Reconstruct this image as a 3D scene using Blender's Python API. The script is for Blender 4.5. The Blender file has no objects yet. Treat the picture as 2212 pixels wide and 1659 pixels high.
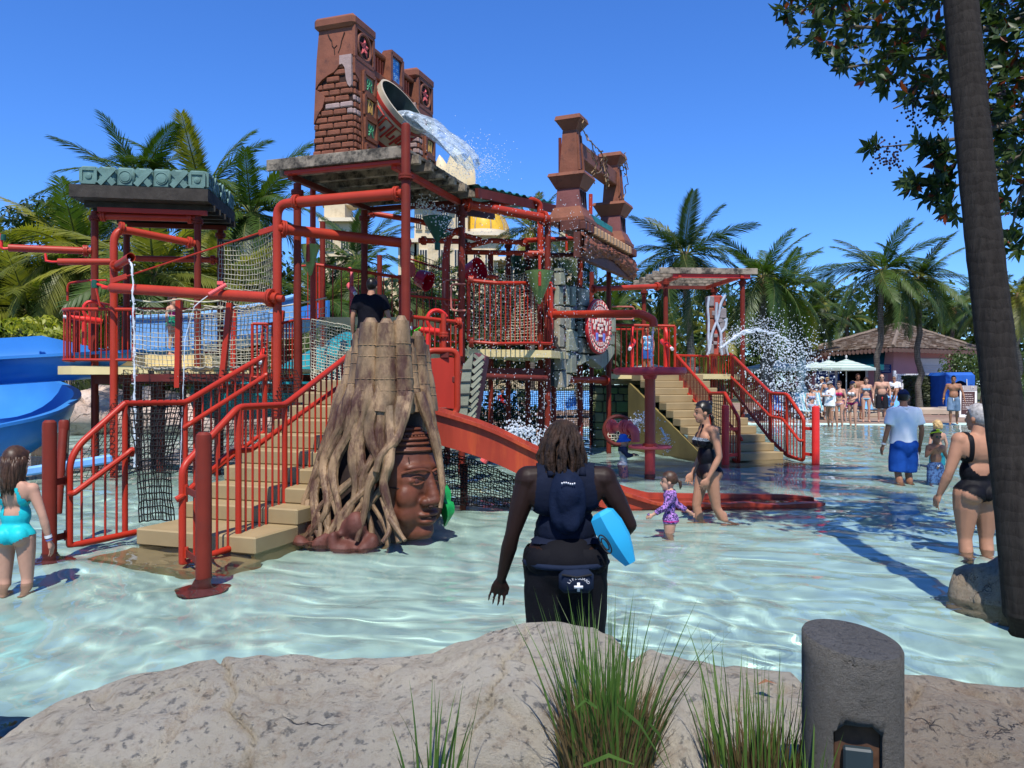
import bpy, bmesh, math, random
import numpy as np
from mathutils import Vector, Matrix, noise as mnoise
R = math.radians
S = bpy.context.scene
C = S.collection
# ---------------------------------------------------------------- camera
EYE, FPX, CX, HY = 1.5,1728.0,1106.0,830.0        # eye height; focal length and centre in units of the measured photo
cd = bpy.data.cameras.new('camera'); cam = bpy.data.objects.new('camera', cd); C.objects.link(cam)
cam.location = (0,0, EYE); cam.rotation_euler = (R(90),0,0)
cd.sensor_width = 36; cd.lens = 36 * FPX / 2212.0; cd.clip_start = .05; cd.clip_end = 3000
S.camera = cam
# ---------------------------------------------------------------- sky and sun
SUN_EL, SUN_AZ = R(60), R(181)                         # azimuth clockwise from +Y
w = bpy.data.worlds.new('World'); S.world = w; w.use_nodes = True
nt = w.node_tree; nt.nodes.clear()
sky = nt.nodes.new('ShaderNodeTexSky'); sky.sky_type = 'NISHITA'; sky.sun_disc = False
sky.sun_elevation = SUN_EL; sky.sun_rotation = SUN_AZ; sky.altitude = 0; sky.air_density = 1.0; sky.dust_density = 0; sky.ozone_density = 4.0
bg = nt.nodes.new('ShaderNodeBackground'); bg.inputs[1].default_value = .103
out = nt.nodes.new('ShaderNodeOutputWorld')
hs = nt.nodes.new('ShaderNodeHueSaturation'); hs.inputs['Saturation'].default_value = 1.12; hs.inputs['Value'].default_value = 1.0
tn = nt.nodes.new('ShaderNodeMix'); tn.data_type = 'RGBA'; tn.blend_type = 'MULTIPLY'; tn.inputs[0].default_value = 1; tn.inputs[7].default_value = (.64,.97,1.52,1)
nt.links.new(sky.outputs[0], hs.inputs['Color']); nt.links.new(hs.outputs[0], tn.inputs[6]); nt.links.new(tn.outputs[2], bg.inputs[0]); nt.links.new(bg.outputs[0], out.inputs[0])
sd = bpy.data.lights.new('sun', 'SUN'); sd.energy = 5.0; sd.angle = R(.53); sd.color = (1,.955,.88); sd.cycles.is_caustics_light = True
sun = bpy.data.objects.new('sun', sd); C.objects.link(sun)
TO_SUN = Vector((math.sin(SUN_AZ) * math.cos(SUN_EL), math.cos(SUN_AZ) * math.cos(SUN_EL), math.sin(SUN_EL)))
sun.rotation_euler = TO_SUN.to_track_quat('Z', 'Y').to_euler(); sun.location = (8,-10,20)
vs = S.view_settings; vs.view_transform = 'Standard'; vs.look = 'None'; vs.exposure = 0.40; vs.gamma = 1; vs.use_curve_mapping = False
S.cycles.max_bounces = 8; S.cycles.transparent_max_bounces = 24; S.cycles.caustics_refractive = True; S.cycles.caustics_reflective = False
S.cycles.use_denoising = True
# ---------------------------------------------------------------- helpers
def P(px, py, d):
 """photo measurement (2212 px wide) at a distance d -> world point"""
 return Vector(((px - CX) / FPX * d, d, EYE - (py - HY) / FPX * d))
def PX(px, d): return (px - CX) / FPX * d
def PZ(py, d): return EYE - (py - HY) / FPX * d
def V(*a): return Vector(a)
LOC = {}
def tag(o, label=None, cat=None, group=None, kind=None):
 if label: o['label'] = label
 if cat: o['category'] = cat
 if group: o['group'] = group
 if kind: o['kind'] = kind
 return o
def thing(name, label, cat, loc=(0,0,0), group=None):
 o = bpy.data.objects.new(name, None); o.empty_display_size = .2; C.objects.link(o)
 o.location = loc; LOC[o] = Vector(loc)
 return tag(o, label, cat, group)
def frame_from(d, up=None):
 d = d.normalized()
 up = up or (Vector((0,0,1)) if abs(d.z) < .95 else Vector((1,0,0)))
 a = d.cross(up).normalized(); b = a.cross(d).normalized()
 return a, b
class MB:
 """collects world-space geometry for ONE mesh object"""
 def __init__(s): s.v = []; s.f = []; s.m = []; s.mi = 0
 def add(s, vs, fs):
  o = len(s.v); s.v.extend([tuple(x) for x in vs]); s.f.extend([tuple(o + i for i in f) for f in fs]); s.m.extend([s.mi] * len(fs)); return s
 def hexa(s, p):          # 8 points: bottom 0-3 (ccw), top 4-7
  return s.add(p,[(3,2,1,0),(4,5,6,7),(0,1,5,4),(1,2,6,5),(2,3,7,6),(3,0,4,7)])
 def box(s, c, size, u=None, v=None, w=None, taper=1.0):
  c = Vector(c); u = Vector(u) if u is not None else V(1,0,0); v = Vector(v) if v is not None else V(0,0,1).cross(u) if w is None else Vector(v)
  w = Vector(w) if w is not None else u.cross(v)
  a, b, h = size[0] / 2, size[1] / 2, size[2] / 2
  q = [c + u * (x * a * (taper if z > 0 else 1)) + v * (y * b * (taper if z > 0 else 1)) + w * (z * h) for z in (-1,1) for x, y in ((-1,-1),(1,-1),(1,1),(-1,1))]
  return s.hexa(q)
 def bbox(s, c, size, u=None, v=None, w=None, r=.01):
  """box with chamfered edges"""
  c = Vector(c); u = Vector(u) if u is not None else V(1,0,0)
  v = Vector(v) if v is not None else V(0,0,1).cross(u)
  w = Vector(w) if w is not None else u.cross(v)
  a, b, h = [x / 2 for x in size]; r = min(r, a * .9, b * .9, h * .9)
  pts = []; idx = {}
  for sx in (-1,1):
   for sy in (-1,1):
    for sz in (-1,1):
     for k, q in enumerate(((a, b - r, h - r),(a - r, b, h - r),(a - r, b - r, h))):
      idx[(sx, sy, sz, k)] = len(pts); pts.append(c + u * (sx * q[0]) + v * (sy * q[1]) + w * (sz * q[2]))
  F = []
  def quad(l, flip): F.append(tuple(reversed(l)) if flip else tuple(l))
  for sg in (-1,1):
   quad([idx[(sg,-1,-1,0)], idx[(sg,1,-1,0)], idx[(sg,1,1,0)], idx[(sg,-1,1,0)]], sg < 0)
   quad([idx[(-1, sg,-1,1)], idx[(-1, sg,1,1)], idx[(1, sg,1,1)], idx[(1, sg,-1,1)]], sg < 0)
   quad([idx[(-1,-1, sg,2)], idx[(1,-1, sg,2)], idx[(1,1, sg,2)], idx[(-1,1, sg,2)]], sg < 0)
  for s1 in (-1,1):
   for s2 in (-1,1):
    fl = s1 * s2 < 0
    quad([idx[(s1, s2,-1,0)], idx[(s1, s2,-1,1)], idx[(s1, s2,1,1)], idx[(s1, s2,1,0)]], fl)
    quad([idx[(s1,-1, s2,0)], idx[(s1,1, s2,0)], idx[(s1,1, s2,2)], idx[(s1,-1, s2,2)]], fl)
    quad([idx[(-1, s1, s2,1)], idx[(-1, s1, s2,2)], idx[(1, s1, s2,2)], idx[(1, s1, s2,1)]], fl)
    for s3 in (-1,1):
     quad([idx[(s1, s2, s3, k)] for k in range(3)], s1 * s2 * s3 < 0)
  return s.add(pts, F)
 def bar(s, p, q, wd, ht=None, up=None):
  p, q = Vector(p), Vector(q); a, b = frame_from(q - p, up); ht = ht or wd
  a = a * wd / 2; b = b * ht / 2
  return s.hexa([p - a - b, p + a - b, q + a - b, q - a - b, p - a + b, p + a + b, q + a + b, q - a + b])
 def tube(s, pts, r, n=10, cap=True, closed=False):
  pts = [Vector(p) for p in pts]; k = len(pts); rs = r if isinstance(r,(list, tuple)) else [r] * k
  vs, fs = [],[]; a = None
  for i, p in enumerate(pts):
   if closed: d = pts[(i + 1) % k] - pts[i - 1]
   else: d = pts[min(i + 1, k - 1)] - pts[max(i - 1,0)]
   if d.length < 1e-9: d = V(0,0,1)
   d.normalize()
   if a is None: a, b = frame_from(d)
   else:
    a = a - d * a.dot(d)
    a = a.normalized() if a.length > 1e-6 else frame_from(d)[0]
    b = a.cross(d).normalized()
   sc = 1.0
   if 0 < i < k - 1 and not closed:
    c1 = (pts[i] - pts[i - 1]).normalized().dot(d); sc = 1 / max(c1,.5)
   for j in range(n):
    t = 2 * math.pi * j / n
    vs.append(p + (a * math.cos(t) + b * math.sin(t)) * rs[i] * (sc if n > 5 else 1))
  m = k if closed else k - 1
  for i in range(m):
   i2 = (i + 1) % k
   for j in range(n):
    j2 = (j + 1) % n
    fs.append((i * n + j, i * n + j2, i2 * n + j2, i2 * n + j))
  if cap and not closed:
   fs.append(tuple(range(n - 1,-1,-1))); fs.append(tuple((k - 1) * n + j for j in range(n)))
  return s.add(vs, fs)
 def lathe(s, base, prof, n=24, axis=V(0,0,1), cap=True):
  """prof: (radius, height) pairs along axis from base"""
  base = Vector(base); axis = Vector(axis).normalized(); a, b = frame_from(axis)
  vs, fs = [],[]
  for r, h in prof:
   for j in range(n):
    t = 2 * math.pi * j / n; vs.append(base + axis * h + (a * math.cos(t) + b * math.sin(t)) * r)
  for i in range(len(prof) - 1):
   for j in range(n):
    j2 = (j + 1) % n; fs.append((i * n + j, i * n + j2,(i + 1) * n + j2,(i + 1) * n + j))
  if cap:
   fs.append(tuple(range(n - 1,-1,-1))); k = len(prof) - 1; fs.append(tuple(k * n + j for j in range(n)))
  return s.add(vs, fs)
 def ell(s, c, r, n=12, m=8, rot=None):
  c = Vector(c); vs, fs = [],[]
  r = r if isinstance(r,(tuple, list, Vector)) else (r, r, r)
  for i in range(m + 1):
   p = math.pi * i / m
   for j in range(n):
    t = 2 * math.pi * j / n
    q = V(r[0] * math.sin(p) * math.cos(t), r[1] * math.sin(p) * math.sin(t), r[2] * math.cos(p))
    vs.append(c + (rot @ q if rot is not None else q))
  for i in range(m):
   for j in range(n):
    j2 = (j + 1) % n; fs.append((i * n + j,(i + 1) * n + j,(i + 1) * n + j2, i * n + j2))
  return s.add(vs, fs)
 def prism(s, poly, d):
  """closed polygon (list of points, ccw seen against d) extruded by vector d"""
  poly = [Vector(p) for p in poly]; d = Vector(d); n = len(poly)
  return s.add(poly + [p + d for p in poly],[tuple(range(n - 1,-1,-1)), tuple(range(n,2 * n))] + [(i,(i + 1) % n, n + (i + 1) % n, n + i) for i in range(n)])
 def grid(s, fn, nu, nv):
  vs = [fn(i / nu, j / nv) for j in range(nv + 1) for i in range(nu + 1)]
  fs = [(j * (nu + 1) + i, j * (nu + 1) + i + 1,(j + 1) * (nu + 1) + i + 1,(j + 1) * (nu + 1) + i) for j in range(nv) for i in range(nu)]
  return s.add(vs, fs)
 def build(s, name, mat, parent=None, smooth=True, angle=35, loc=None, recalc=False):
  me = bpy.data.meshes.new(name)
  vv = np.array(s.v, dtype=np.float64).reshape(-1,3)
  off = np.zeros(3); top = parent
  while top is not None and top.parent is not None: top = top.parent
  if top is not None: off = np.array(LOC[top])
  elif len(vv): off = np.array(loc) if loc is not None else np.array([(vv[:,0].min() + vv[:,0].max()) / 2,(vv[:,1].min() + vv[:,1].max()) / 2, vv[:,2].min()])
  me.from_pydata((vv - off).tolist(),[], s.f)
  mats = mat if isinstance(mat,(list, tuple)) else [mat]
  for m in mats: me.materials.append(m)
  if len(mats) > 1: me.polygons.foreach_set('material_index', s.m)
  if recalc:
   bm = bmesh.new(); bm.from_mesh(me); bmesh.ops.recalc_face_normals(bm, faces=bm.faces); bm.to_mesh(me); bm.free()
  if smooth and len(me.polygons):
   me.polygons.foreach_set('use_smooth',[True] * len(me.polygons))
   if angle < 180: me.set_sharp_from_angle(angle=R(angle))
  me.update()
  o = bpy.data.objects.new(name, me); C.objects.link(o)
  if parent is not None: o.parent = parent
  else: o.location = off; LOC[o] = Vector(off)
  return o
def copy_of(o, parent=None, loc=None, rotz=None):
 c = o.copy(); C.objects.link(c)
 if parent is not None: c.parent = parent
 if loc is not None: c.location = loc; LOC[c] = Vector(loc)
 if rotz is not None: c.rotation_euler = (0,0, rotz)
 for ch in list(o.children):
  copy_of(ch, c)
 return c
# ---------------------------------------------------------------- materials
MAT = {}
def mat(name, col, rough=.55, var=.12, scale=6.0, bump=0.0, bscale=None, spec=.28, metal=0.0, dirt=None, coat=0.0, detail=5.0, trans=0.0, stretch=None):
 """painted / stone / cloth surface: base colour varied by noise, optional stains and fine relief"""
 if name in MAT: return MAT[name]
 m = bpy.data.materials.new(name); m.use_nodes = True; n = m.node_tree.nodes; L = m.node_tree.links
 b = n['Principled BSDF']; b.inputs['Roughness'].default_value = rough; b.inputs['Metallic'].default_value = metal
 b.inputs['Specular IOR Level'].default_value = spec; b.inputs['Coat Weight'].default_value = coat
 if trans: b.inputs['Subsurface Weight'].default_value = 0
 tc = n.new('ShaderNodeTexCoord'); mp = n.new('ShaderNodeMapping'); L.new(tc.outputs['Object'], mp.inputs[0])
 if stretch: mp.inputs['Scale'].default_value = stretch
 nz = n.new('ShaderNodeTexNoise'); nz.inputs['Scale'].default_value = scale; nz.inputs['Detail'].default_value = detail; L.new(mp.outputs[0], nz.inputs['Vector'])
 rp = n.new('ShaderNodeValToRGB'); L.new(nz.outputs[0], rp.inputs[0])
 rp.color_ramp.elements[0].position = .3; rp.color_ramp.elements[1].position = .7
 rp.color_ramp.elements[0].color = tuple(max(0, c * (1 - var)) for c in col) + (1,); rp.color_ramp.elements[1].color = tuple(min(1, c * (1 + var)) for c in col) + (1,)
 src = rp.outputs[0]
 if dirt:
  dc, amt, dsc = dirt
  n2 = n.new('ShaderNodeTexNoise'); n2.inputs['Scale'].default_value = dsc; n2.inputs['Detail'].default_value = 8; n2.inputs['Roughness'].default_value = .7; L.new(mp.outputs[0], n2.inputs['Vector'])
  r2 = n.new('ShaderNodeValToRGB'); r2.color_ramp.elements[0].position = 1 - amt - .08 if amt < .9 else .3; r2.color_ramp.elements[1].position = 1 - amt + .08 if amt < .9 else .6
  L.new(n2.outputs[0], r2.inputs[0])
  mx = n.new('ShaderNodeMix'); mx.data_type = 'RGBA'; L.new(r2.outputs[0], mx.inputs[0]); L.new(src, mx.inputs[6]); mx.inputs[7].default_value = tuple(dc) + (1,)
  src = mx.outputs[2]
 L.new(src, b.inputs['Base Color'])
 if bump:
  n3 = n.new('ShaderNodeTexNoise'); n3.inputs['Scale'].default_value = bscale or scale * 4; n3.inputs['Detail'].default_value = 8; n3.inputs['Roughness'].default_value = .65; L.new(mp.outputs[0], n3.inputs['Vector'])
  bp = n.new('ShaderNodeBump'); bp.inputs['Strength'].default_value = min(1, bump); bp.inputs['Distance'].default_value = .02 * max(1, bump); L.new(n3.outputs[0], bp.inputs['Height']); L.new(bp.outputs[0], b.inputs['Normal'])
 MAT[name] = m
 return m
def leaf_mat(name, c1, c2, rough=.45, trans=.35, scale=1.5):
 """leaf: two-sided diffuse with some light passing through, colour varied per object and along it"""
 if name in MAT: return MAT[name]
 m = bpy.data.materials.new(name); m.use_nodes = True; n = m.node_tree.nodes; L = m.node_tree.links
 b = n['Principled BSDF']; b.inputs['Roughness'].default_value = rough; b.inputs['Specular IOR Level'].default_value = .35
 tc = n.new('ShaderNodeTexCoord'); nz = n.new('ShaderNodeTexNoise'); nz.inputs['Scale'].default_value = scale; nz.inputs['Detail'].default_value = 3
 L.new(tc.outputs['Object'], nz.inputs['Vector'])
 oi = n.new('ShaderNodeObjectInfo'); ad = n.new('ShaderNodeMath'); ad.operation = 'MULTIPLY_ADD'; L.new(oi.outputs['Random'], ad.inputs[0]); ad.inputs[1].default_value = .5; L.new(nz.outputs[0], ad.inputs[2])
 rp = n.new('ShaderNodeValToRGB'); L.new(ad.outputs[0], rp.inputs[0]); e = rp.color_ramp.elements
 e[0].position = .4; e[1].position = 1.0; e[0].color = tuple(c1) + (1,); e[1].color = tuple(c2) + (1,)
 L.new(rp.outputs[0], b.inputs['Base Color'])
 tr = n.new('ShaderNodeBsdfTranslucent'); mg = n.new('ShaderNodeMix'); mg.data_type = 'RGBA'; mg.blend_type = 'MULTIPLY'; mg.inputs[0].default_value = 1
 L.new(rp.outputs[0], mg.inputs[6]); mg.inputs[7].default_value = (1.5,1.6,.5,1); L.new(mg.outputs[2], tr.inputs[0])
 ms = n.new('ShaderNodeMixShader'); ms.inputs[0].default_value = trans; L.new(b.outputs[0], ms.inputs[1]); L.new(tr.outputs[0], ms.inputs[2])
 L.new(ms.outputs[0], n['Material Output'].inputs[0]); MAT[name] = m
 return m
rnd = random.Random(7)
# ================================================================ kit: pipes, rails, nets, fused bodies
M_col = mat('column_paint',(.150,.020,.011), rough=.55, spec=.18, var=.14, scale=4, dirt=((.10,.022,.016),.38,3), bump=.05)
M_pipe = mat('pipe_paint',(.34,.030,.012), rough=.45, spec=.28, var=.12, scale=3, dirt=((.40,.13,.09),.22,5))
M_rail = mat('rail_paint',(.36,.024,.009), rough=.42, spec=.28, var=.10, scale=5, dirt=((.40,.20,.17),.20,8))
M_hot = mat('signal_red_paint',(.62,.028,.022), rough=.35, var=.08)
M_pink = mat('sun_faded_red_paint',(.66,.10,.10), rough=.5, var=.15, scale=3)
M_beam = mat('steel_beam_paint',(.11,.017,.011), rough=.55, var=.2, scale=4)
M_tan = mat('tan_step_plastic',(.29,.215,.11), rough=.55, var=.10, scale=3, dirt=((.28,.20,.09),.35,2), bump=.08, bscale=60)
M_cream = mat('cream_deck_edge',(.62,.50,.24), rough=.55, var=.08, scale=3, dirt=((.42,.33,.15),.3,3))
M_wood = mat('weathered_wood',(.25,.205,.155), rough=.85, var=.35, scale=3, stretch=(1,1,1), bump=.4, bscale=20, dirt=((.035,.03,.025),.48,5))
M_darkwood = mat('dark_wood',(.035,.029,.024), rough=.85, var=.4, scale=5, bump=.4, bscale=20)  # near-black brown for the pavilion roof boards and joists
M_clay = mat('carved_brown_stone',(.185,.064,.034), rough=.6, var=.22, scale=3, bump=.35, bscale=9, dirt=((.075,.03,.022),.36,4))
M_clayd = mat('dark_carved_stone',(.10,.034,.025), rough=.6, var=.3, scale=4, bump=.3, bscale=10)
M_mortar = mat('dark_mortar',(.035,.016,.012), rough=.9, var=.3)
M_black = mat('black_rope',(.012,.012,.013), rough=.9, var=.2)
M_rope = mat('pale_rope',(.46,.43,.33), rough=.9, var=.2, scale=12)
M_hopper = mat('green_hopper_plastic',(.20,.29,.09), rough=.45, var=.14, scale=3)
M_dkgreen = mat('dark_green_plastic',(.012,.075,.05), rough=.45, var=.2, scale=5)
M_blue = mat('blue_fibreglass',(.035,.19,.52), rough=.28, var=.12, scale=1.2, dirt=((.05,.22,.52),.35,1.2))
M_blue2 = mat('pale_blue_flange',(.16,.36,.68), rough=.35, var=.12)
M_grey = mat('grey_green_carved_stone',(.24,.25,.185), rough=.75, var=.22, scale=3, bump=.5, bscale=10, dirt=((.30,.17,.09),.25,1.8))
M_greyd = mat('dark_joint_stone',(.035,.04,.042), rough=.9, var=.3)
M_foam = bpy.data.materials.new('falling_water'); M_foam.use_nodes = True
def _foam(m):
 n = m.node_tree.nodes; L = m.node_tree.links; b = n['Principled BSDF']
 b.inputs['Base Color'].default_value = (.78,.84,.90,1); b.inputs['Roughness'].default_value = .12; b.inputs['IOR'].default_value = 1.33
 tb = n.new('ShaderNodeBsdfTransparent'); ms = n.new('ShaderNodeMixShader'); ms.inputs[0].default_value = .5
 L.new(tb.outputs[0], ms.inputs[1]); L.new(b.outputs[0], ms.inputs[2]); L.new(ms.outputs[0], n['Material Output'].inputs[0])
_foam(M_foam)
def fillet(pts, rad, k=4, closed=False):
 pts = [Vector(p) for p in pts]; n = len(pts); o = []
 for i, p in enumerate(pts):
  if not closed and i in (0, n - 1): o.append(p); continue
  a, b = pts[i - 1] - p, pts[(i + 1) % n] - p; r = min(rad, a.length * .45, b.length * .45)
  A, B = p + a.normalized() * r, p + b.normalized() * r
  for j in range(k + 1):
   t = j / k; o.append(A * (1 - t) ** 2 + p * 2 * t * (1 - t) + B * t ** 2)
 return o
def flange(parent, pos, d, r, m=None, bolts=8, double=True):
 pos = Vector(pos); d = Vector(d).normalized(); mb = MB(); R1 = r * 1.62
 t = .028
 mb.lathe(pos - d * (t + .004),[(R1 * .96,0),(R1,.004),(R1, t),(R1 * .97, t + .003)],20, d)
 if double: mb.lathe(pos + d * .004,[(R1 * .97,0),(R1,.003),(R1, t),(R1 * .96, t + .004)],20, d)
 a, b = frame_from(d)
 for k in range(bolts):
  q = pos + (a * math.cos(6.2832 * k / bolts) + b * math.sin(6.2832 * k / bolts)) * r * 1.32
  mb.lathe(q - d * (t + .02),[(.011,0),(.011,2 * t + .036)],6, d)
 return mb.build('flange', m or M_pipe, parent)
def pipe(parent, pts, r, m=None, fl=(), n=14, name='pipe', bend=0.0):
 pts = [Vector(p) for p in pts]
 if bend: pts = fillet(pts, bend,6)
 o = MB().tube(pts, r, n).build(name, m or M_pipe, parent)
 for f in fl:                     # f: 's' start, 'e' end
  p, q = (pts[0], pts[1]) if f == 's' else (pts[-1], pts[-2])
  flange(o, p + (q - p).normalized() * .09,(q - p), r, m)
 return o
def column(parent, x, y, z0, z1, r=.0585, m=None, collars=(), cap=False, name='column'):
 mb = MB(); prof = [(r,0),(r, z1 - z0)]
 if cap: prof = [(r,0),(r, z1 - z0 - .05),(r * .93, z1 - z0 - .02),(r * .6, z1 - z0)]
 mb.lathe((x, y, z0), prof,16)
 o = mb.build(name, m or M_col, parent)
 for z in collars: flange(o,(x, y, z),(0,0,1), r, m or M_col)
 return o
def baluster_bar(parent, p, q, r=.009, m=None):
 return MB().tube([p, q], r,6).build('baluster', m or M_rail, parent)
def lerp_path(pts, t):
 """point at the fraction t of a polyline's length"""
 L = [(pts[i + 1] - pts[i]).length for i in range(len(pts) - 1)]; s = t * sum(L)
 for i, l in enumerate(L):
  if s <= l or i == len(L) - 1: return pts[i].lerp(pts[i + 1], min(1, s / max(l,1e-9)))
  s -= l
def railing(parent, top, bot, spacing=.105, r=.022, rb=.009, name='railing', ends=True, m=None, balusters=True):
 """top and bottom rail through the same number of points, upright bars between"""
 m = m or M_rail; top = [Vector(p) for p in top]; bot = [Vector(p) for p in bot]
 o = MB().tube(fillet(top,.06,3), r,10).build(name, m, parent)
 mb = MB().tube(fillet(bot,.05,3), r * .85,8)
 mb.build('bottom_rail', m, o)
 if ends:
  for k in (0,-1): MB().tube([top[k], bot[k]], r,10).build('post', m, o)
 if balusters:
  L = sum((top[i + 1] - top[i]).length for i in range(len(top) - 1)); n = max(2, int(L / spacing))
  for k in range(1, n):
   t = k / n
   baluster_bar(o, lerp_path(top, t), lerp_path(bot, t), rb, m)
 return o
def net_mesh(fn, nu, nv, r=.006, m=None, name='mesh_netting', parent=None, sag=.0, seed=1, seg=1):
 """knotted net over a surface fn(u, v): each strand a thin three-sided cord"""
 rg = random.Random(seed); mb = MB()
 pt = [[fn(i / nu, j / nv) + V(rg.uniform(-1,1), rg.uniform(-1,1), rg.uniform(-1,1)) * sag for i in range(nu + 1)] for j in range(nv + 1)]
 for j in range(nv + 1): mb.tube(pt[j], r,3, cap=False)
 for i in range(nu + 1): mb.tube([pt[j][i] for j in range(nv + 1)], r,3, cap=False)
 return mb.build(name, m or M_rope, parent, smooth=False)
def fuse(mb, voxel=.012, it=4, fac=.5, tris=None):
 """weld overlapping closed shapes into one continuous skin"""
 me = bpy.data.meshes.new('tmp'); me.from_pydata(mb.v,[], mb.f); o = bpy.data.objects.new('tmp', me); C.objects.link(o)
 r = o.modifiers.new('r', 'REMESH'); r.mode = 'VOXEL'; r.voxel_size = voxel; r.use_smooth_shade = True
 if it: s = o.modifiers.new('s', 'SMOOTH'); s.iterations = it; s.factor = fac
 if tris:
  d = o.modifiers.new('d', 'DECIMATE'); d.ratio = tris
 dg = bpy.context.evaluated_depsgraph_get(); m2 = bpy.data.meshes.new_from_object(o.evaluated_get(dg))
 nv = len(m2.vertices); co = np.empty(nv * 3); m2.vertices.foreach_get('co', co)
 fs = [tuple(p.vertices) for p in m2.polygons]
 bpy.data.objects.remove(o); bpy.data.meshes.remove(me); bpy.data.meshes.remove(m2)
 out = MB(); out.v = [tuple(x) for x in co.reshape(-1,3)]; out.f = fs; out.m = [0] * len(fs)
 return out
def cap_chain(mb, pts, rs, n=12):
 """tapered limb: spheres at the joints, cones between"""
 pts = [Vector(p) for p in pts]
 mb.tube(pts, list(rs), n)
 for p, r in zip(pts, rs): mb.ell(p, r, n,8)
def cone_between(mb, p, q, r1, r2, n=12):
 mb.tube([p, q],[r1, r2], n); mb.ell(p, r1, n,8); mb.ell(q, r2, n,8)
def jit(v, a): return Vector(v) + V(rnd.uniform(-a, a), rnd.uniform(-a, a), rnd.uniform(-a, a))
# ================================================================ SETTING: ground, pool, water, deck
def far_edge(x):      # where the pool meets the deck / the rock bank
 t = min(1, max(0,(x - 1) / 7)); t = t * t * (3 - 2 * t)
 return 26.5 + 3.6 * t + .5 * math.sin(x * .35)
def near_edge(x):
 return 3.55 + .12 * math.sin(x * 1.3) + (0 if x < 3 else .35 * (x - 3))
def ground_z(x, y):
 fe, ne = far_edge(x), near_edge(x)
 deep = -.36
 a = min(1, max(0,(fe - y) / 8.5)); z = deep * (a ** .8) + .045 * (1 - min(1, a * 6))
 if y > fe: z = .045 + .10 * min(1,(y - fe) / 14)
 b = min(1, max(0,(ne + .5 - y) / .5))
 z = z * (1 - b) + .0 * b if y < ne + .5 else z
 if y < 3.3: z += .09 * min(1,(3.3 - y) / .4)
 if y > fe + 1 and x < -4: z += .5 * min(1,(y - fe - 1) / 5)
 return z
def in_pool(x, y): return near_edge(x) + .2 < y < far_edge(x)
M_floor = mat('pool_floor_paint',(.46,.63,.55), rough=.6, var=.06, scale=.8, bump=.15, bscale=25, dirt=((.40,.54,.455),.32,.45))
M_deck = mat('deck_concrete',(.27,.19,.14), rough=.75, var=.25, scale=.6, bump=.3, bscale=30, dirt=((.20,.12,.09),.45,.35))
M_soil = mat('planting_soil',(.10,.085,.04), rough=.95, var=.5, scale=.8, bump=.8, bscale=12, dirt=((.05,.08,.02),.5,.5))
def ground_parts():
 xs = np.concatenate([np.linspace(-400,-30,14)[:-1], np.linspace(-30,30,121), np.linspace(30,400,14)[1:]])
 ys = np.concatenate([np.linspace(-30,3,22)[:-1], np.linspace(3,34,125), np.linspace(34,60,27)[1:], np.linspace(60,900,16)[1:]])
 parts = {'pool_floor': MB(), 'pool_deck': MB(), 'planting_ground': MB()}
 for j in range(len(ys) - 1):
  for i in range(len(xs) - 1):
   x, y = (xs[i] + xs[i + 1]) / 2,(ys[j] + ys[j + 1]) / 2
   k = 'pool_floor' if in_pool(x, y) else ('pool_deck' if y > 10 and x > -9 and y < 58 else 'planting_ground')
   q = [(a, b, ground_z(a, b)) for a, b in ((xs[i], ys[j]),(xs[i + 1], ys[j]),(xs[i + 1], ys[j + 1]),(xs[i], ys[j + 1]))]
   parts[k].add(q,[(0,1,2,3)])
 for k, m in (('pool_floor', M_floor),('pool_deck', M_deck),('planting_ground', M_soil)):
  mb = parts[k]; o = mb.build(k, m, loc=(0,0,0)); o['kind'] = 'structure'
  bm = bmesh.new(); bm.from_mesh(o.data); bmesh.ops.remove_doubles(bm, verts=bm.verts, dist=1e-4); bm.to_mesh(o.data); bm.free()
ground_parts()
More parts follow.
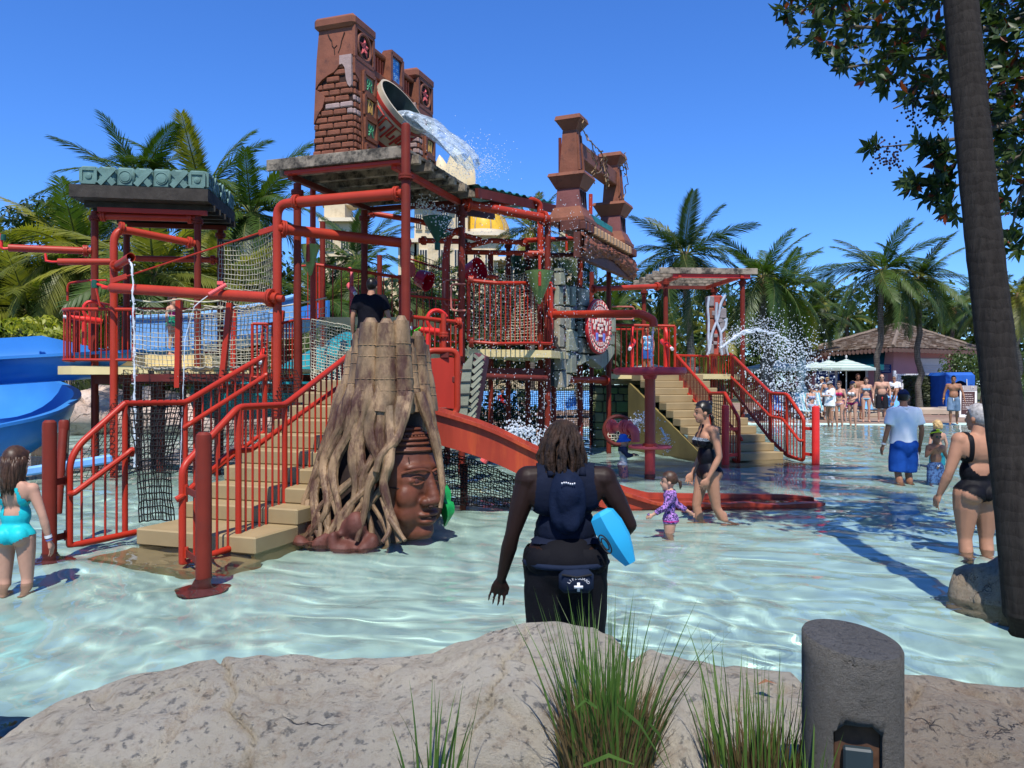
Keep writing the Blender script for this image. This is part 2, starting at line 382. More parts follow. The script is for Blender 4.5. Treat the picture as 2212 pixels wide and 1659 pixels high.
# ---- water: a rippled sheet that lets the floor show through and mirrors the sky at grazing angles
def water():
 ys = [3.3]
 while ys[-1] < 31: ys.append(ys[-1] + .020 + .0042 * (ys[-1] - 3))
 ys = np.array(ys)
 u = np.linspace(-1,1,720)
 Y, U = np.meshgrid(ys, u, indexing='ij')
 X = U * (5.0 + .80 * Y)
 rng = np.random.RandomState(3)
 Zw = np.zeros_like(X)
 comps = []
 for k in range(46):
  wl = .15 * (1.35 / .15) ** (k / 45.0)
  ang = rng.uniform(-1,1) * 1.1 + (1.45 if k % 3 else .4)
  comps.append((wl, ang, rng.uniform(0,6.28)))
 wx = .22 * np.sin(.9 * Y + 1.3 * np.sin(.5 * X)) + .16 * np.sin(1.7 * X + .8 * Y)
 wy = .20 * np.sin(.8 * X - .6 * Y) + .16 * np.sin(1.3 * Y + 1.1 * X)
 gust = .75 + .35 * np.sin(.42 * X + .9 * np.sin(.3 * Y)) * np.sin(.37 * Y + .5)
 for wl, ang, ph in comps:
  kx, ky = math.cos(ang) * 2 * math.pi / wl, math.sin(ang) * 2 * math.pi / wl
  amp = .0034 * wl ** .62
  cut = np.clip((wl / (.05 + .0084 * (Y - 3)) - 2) / 3,0,1)      # leave out what the sheet is too coarse to carry
  Zw += amp * cut * gust * (np.sin(kx * (X + wx) + ky * (Y + wy) + ph) - .25 * np.cos(2 * (kx * (X + wx) + ky * (Y + wy) + ph)))
 nv, nu = X.shape
 co = np.stack([X, Y, Zw],-1).reshape(-1,3)
 idx = np.arange(nv * nu).reshape(nv, nu)
 quads = np.stack([idx[:-1, :-1], idx[:-1,1:], idx[1:,1:], idx[1:, :-1]],-1).reshape(-1,4)
 me = bpy.data.meshes.new('water'); me.vertices.add(len(co)); me.vertices.foreach_set('co', co.ravel())
 me.loops.add(quads.size); me.loops.foreach_set('vertex_index', quads.ravel()); me.polygons.add(len(quads))
 me.polygons.foreach_set('loop_start', np.arange(0, quads.size,4)); me.polygons.foreach_set('loop_total', np.full(len(quads),4))
 me.polygons.foreach_set('use_smooth', np.ones(len(quads), bool)); me.update()
 m = bpy.data.materials.new('pool_water'); m.use_nodes = True; n = m.node_tree.nodes; L = m.node_tree.links; n.clear()
 o = n.new('ShaderNodeOutputMaterial'); fr = n.new('ShaderNodeFresnel'); fr.inputs[0].default_value = 1.33
 rf = n.new('ShaderNodeBsdfRefraction'); rf.inputs['IOR'].default_value = 1.33; rf.inputs['Roughness'].default_value = 0; rf.inputs[0].default_value = (.95,.985,.98,1)
 gl = n.new('ShaderNodeBsdfGlossy'); gl.inputs['Roughness'].default_value = .02
 m2 = n.new('ShaderNodeMixShader'); L.new(fr.outputs[0], m2.inputs[0]); L.new(rf.outputs[0], m2.inputs[1]); L.new(gl.outputs[0], m2.inputs[2])
 L.new(m2.outputs[0], o.inputs[0]); me.materials.append(m)
 ob = bpy.data.objects.new('water', me); C.objects.link(ob); ob['kind'] = 'structure'; ob.cycles.is_caustics_caster = True
 return ob
WATER = water()
bpy.data.objects['pool_floor'].cycles.is_caustics_receiver = True
def wet(o):
 """sunlight reaches the parts of o that stand under the water"""
 if o.type == 'MESH': o.cycles.is_caustics_receiver = True
 for c in o.children: wet(c)
 return o
# ================================================================ left staircase, posts, left pavilion, bridge
U20, V20 = V(.940,-.342,0), V(.342,.940,0); ZZ = V(0,0,1)
def staircase():
 t = thing('staircase', 'tan plastic staircase with red tube railings beside the root covered head', 'staircase',(-2.9,7.6,-.3))
 O = V(-3.51,7.46,0); W = 1.34
 front = [-.5,0,.62] + [.62 + .29 * k for k in range(1,9)]; zs = [-.15] + [.155 * (k + 1) for k in range(10)]
 for i,(v0, z) in enumerate(zip(front, zs)):
  v1 = front[i + 1] + .03 if i + 1 < len(front) else v0 + .55
  h = .155 if i else .25
  w2 = W + (.12 if i == 0 else 0)
  c = O + U20 * (W / 2) + V20 * ((v0 + v1) / 2) + ZZ * (z - h / 2)
  wet(MB().bbox(c,(w2, v1 - v0, h), U20, V20, r=.018).build('tread', M_tan, t)) if i == 0 else MB().bbox(c,(w2, v1 - v0, h), U20, V20, r=.014).build('tread', M_tan, t)
 mb = MB()
 for s in (0.02, W - .06):
  prof = [(.02,-.35),(3.0,-.35),(3.0,1.38)] + [(front[k] + .02, zs[k] - .16) for k in range(len(front) - 1,0,-1)]
  mb.prism([O + U20 * s + V20 * a + ZZ * b for a, b in prof], U20 * .04)
 mb.build('stringer', M_tan, t)
 r = .031
 F, B1, B2, B3 = P(150,1000,7.3), P(270,872,7.75), P(400,870,8.42), P(572,768,9.45)
 Fb, B1b = V(F.x, F.y,.02), P(276,1154,7.73)
 lo = MB().tube(fillet([B1, P(170,962,7.38), F, Fb, Fb + (B1b - Fb) * .12, B1b, P(294,1150,7.8)],.09,5), r,12).build('railing', M_rail, t)
 MB().tube([B1 + V(.0,0,.0), V(B1.x, B1.y, B1b.z)], r * .9,10).build('post', M_rail, lo)
 MB().tube(fillet([P(151,1067,7.27), P(160,1066,7.25), P(276,980,7.7), P(287,970,7.73), P(284,985,7.75)],.03), r * .85,10).build('handrail', M_rail, lo)
 for k in range(1,5):
  a = k / 5; q = F.lerp(B1, a) if True else 0; b = Fb.lerp(B1b, a)
  tp = P(170,962,7.38).lerp(B1,(a - .17) / .83) if a > .17 else q
  baluster_bar(lo, V(b.x, b.y, tp.z - .01), b,.011)
 up = MB().tube(fillet([B1, B2, B3, B3 - V(0,0,.9)],.05,4), r,12).build('railing', M_rail, t)
 MB().tube([B2, B2 - V(0,0,1.25)], r * .9,10).build('post', M_rail, up)
 MB().tube(fillet([P(396,925,8.4), P(410,916,8.42), P(568,815,9.4), P(575,808,9.42), P(573,822,9.42)],.03), r * .85,10).build('handrail', M_rail, up)
 MB().tube([B2 - V(0,0,.95), B3 - V(0,0,.9)], r * .8,10).build('bottom_rail', M_rail, up)
 for k in range(1,10): baluster_bar(up, B2.lerp(B3, k / 10),(B2 - V(0,0,.95)).lerp(B3 - V(0,0,.9), k / 10),.011)
 F, B1, B2, B3, B4 = P(394,1010,6.65), P(515,880,7.2), P(615,875,8.0), P(750,770,9.2), P(800,735,9.75)
 Fb = V(F.x, F.y,.0); b1, b2, b3 = V(B1.x, B1.y,.045), V(B2.x, B2.y,.04), V(B3.x, B3.y,.72)
 ro = MB().tube(fillet([B4, B3, B2, B1, F, Fb, Fb + (b1 - Fb) * .1, b1, b2, b3],.075,5), r,12).build('railing', M_rail, t)
 for B, b in ((B1, b1),(B2, b2)): MB().tube([B, b], r * .9,10).build('post', M_rail, ro)
 MB().tube(fillet([P(380,1080,6.6), P(390,1075,6.62), P(500,976,7.2), P(543,972,7.6), P(658,888,8.55), P(730,838,9.1)],.05), r * .85,10).build('handrail', M_rail, ro)
 for A, B, a, b, n in ((F, B1, Fb, b1,5),(B1, B2, b1, b2,7),(B2, B3, b2, b3,11)):
  for k in range(1, n): baluster_bar(ro, A.lerp(B, k / n), a.lerp(b, k / n),.011)
 mb = MB()
 for k in range(8):
  p = P(270,872,7.75).lerp(P(400,870,8.42),.08 + k * .11); mb.tube([p + V(0,.036 * math.cos(a),.036 * math.sin(a)) + V(.012 * a / 6,0,0) for a in np.linspace(0,6.3,9)],.006,4)
 mb.build('lashing', M_black, up)
 return t
wet(staircase())
def net_thing(label, cat='net', loc=(0,0,0), group=None): return thing('climbing_net', label, cat, loc, group)
# black net hung across the open side of the stair
t = net_thing('black safety net hanging in the open side of the tan staircase', 'safety net',(-3.5,8.1,0))
def f(u, v):
 a = P(276,880,7.76).lerp(P(400,878,8.42), u); b = P(300,1130,7.6).lerp(P(378,1128,7.95), u)
 q = a.lerp(b, v); return q + V(.12 * math.sin(v * 3.1) * (.5 - u),-.06 * math.sin(v * 3.1),.03 * math.sin(u * 3.1) * v)
net_mesh(f,13,17,.0075, M_black, parent=t, sag=.007)
def stair_post(px, py0, py1, d, label, brackets, lean=None):
 b = P(px, py1, d); z1 = PZ(py0, d)
 t = thing('stair_post', label, 'post',(b.x, b.y,-.36), 'capped posts standing in the pool beside the stairs')
 column(t, b.x, b.y,-.36, z1,.060, M_col, cap=True, name='shaft')
 MB().lathe((b.x, b.y,-.335),[(.20,0),(.20,.012),(.07,.05),(.066,.33)],24).build('base_plate', mat('rusty_base_paint',(.11,.03,.03), var=.5, scale=9), t)
 for q in brackets:
  q = Vector(q); MB().bbox((V(b.x, b.y, q.z) + q) / 2,((V(b.x, b.y, q.z) - q).length,.012,.06),(V(b.x, b.y, q.z) - q).normalized(), r=.004).build('bracket', M_col, t)
  MB().lathe(q + V(-.0,0,-.045),[(.02,0),(.02,.09)],10).build('hinge', M_rail, t)
 return wet(t)
a = P(150,1000,7.3); stair_post(107,908,1196,7.1, 'brown capped post in the water next to the girl in turquoise',[(a.x - .03, a.y,.62),(a.x - .03, a.y,.12)])
a = P(394,1010,6.65); stair_post(440,934,1250,6.17, 'brown capped post standing in front of the tan stairs',[(a.x + .03, a.y,.62),(a.x + .03, a.y,.1)])
t = thing('leaning_pipe', 'thin brown pipe leaning behind the capped post by the girl', 'pipe', P(128,1040,7.5))
MB().tube([P(124,1110,7.5), P(138,914,7.75)],.04,12).build('tube', M_col, t); MB().lathe(P(138,930,7.74),[(.047,0),(.047,.08),(.035,.1)],12).build('end_cap', M_col, t)
# ---------------------------------------------------------------- pavilion on the left
def left_pavilion():
 FL, a, b = V(-7.35,13.6,0), V(2.02,.35,0), V(-.17,1.75,0); ua, ub = a.normalized(), b.normalized()
 t = thing('pavilion', 'roofed play platform with turquoise carved frieze beside the blue slide', 'pavilion', FL + (a + b) / 2)
 zr0, zr1 = 4.66,4.87
 mb = MB()
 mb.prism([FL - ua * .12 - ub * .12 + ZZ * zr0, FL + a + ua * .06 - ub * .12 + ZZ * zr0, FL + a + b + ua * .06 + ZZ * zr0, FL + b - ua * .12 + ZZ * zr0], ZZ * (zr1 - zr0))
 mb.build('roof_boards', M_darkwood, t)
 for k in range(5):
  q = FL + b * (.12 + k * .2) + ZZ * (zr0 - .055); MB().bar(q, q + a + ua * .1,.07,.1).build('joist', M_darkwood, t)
 for s in (.12,.88):
  MB().bar(FL + a * .1 + b * s + ZZ * (zr0 - .14), FL + a * .98 + b * s + ZZ * (zr0 - .14),.07,.08).build('beam', M_rail if s < .5 else M_beam, t)
 M_frieze = mat('turquoise_carved_stone',(.105,.185,.165), rough=.7, var=.2, scale=5, bump=.3, bscale=14, dirt=((.055,.10,.095),.35,5))
 M_fdark = mat('shaded_turquoise_groove',(.04,.085,.08), rough=.8, var=.2)
 def block(c, u, n, wd, ht, kind):
  """one carved block: c centre of outer face, u along, n outward"""
  o = MB().bbox(c - n * .07,(wd * .97,.14, ht), u, n, r=.035).build('frieze_block', M_frieze, t)
  c = c + n * .003
  if kind == 'x':
   for s in (1,-1):
    p, q = c - u * wd * .40 - ZZ * ht * .40 * s, c + u * wd * .40 + ZZ * ht * .40 * s
    MB().bar(p + n * (.012 + .004 * s), q + n * (.012 + .004 * s),.095,.03, up=n).build('carving', M_frieze, o)
  elif kind == 'o':
   MB().lathe(c - n * .005,[(ht * .33,0),(ht * .33,.006),(ht * .30,.018),(ht * .27,.006),(ht * .25,.006),(ht * .23,.02),(ht * .0001,.028)],24, n).build('carving', M_frieze, o)
  else:
   mb = MB(); h = ht * .34
   for p, q in (((-h,-h),(h,-h)),((h,-h),(h, h)),((h, h),(-h, h)),((-h, h),(-h,-h))):
    mb.bar(c + u * p[0] + ZZ * p[1] + n * .0, c + u * q[0] + ZZ * q[1] + n * .0,.05,.035, up=n)
   mb.lathe(c - n * .004,[(ht * .17,0),(ht * .16,.015),(ht * .0001,.028)],20, n); mb.build('carving', M_frieze, o)
 seq = 'sxoxoxs'
 nf = ub * -1; w = a.length / 7
 for k in range(7): block(FL + ua * (w * (k + .5)) + nf * .02 + ZZ * 5.045, ua, nf, w,.34, seq[k])
 w = (b.length - .02) / 7
 for k in range(7): block(FL + a + ub * (w * (k + .5)) + ua * .02 + ZZ * 5.045, ub, ua, w,.34, seq[k])
 cols = {'A': (-7.25,13.9), 'B': (-5.58,14.2), 'C': (-5.65,15.5), 'E': (-7.37,15.3)}
 for k,(x, y) in cols.items(): wet(column(t, x, y,-.36,4.5,.060, collars=(4.38,)))
 def slab(name, pts, z0, z1, m): return MB().prism([V(x, y, z0) for x, y in pts], ZZ * (z1 - z0)).build(name, m, t, smooth=False)
 slab('deck',[(-7.62,13.42),(-7.3,13.25),(-6.25,13.35),(-5.3,13.55),(-5.3,15.9),(-7.6,15.7)],1.66,1.80, M_cream)
 slab('deck_step',[(-7.1,14.2),(-5.4,14.4),(-5.5,15.8),(-7.4,15.6)],1.80,2.02, M_cream)
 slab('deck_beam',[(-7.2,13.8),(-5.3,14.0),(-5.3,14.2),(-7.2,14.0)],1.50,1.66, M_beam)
 tp = [(-7.55,13.9),(-7.5,13.35),(-7.28,13.22),(-6.3,13.3)]
 railing(t,[V(x, y,2.74) for x, y in tp],[V(x, y,1.90) for x, y in tp],.085,.028,.010)
 tp = [(-7.5,14.2),(-7.55,15.6),(-5.5,15.85)]
 railing(t,[V(x, y,2.98) for x, y in tp],[V(x, y,2.12) for x, y in tp],.14,.022)
 o = MB().tube(fillet([V(-7.5,13.5,2.9), V(-7.5,13.5,3.2), V(-7.0,13.4,3.25), V(-6.9,13.4,2.8)],.08),.018,8).build('grab_bar', M_rail, t)
 pipe(t,[(-7.2,13.9, PZ(470,14.0)),(-5.62,14.2, PZ(468,14.0))],.057, M_pipe, 'se')
 pipe(t,[(-7.2,15.3,3.9),(-5.7,15.5,3.9)],.057, M_pipe, 'e')
 pipe(t,[(-7.3,13.88, PZ(537,13.6)),(PX(22,13.4),13.35, PZ(537,13.4))],.062, M_pipe, 's')
 pipe(t, fillet([P(24,537,13.35), P(2,538,13.3), P(4,520,13.3), P(0,506,13.3)],.05),.022, M_hot, name='nozzle')
 MB().lathe(P(7,520,13.3),[(.04,0),(.045,.03),(.04,.1)],10).build('valve', M_dkgreen, t)
 d0 = P(246,1020,13.3)
 wet(pipe(t,[(d0.x, d0.y,-.36),(d0.x, d0.y, PZ(492,13.3)),(PX(420,14.1),14.1, PZ(527,14.1))],.063, M_pipe, 'e', bend=.26, name='riser_pipe'))
 p = P(268,498,13.35); flange(t, P(262,493,13.35), P(420,526,14.1) - P(262,493,13.35),.063)
 pipe(t,[(d0.x, d0.y, PZ(566,13.3)), P(126,566,13.2)],.055, M_pipe); pipe(t,[P(126,566,13.2), P(112,566,13.2), P(100,564,13.2), P(98,548,13.2)],.018, M_hot, name='nozzle')
 sp0, sp1 = V(d0.x, d0.y, PZ(578,13.3)), P(283,556,12.75)
 o = MB()
 dr = (sp1 - sp0).normalized(); o.lathe(sp0,[(.058,0),(.072,(sp1 - sp0).length),(.066,(sp1 - sp0).length),(.058,.06)],18, dr, cap=False)
 sp = o.build('spout', M_pipe, t); flange(sp, sp0 + dr * .1, dr,.06)
 return t
left_pavilion()
def stream(label, pts, r, name='water_stream', seed=2, lumps=40, spread=.02):
 """a thread of falling water: rippled cord with loose drops round it"""
 rg = random.Random(seed); mb = MB(); pts = [Vector(p) for p in pts]; n = 46
 path = [lerp_path(pts, k / n) for k in range(n + 1)]
 mb.tube([p + V(rg.uniform(-1,1), rg.uniform(-1,1),0) * r * .5 for p in path],[r * rg.uniform(.45,1.3) for _ in path],7)
 for _ in range(lumps):
  p = lerp_path(pts, rg.random() ** .7); mb.ell(p + V(rg.gauss(0, spread), rg.gauss(0, spread), rg.gauss(0, spread)), rg.uniform(.3,1) * r * .8,6,4)
 o = mb.build(name, M_foam); return tag(o, label, 'water jet')
stream('thin thread of water falling from the spout under the turquoise roof',[P(278,560,12.8), P(285,575,12.6), P(288,650,12.5), P(290,800,12.45), P(291,1010,12.4)],.018, lumps=90)
# tie rod and big horizontal pipe to the main tower
t = thing('tie_rod', 'thin red diagonal tie rod above the rope bridge', 'rod', P(420,560,12.5))
a, b = P(247,606,12.95), P(590,494,11.95)
MB().tube([a, b],.014,8).build('rod', M_rail, t)
for p, q in ((a, b),(b, a)): MB().bbox(p + (q - p) * .03,(.34,.03,.09),(q - p).normalized(), r=.01).build('clevis', M_pipe, t)
t = thing('horizontal_pipe', 'thick red pipe with rounded end crossing above the rope bridge', 'pipe', P(410,635,12.5))
pa, pb = P(236,622,12.95), P(600,645,11.85)
dd = (pb - pa).normalized(); L = (pb - pa).length
MB().lathe(pa,[(.002,0),(.05,.012),(.078,.05),(.083,.1),(.083, L)],20, dd).build('tube', M_pipe, t)
flange(t, pb - dd * .12, dd,.085); pipe(t,[pb - dd * .1, pb + dd * .1],.05, M_pipe)
q = pa.lerp(pb,.68)
mb = MB().tube([q + V(.12,-.1,.14), q + V(-.10,-.2,-.02)],.032,10); mb.box(q + V(.03,-.06,.17),(.09,.09,.05)); mb.tube([q + V(.0,0,.0), q + V(.03,-.06,.17)],.02,8); mb.build('nozzle', M_pink, t)
mb = MB().lathe(pa - dd * .02,[(.03,-.12),(.03,.04)],10, dd); mb.tube([pa - dd * .02, pa - dd * .34 + V(0,0,.06)],.022,8); mb.tube([pa - dd * .40 + V(0,0,.1), pa - dd * .06 + V(0,0,.12)],.014,8); mb.build('end_nozzle', M_hot, t)
MB().lathe(pa - dd * .3 + V(0,0,-.02),[(.05,0),(.055,.05),(.05,.13)],12).build('valve', M_dkgreen, t)
stream('fine water jet from the small pink nozzle on the thick pipe',[q + V(-.12,-.2,-.04), q + V(-.28,-.3,-.2), q + V(-.42,-.3,-.7), q + V(-.5,-.3,-2.9)],.007, lumps=90, spread=.03, seed=8)
# rope bridge: nets, leaning posts, ropes, planked floor
def bridge():
 t = thing('rope_bridge', 'white rope net bridge between the roofed pavilion and the main tower', 'rope bridge', P(440,790,12.7))
 path = [P(287,0,13.2), P(340,0,13.0), P(410,0,12.8), P(500,0,12.5), P(600,0,12.1)]
 def at(u, z): q = lerp_path(path, u); return V(q.x, q.y, z)
 def f(u, v):
  z = 2.74 - v * .93 - .07 * math.sin(u * 3.14) - .02 * math.sin(u * 9); q = at(u, z); return q + V(0,-.05 * math.sin(v * 3.14),0)
 net_mesh(f,36,13,.0062, M_rope, 'net', t,.008,4)
 for v, nm in ((0, 'top_edge'),(1, 'bottom_edge')):
  rg = random.Random(5); MB().tube([f(k / 60, v) + V(0, rg.uniform(-.02,.02), rg.uniform(-.018,.018)) for k in range(61)],.016,5).build(nm, mat('frayed_edge_rope',(.22,.2,.17), var=.8, scale=20, rough=.95), t)
 MB().tube([at(k / 40,2.90 - .05 * abs(math.sin(k / 40 * 3 * 3.14)) - .1 * k / 40) for k in range(41)],.015,6).build('hand_rope', M_rope, t)
 back = V(.45,1.25,0)
 MB().tube([at(k / 40,2.94 - .12 * math.sin(k / 40 * 3.14)) + back for k in range(41)],.015,6).build('hand_rope', M_rope, t)
 net_mesh(lambda u, v: f(u, v) + back + V(0,0,.05),26,10,.007, M_rope, 'net', t,.008,9)
 for p, q in ((P(387,650,12.8), P(384,838,12.8)),(P(497,655,12.45), P(478,842,12.45))):
  MB().bar(p, q,.10,.08).build('post', M_beam if False else M_rail, t)
  MB().bar(p + back, q + back,.08,.08).build('post', M_rail, t)
 for k in range(26):
  a = at(k / 26 + .005,1.74 - .05 * math.sin(k / 26 * 3.14)); b = at((k + 1) / 26 - .005,1.74 - .05 * math.sin((k + 1) / 26 * 3.14))
  MB().hexa([a + V(0,0,-.05), b + V(0,0,-.05), b + back + V(0,0,-.05), a + back + V(0,0,-.05), a, b, b + back, a + back]).build('plank', M_cream if k % 3 else M_wood, t, smooth=False)
 MB().bar(at(0,1.60), at(1,1.60),.06,.12).build('side_beam', M_beam, t); MB().bar(at(0,1.60) + back, at(1,1.60) + back,.06,.12).build('side_beam', M_beam, t)
bridge()
# white net wall rising to the tower column
t = net_thing('tall pale rope net stretched between the pavilion and the red tower column', 'climbing net', P(520,570,13))
def f(u, v):
 a = P(474,520,14.8).lerp(P(596,485,12.0), u); b = P(470,660,14.8).lerp(P(596,660,12.0), u)
 q = a.lerp(b, v); return q + V(.1 * math.sin(v * 3.14) * math.sin(u * 3.1),.1 * math.sin(u * 3.14),-.08 * math.sin(u * 3.14))
net_mesh(f,22,14,.0065, M_rope, 'net', t,.008,6); MB().tube([f(k / 20,0) for k in range(21)],.028,6).build('top_edge', M_black, t)
t = net_thing('black net hanging below the rope bridge in front of the pink rocks', 'safety net', P(430,900,12.4))
def f(u, v):
 a = P(250,800,13.4).lerp(P(640,800,11.8), u); b = P(160,1040,12.9).lerp(P(640,1000,11.5), u); q = a.lerp(b, v)
 return q + V(.15 * math.sin(v * 4),.15 * math.sin(u * 6) * v,0)
net_mesh(f,40,26,.006, M_black, 'net', t,.012,12)
# ================================================================ main tower, gateway with tipping bucket
UT, VT = V(.945,-.326,0), V(.326,.945,0)
def main_tower():
 t = thing('play_tower', 'red pipe climbing tower with weathered timber roof deck holding the brick gateway', 'play tower',(-2,13,-.36))
 FL = V(-3.66,12.22,0); w, dp = 2.22,2.62
 def at(u, v, z): return FL + UT * u + VT * v + ZZ * z
 wet(column(t,-1.50,11.3,-.36,5.18,.066, collars=(4.42,), cap=True))
 for x, y in ((-3.30,12.3),(-.87,13.85),(-2.62,14.2)): wet(column(t, x, y,-.36,4.58,.059, collars=(4.44,)))
 wet(column(t, PX(697,15.2),15.2,-.36,4.58,.052)); wet(column(t, PX(1098,16.2),16.2,-.36,4.4,.05, collars=(4.3,)));
 wet(column(t, PX(966,15.5),15.5,-.36,4.2,.055)); wet(column(t, PX(820,16.8),16.8,-.36,4.2,.055))
 n = 15
 for k in range(n):
  a, b = k / n * w + .004,(k + 1) / n * w - .004
  MB().hexa([at(a,-.02 + rnd.uniform(0,.02),4.84), at(b,-.02,4.84), at(b, dp,4.84), at(a, dp,4.84), at(a,-.02,4.885), at(b,-.02,4.885), at(b, dp,4.885), at(a, dp,4.885)]).build('roof_plank', M_wood, t, smooth=False)
 MB().bbox(at(w / 2,-.06,4.82),(w + .1,.05,.17), UT, VT, r=.006).build('fascia', M_wood, t)
 MB().bbox(at(w + .03, dp / 2,4.87),(dp,.06,.05), VT, UT, r=.006).build('fascia', M_wood, t)
 for k in range(6): MB().bbox(at(w / 2 + .08,.22 + k * .44,4.77),(w + .16,.09,.13), UT, VT, r=.006).build('joist', M_wood, t)
 for u in (.28, w - .18): MB().bbox(at(u, dp / 2,4.66),(.09, dp - .1,.09), UT, VT, r=.008).build('beam', M_beam if u < 1 else M_rail, t)
 MB().bbox(at(w / 2 + .1,.02,4.70),(w - .25,.1,.06), UT, VT, r=.008).build('beam', M_rail, t)
 MB().bbox(at(w / 2 + .1, dp - .1,4.66),(w - .2,.1,.09), UT, VT, r=.008).build('beam', M_beam, t)
 ex, ey = PX(599,11.95),11.95
 wet(pipe(t,[(ex, ey,-.36),(ex, ey,4.19),(-1.55,11.33,4.2)],.066, M_pipe, 'e', bend=.20, name='riser_pipe'))
 e0 = V(ex, ey,4.19); e1 = V(-1.55,11.33,4.2); flange(t, e0 + (e1 - e0) * .16, e1 - e0,.07)
 MB().tube([e0 + (e1 - e0) * .16, e1 - (e1 - e0) * .06],.082,18).build('pipe', M_pipe, t)
 pipe(t,[V(ex, ey, PZ(494,11.95)), P(885,527,13.0)],.080, M_pipe, 'se', n=18)
 flange(t, P(886,583,12.9), V(.9,-.4,0),.075)
 wet(pipe(t,[P(676,1000,13.2), P(676,398,13.2), P(700,384,13.9)],.047, M_pipe, 'e', bend=.12, name='riser_pipe'))
 def slab(name, px0, px1, d0, d1, z0, z1, m):
  return MB().prism([V(PX(px0, d0), d0, z0), V(PX(px1, d0), d0, z0), V(PX(px1, d0) + .3 * (d1 - d0), d1, z0), V(PX(px0, d0) + .3 * (d1 - d0), d1, z0)], ZZ * (z1 - z0)).build(name, m, t, smooth=False)
 slab('deck',640,870,11.3,13.2,1.24,1.39, M_tan); slab('deck',690,880,14.1,16.6,2.54,2.68, M_cream); slab('deck',730,935,13.6,14.1,1.9,2.06, M_cream)
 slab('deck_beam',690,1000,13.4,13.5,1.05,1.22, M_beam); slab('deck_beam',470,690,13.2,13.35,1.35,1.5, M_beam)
 railing(t,[P(682,572,14.1), P(865,600,14.3)],[P(682,690,14.1), P(865,690,14.3)],.145,.03,.010)
 railing(t,[P(872,638,13.6), P(995,650,13.9)],[P(872,735,13.6), P(995,740,13.9)],.10,.022,.009)
 railing(t,[P(880,684,11.6), P(996,697,12.1)],[P(880,752,11.6), P(996,770,12.1)],.09,.03,.010)
 railing(t,[P(545,700,12.0), P(600,700,12.1), P(650,690,12.6)],[P(545,815,12.0), P(600,818,12.1), P(650,815,12.6)],.07,.022,.011)
 railing(t,[P(885,560,16.4), P(965,585,16.2)],[P(885,690,16.4), P(965,690,16.2)],.16,.02,.009)
 railing(t,[P(640,576,14.6), P(690,572,14.6)],[P(640,690,14.6), P(690,690,14.6)],.16,.02,.009)
 flange(t, P(866,604,14.25), V(1,.1,0),.05); flange(t, P(990,698,12.1), V(1,.3,0),.05); flange(t, P(884,684,11.6), V(1,.3,0),.055)
 pipe(t,[P(958,678,11.9), P(958,722,11.9), P(958,790,11.9)],.04, M_pipe, name='standpipe'); flange(t, P(958,724,11.9), V(0,0,1),.045)
 for px, py, d in ((880,545,14.4),(990,635,13.3),(975,625,13.9),(885,600,15)):
  p = P(px, py, d); MB().tube(fillet([p + V(.12,0,.16), p + V(-.12,0,.16), p + V(-.12,0,-.28), p + V(.12,0,-.28)],.07),.016,8).build('grab_bar', mat('faded_pink_bar',(.42,.12,.09), var=.2), t)
 pipe(t,[P(795,460,15), P(905,478,14.9), P(1040,520,15.2)],.05, M_pipe, 's')
 pipe(t,[P(905,520,14.3), P(1000,522,14.6)],.05, M_pipe, 's')
 pipe(t,[P(1000,545,15.8), P(1180,548,15.6)],.05, M_pipe, 'e')
 pipe(t,[P(1003,535,15.4), P(1060,520,15.4), P(1140,525,15.6)],.05, M_pipe, 'se')
 pipe(t,[P(998,497,13.85), P(970,505,14.0), P(962,560,14), P(962,760,14)],.06, M_pipe, bend=.15, name='riser_pipe')
 pipe(t,[V(-.85,13.85, PZ(440,13.85)), V(.66,14.85, PZ(473,14.85))],.080, M_pipe, 'se', n=18)
 pipe(t,[P(1010,447,14.4), P(1150,432,15.6), P(1166,440,15.7), P(1168,560,15.7)],.062, M_pipe, bend=.15)
 wet(column(t, PX(1183,14.9),14.9,-.36,4.6,.0585)); wet(column(t, PX(1168,15.9),15.9,-.36,4.6,.055)); wet(column(t, PX(1140,16.6),16.6,-.36,4.4,.055)); wet(column(t, PX(1060,15.8),15.8,-.36,4.1,.052))
 wet(column(t, PX(1253,16.7),16.7,-.36,4.7,.06)); wet(column(t, PX(1315,17.75),17.75,-.36,4.75,.055)); wet(column(t, PX(1278,20),20,-.36,4.3,.056)); wet(column(t, PX(1196,16.6),16.6,-.36,3.2,.055))
 dk = [V(PX(1005,13.9),13.9,1.98), V(PX(1191,14.5),14.5,1.98), V(1.95,17.6,1.98), V(.4,17.8,1.98)]
 MB().prism(dk, ZZ * .13).build('deck', M_cream, t, smooth=False)
 MB().bbox(P(1095,805,14.6),(1.5,.1,.16), V(.9,.4,0).normalized(), r=.01).build('deck_beam', M_beam, t)
 railing(t,[P(1012,606,13.9), P(1075,612,13.85), P(1130,612,14.1), P(1190,613,14.7)],[P(1012,738,13.9), P(1075,743,13.85), P(1130,742,14.1), P(1190,742,14.7)],.095,.034,.0105)
 flange(t, P(1018,607,13.9), V(1,0,0),.055); flange(t, P(1018,740,13.9), V(1,0,0),.055)
 railing(t,[V(.68,14.95,3.3), V(1.28,16.2,3.3)],[V(.68,14.95,2.2), V(1.28,16.2,2.2)],.10,.03,.0105)
 pipe(t,[P(1000,812,13.6), P(1180,818,14.6)],.055, M_beam); pipe(t,[P(1200,820,15.4), P(1310,822,17.4)],.07, M_pipe, 'e')
 pipe(t,[P(1276,625,18.5), P(1425,619,19.6)],.062, M_pipe, 'se', n=16); pipe(t,[P(1275,550,20), P(1276,420,20)],.05, M_pipe)
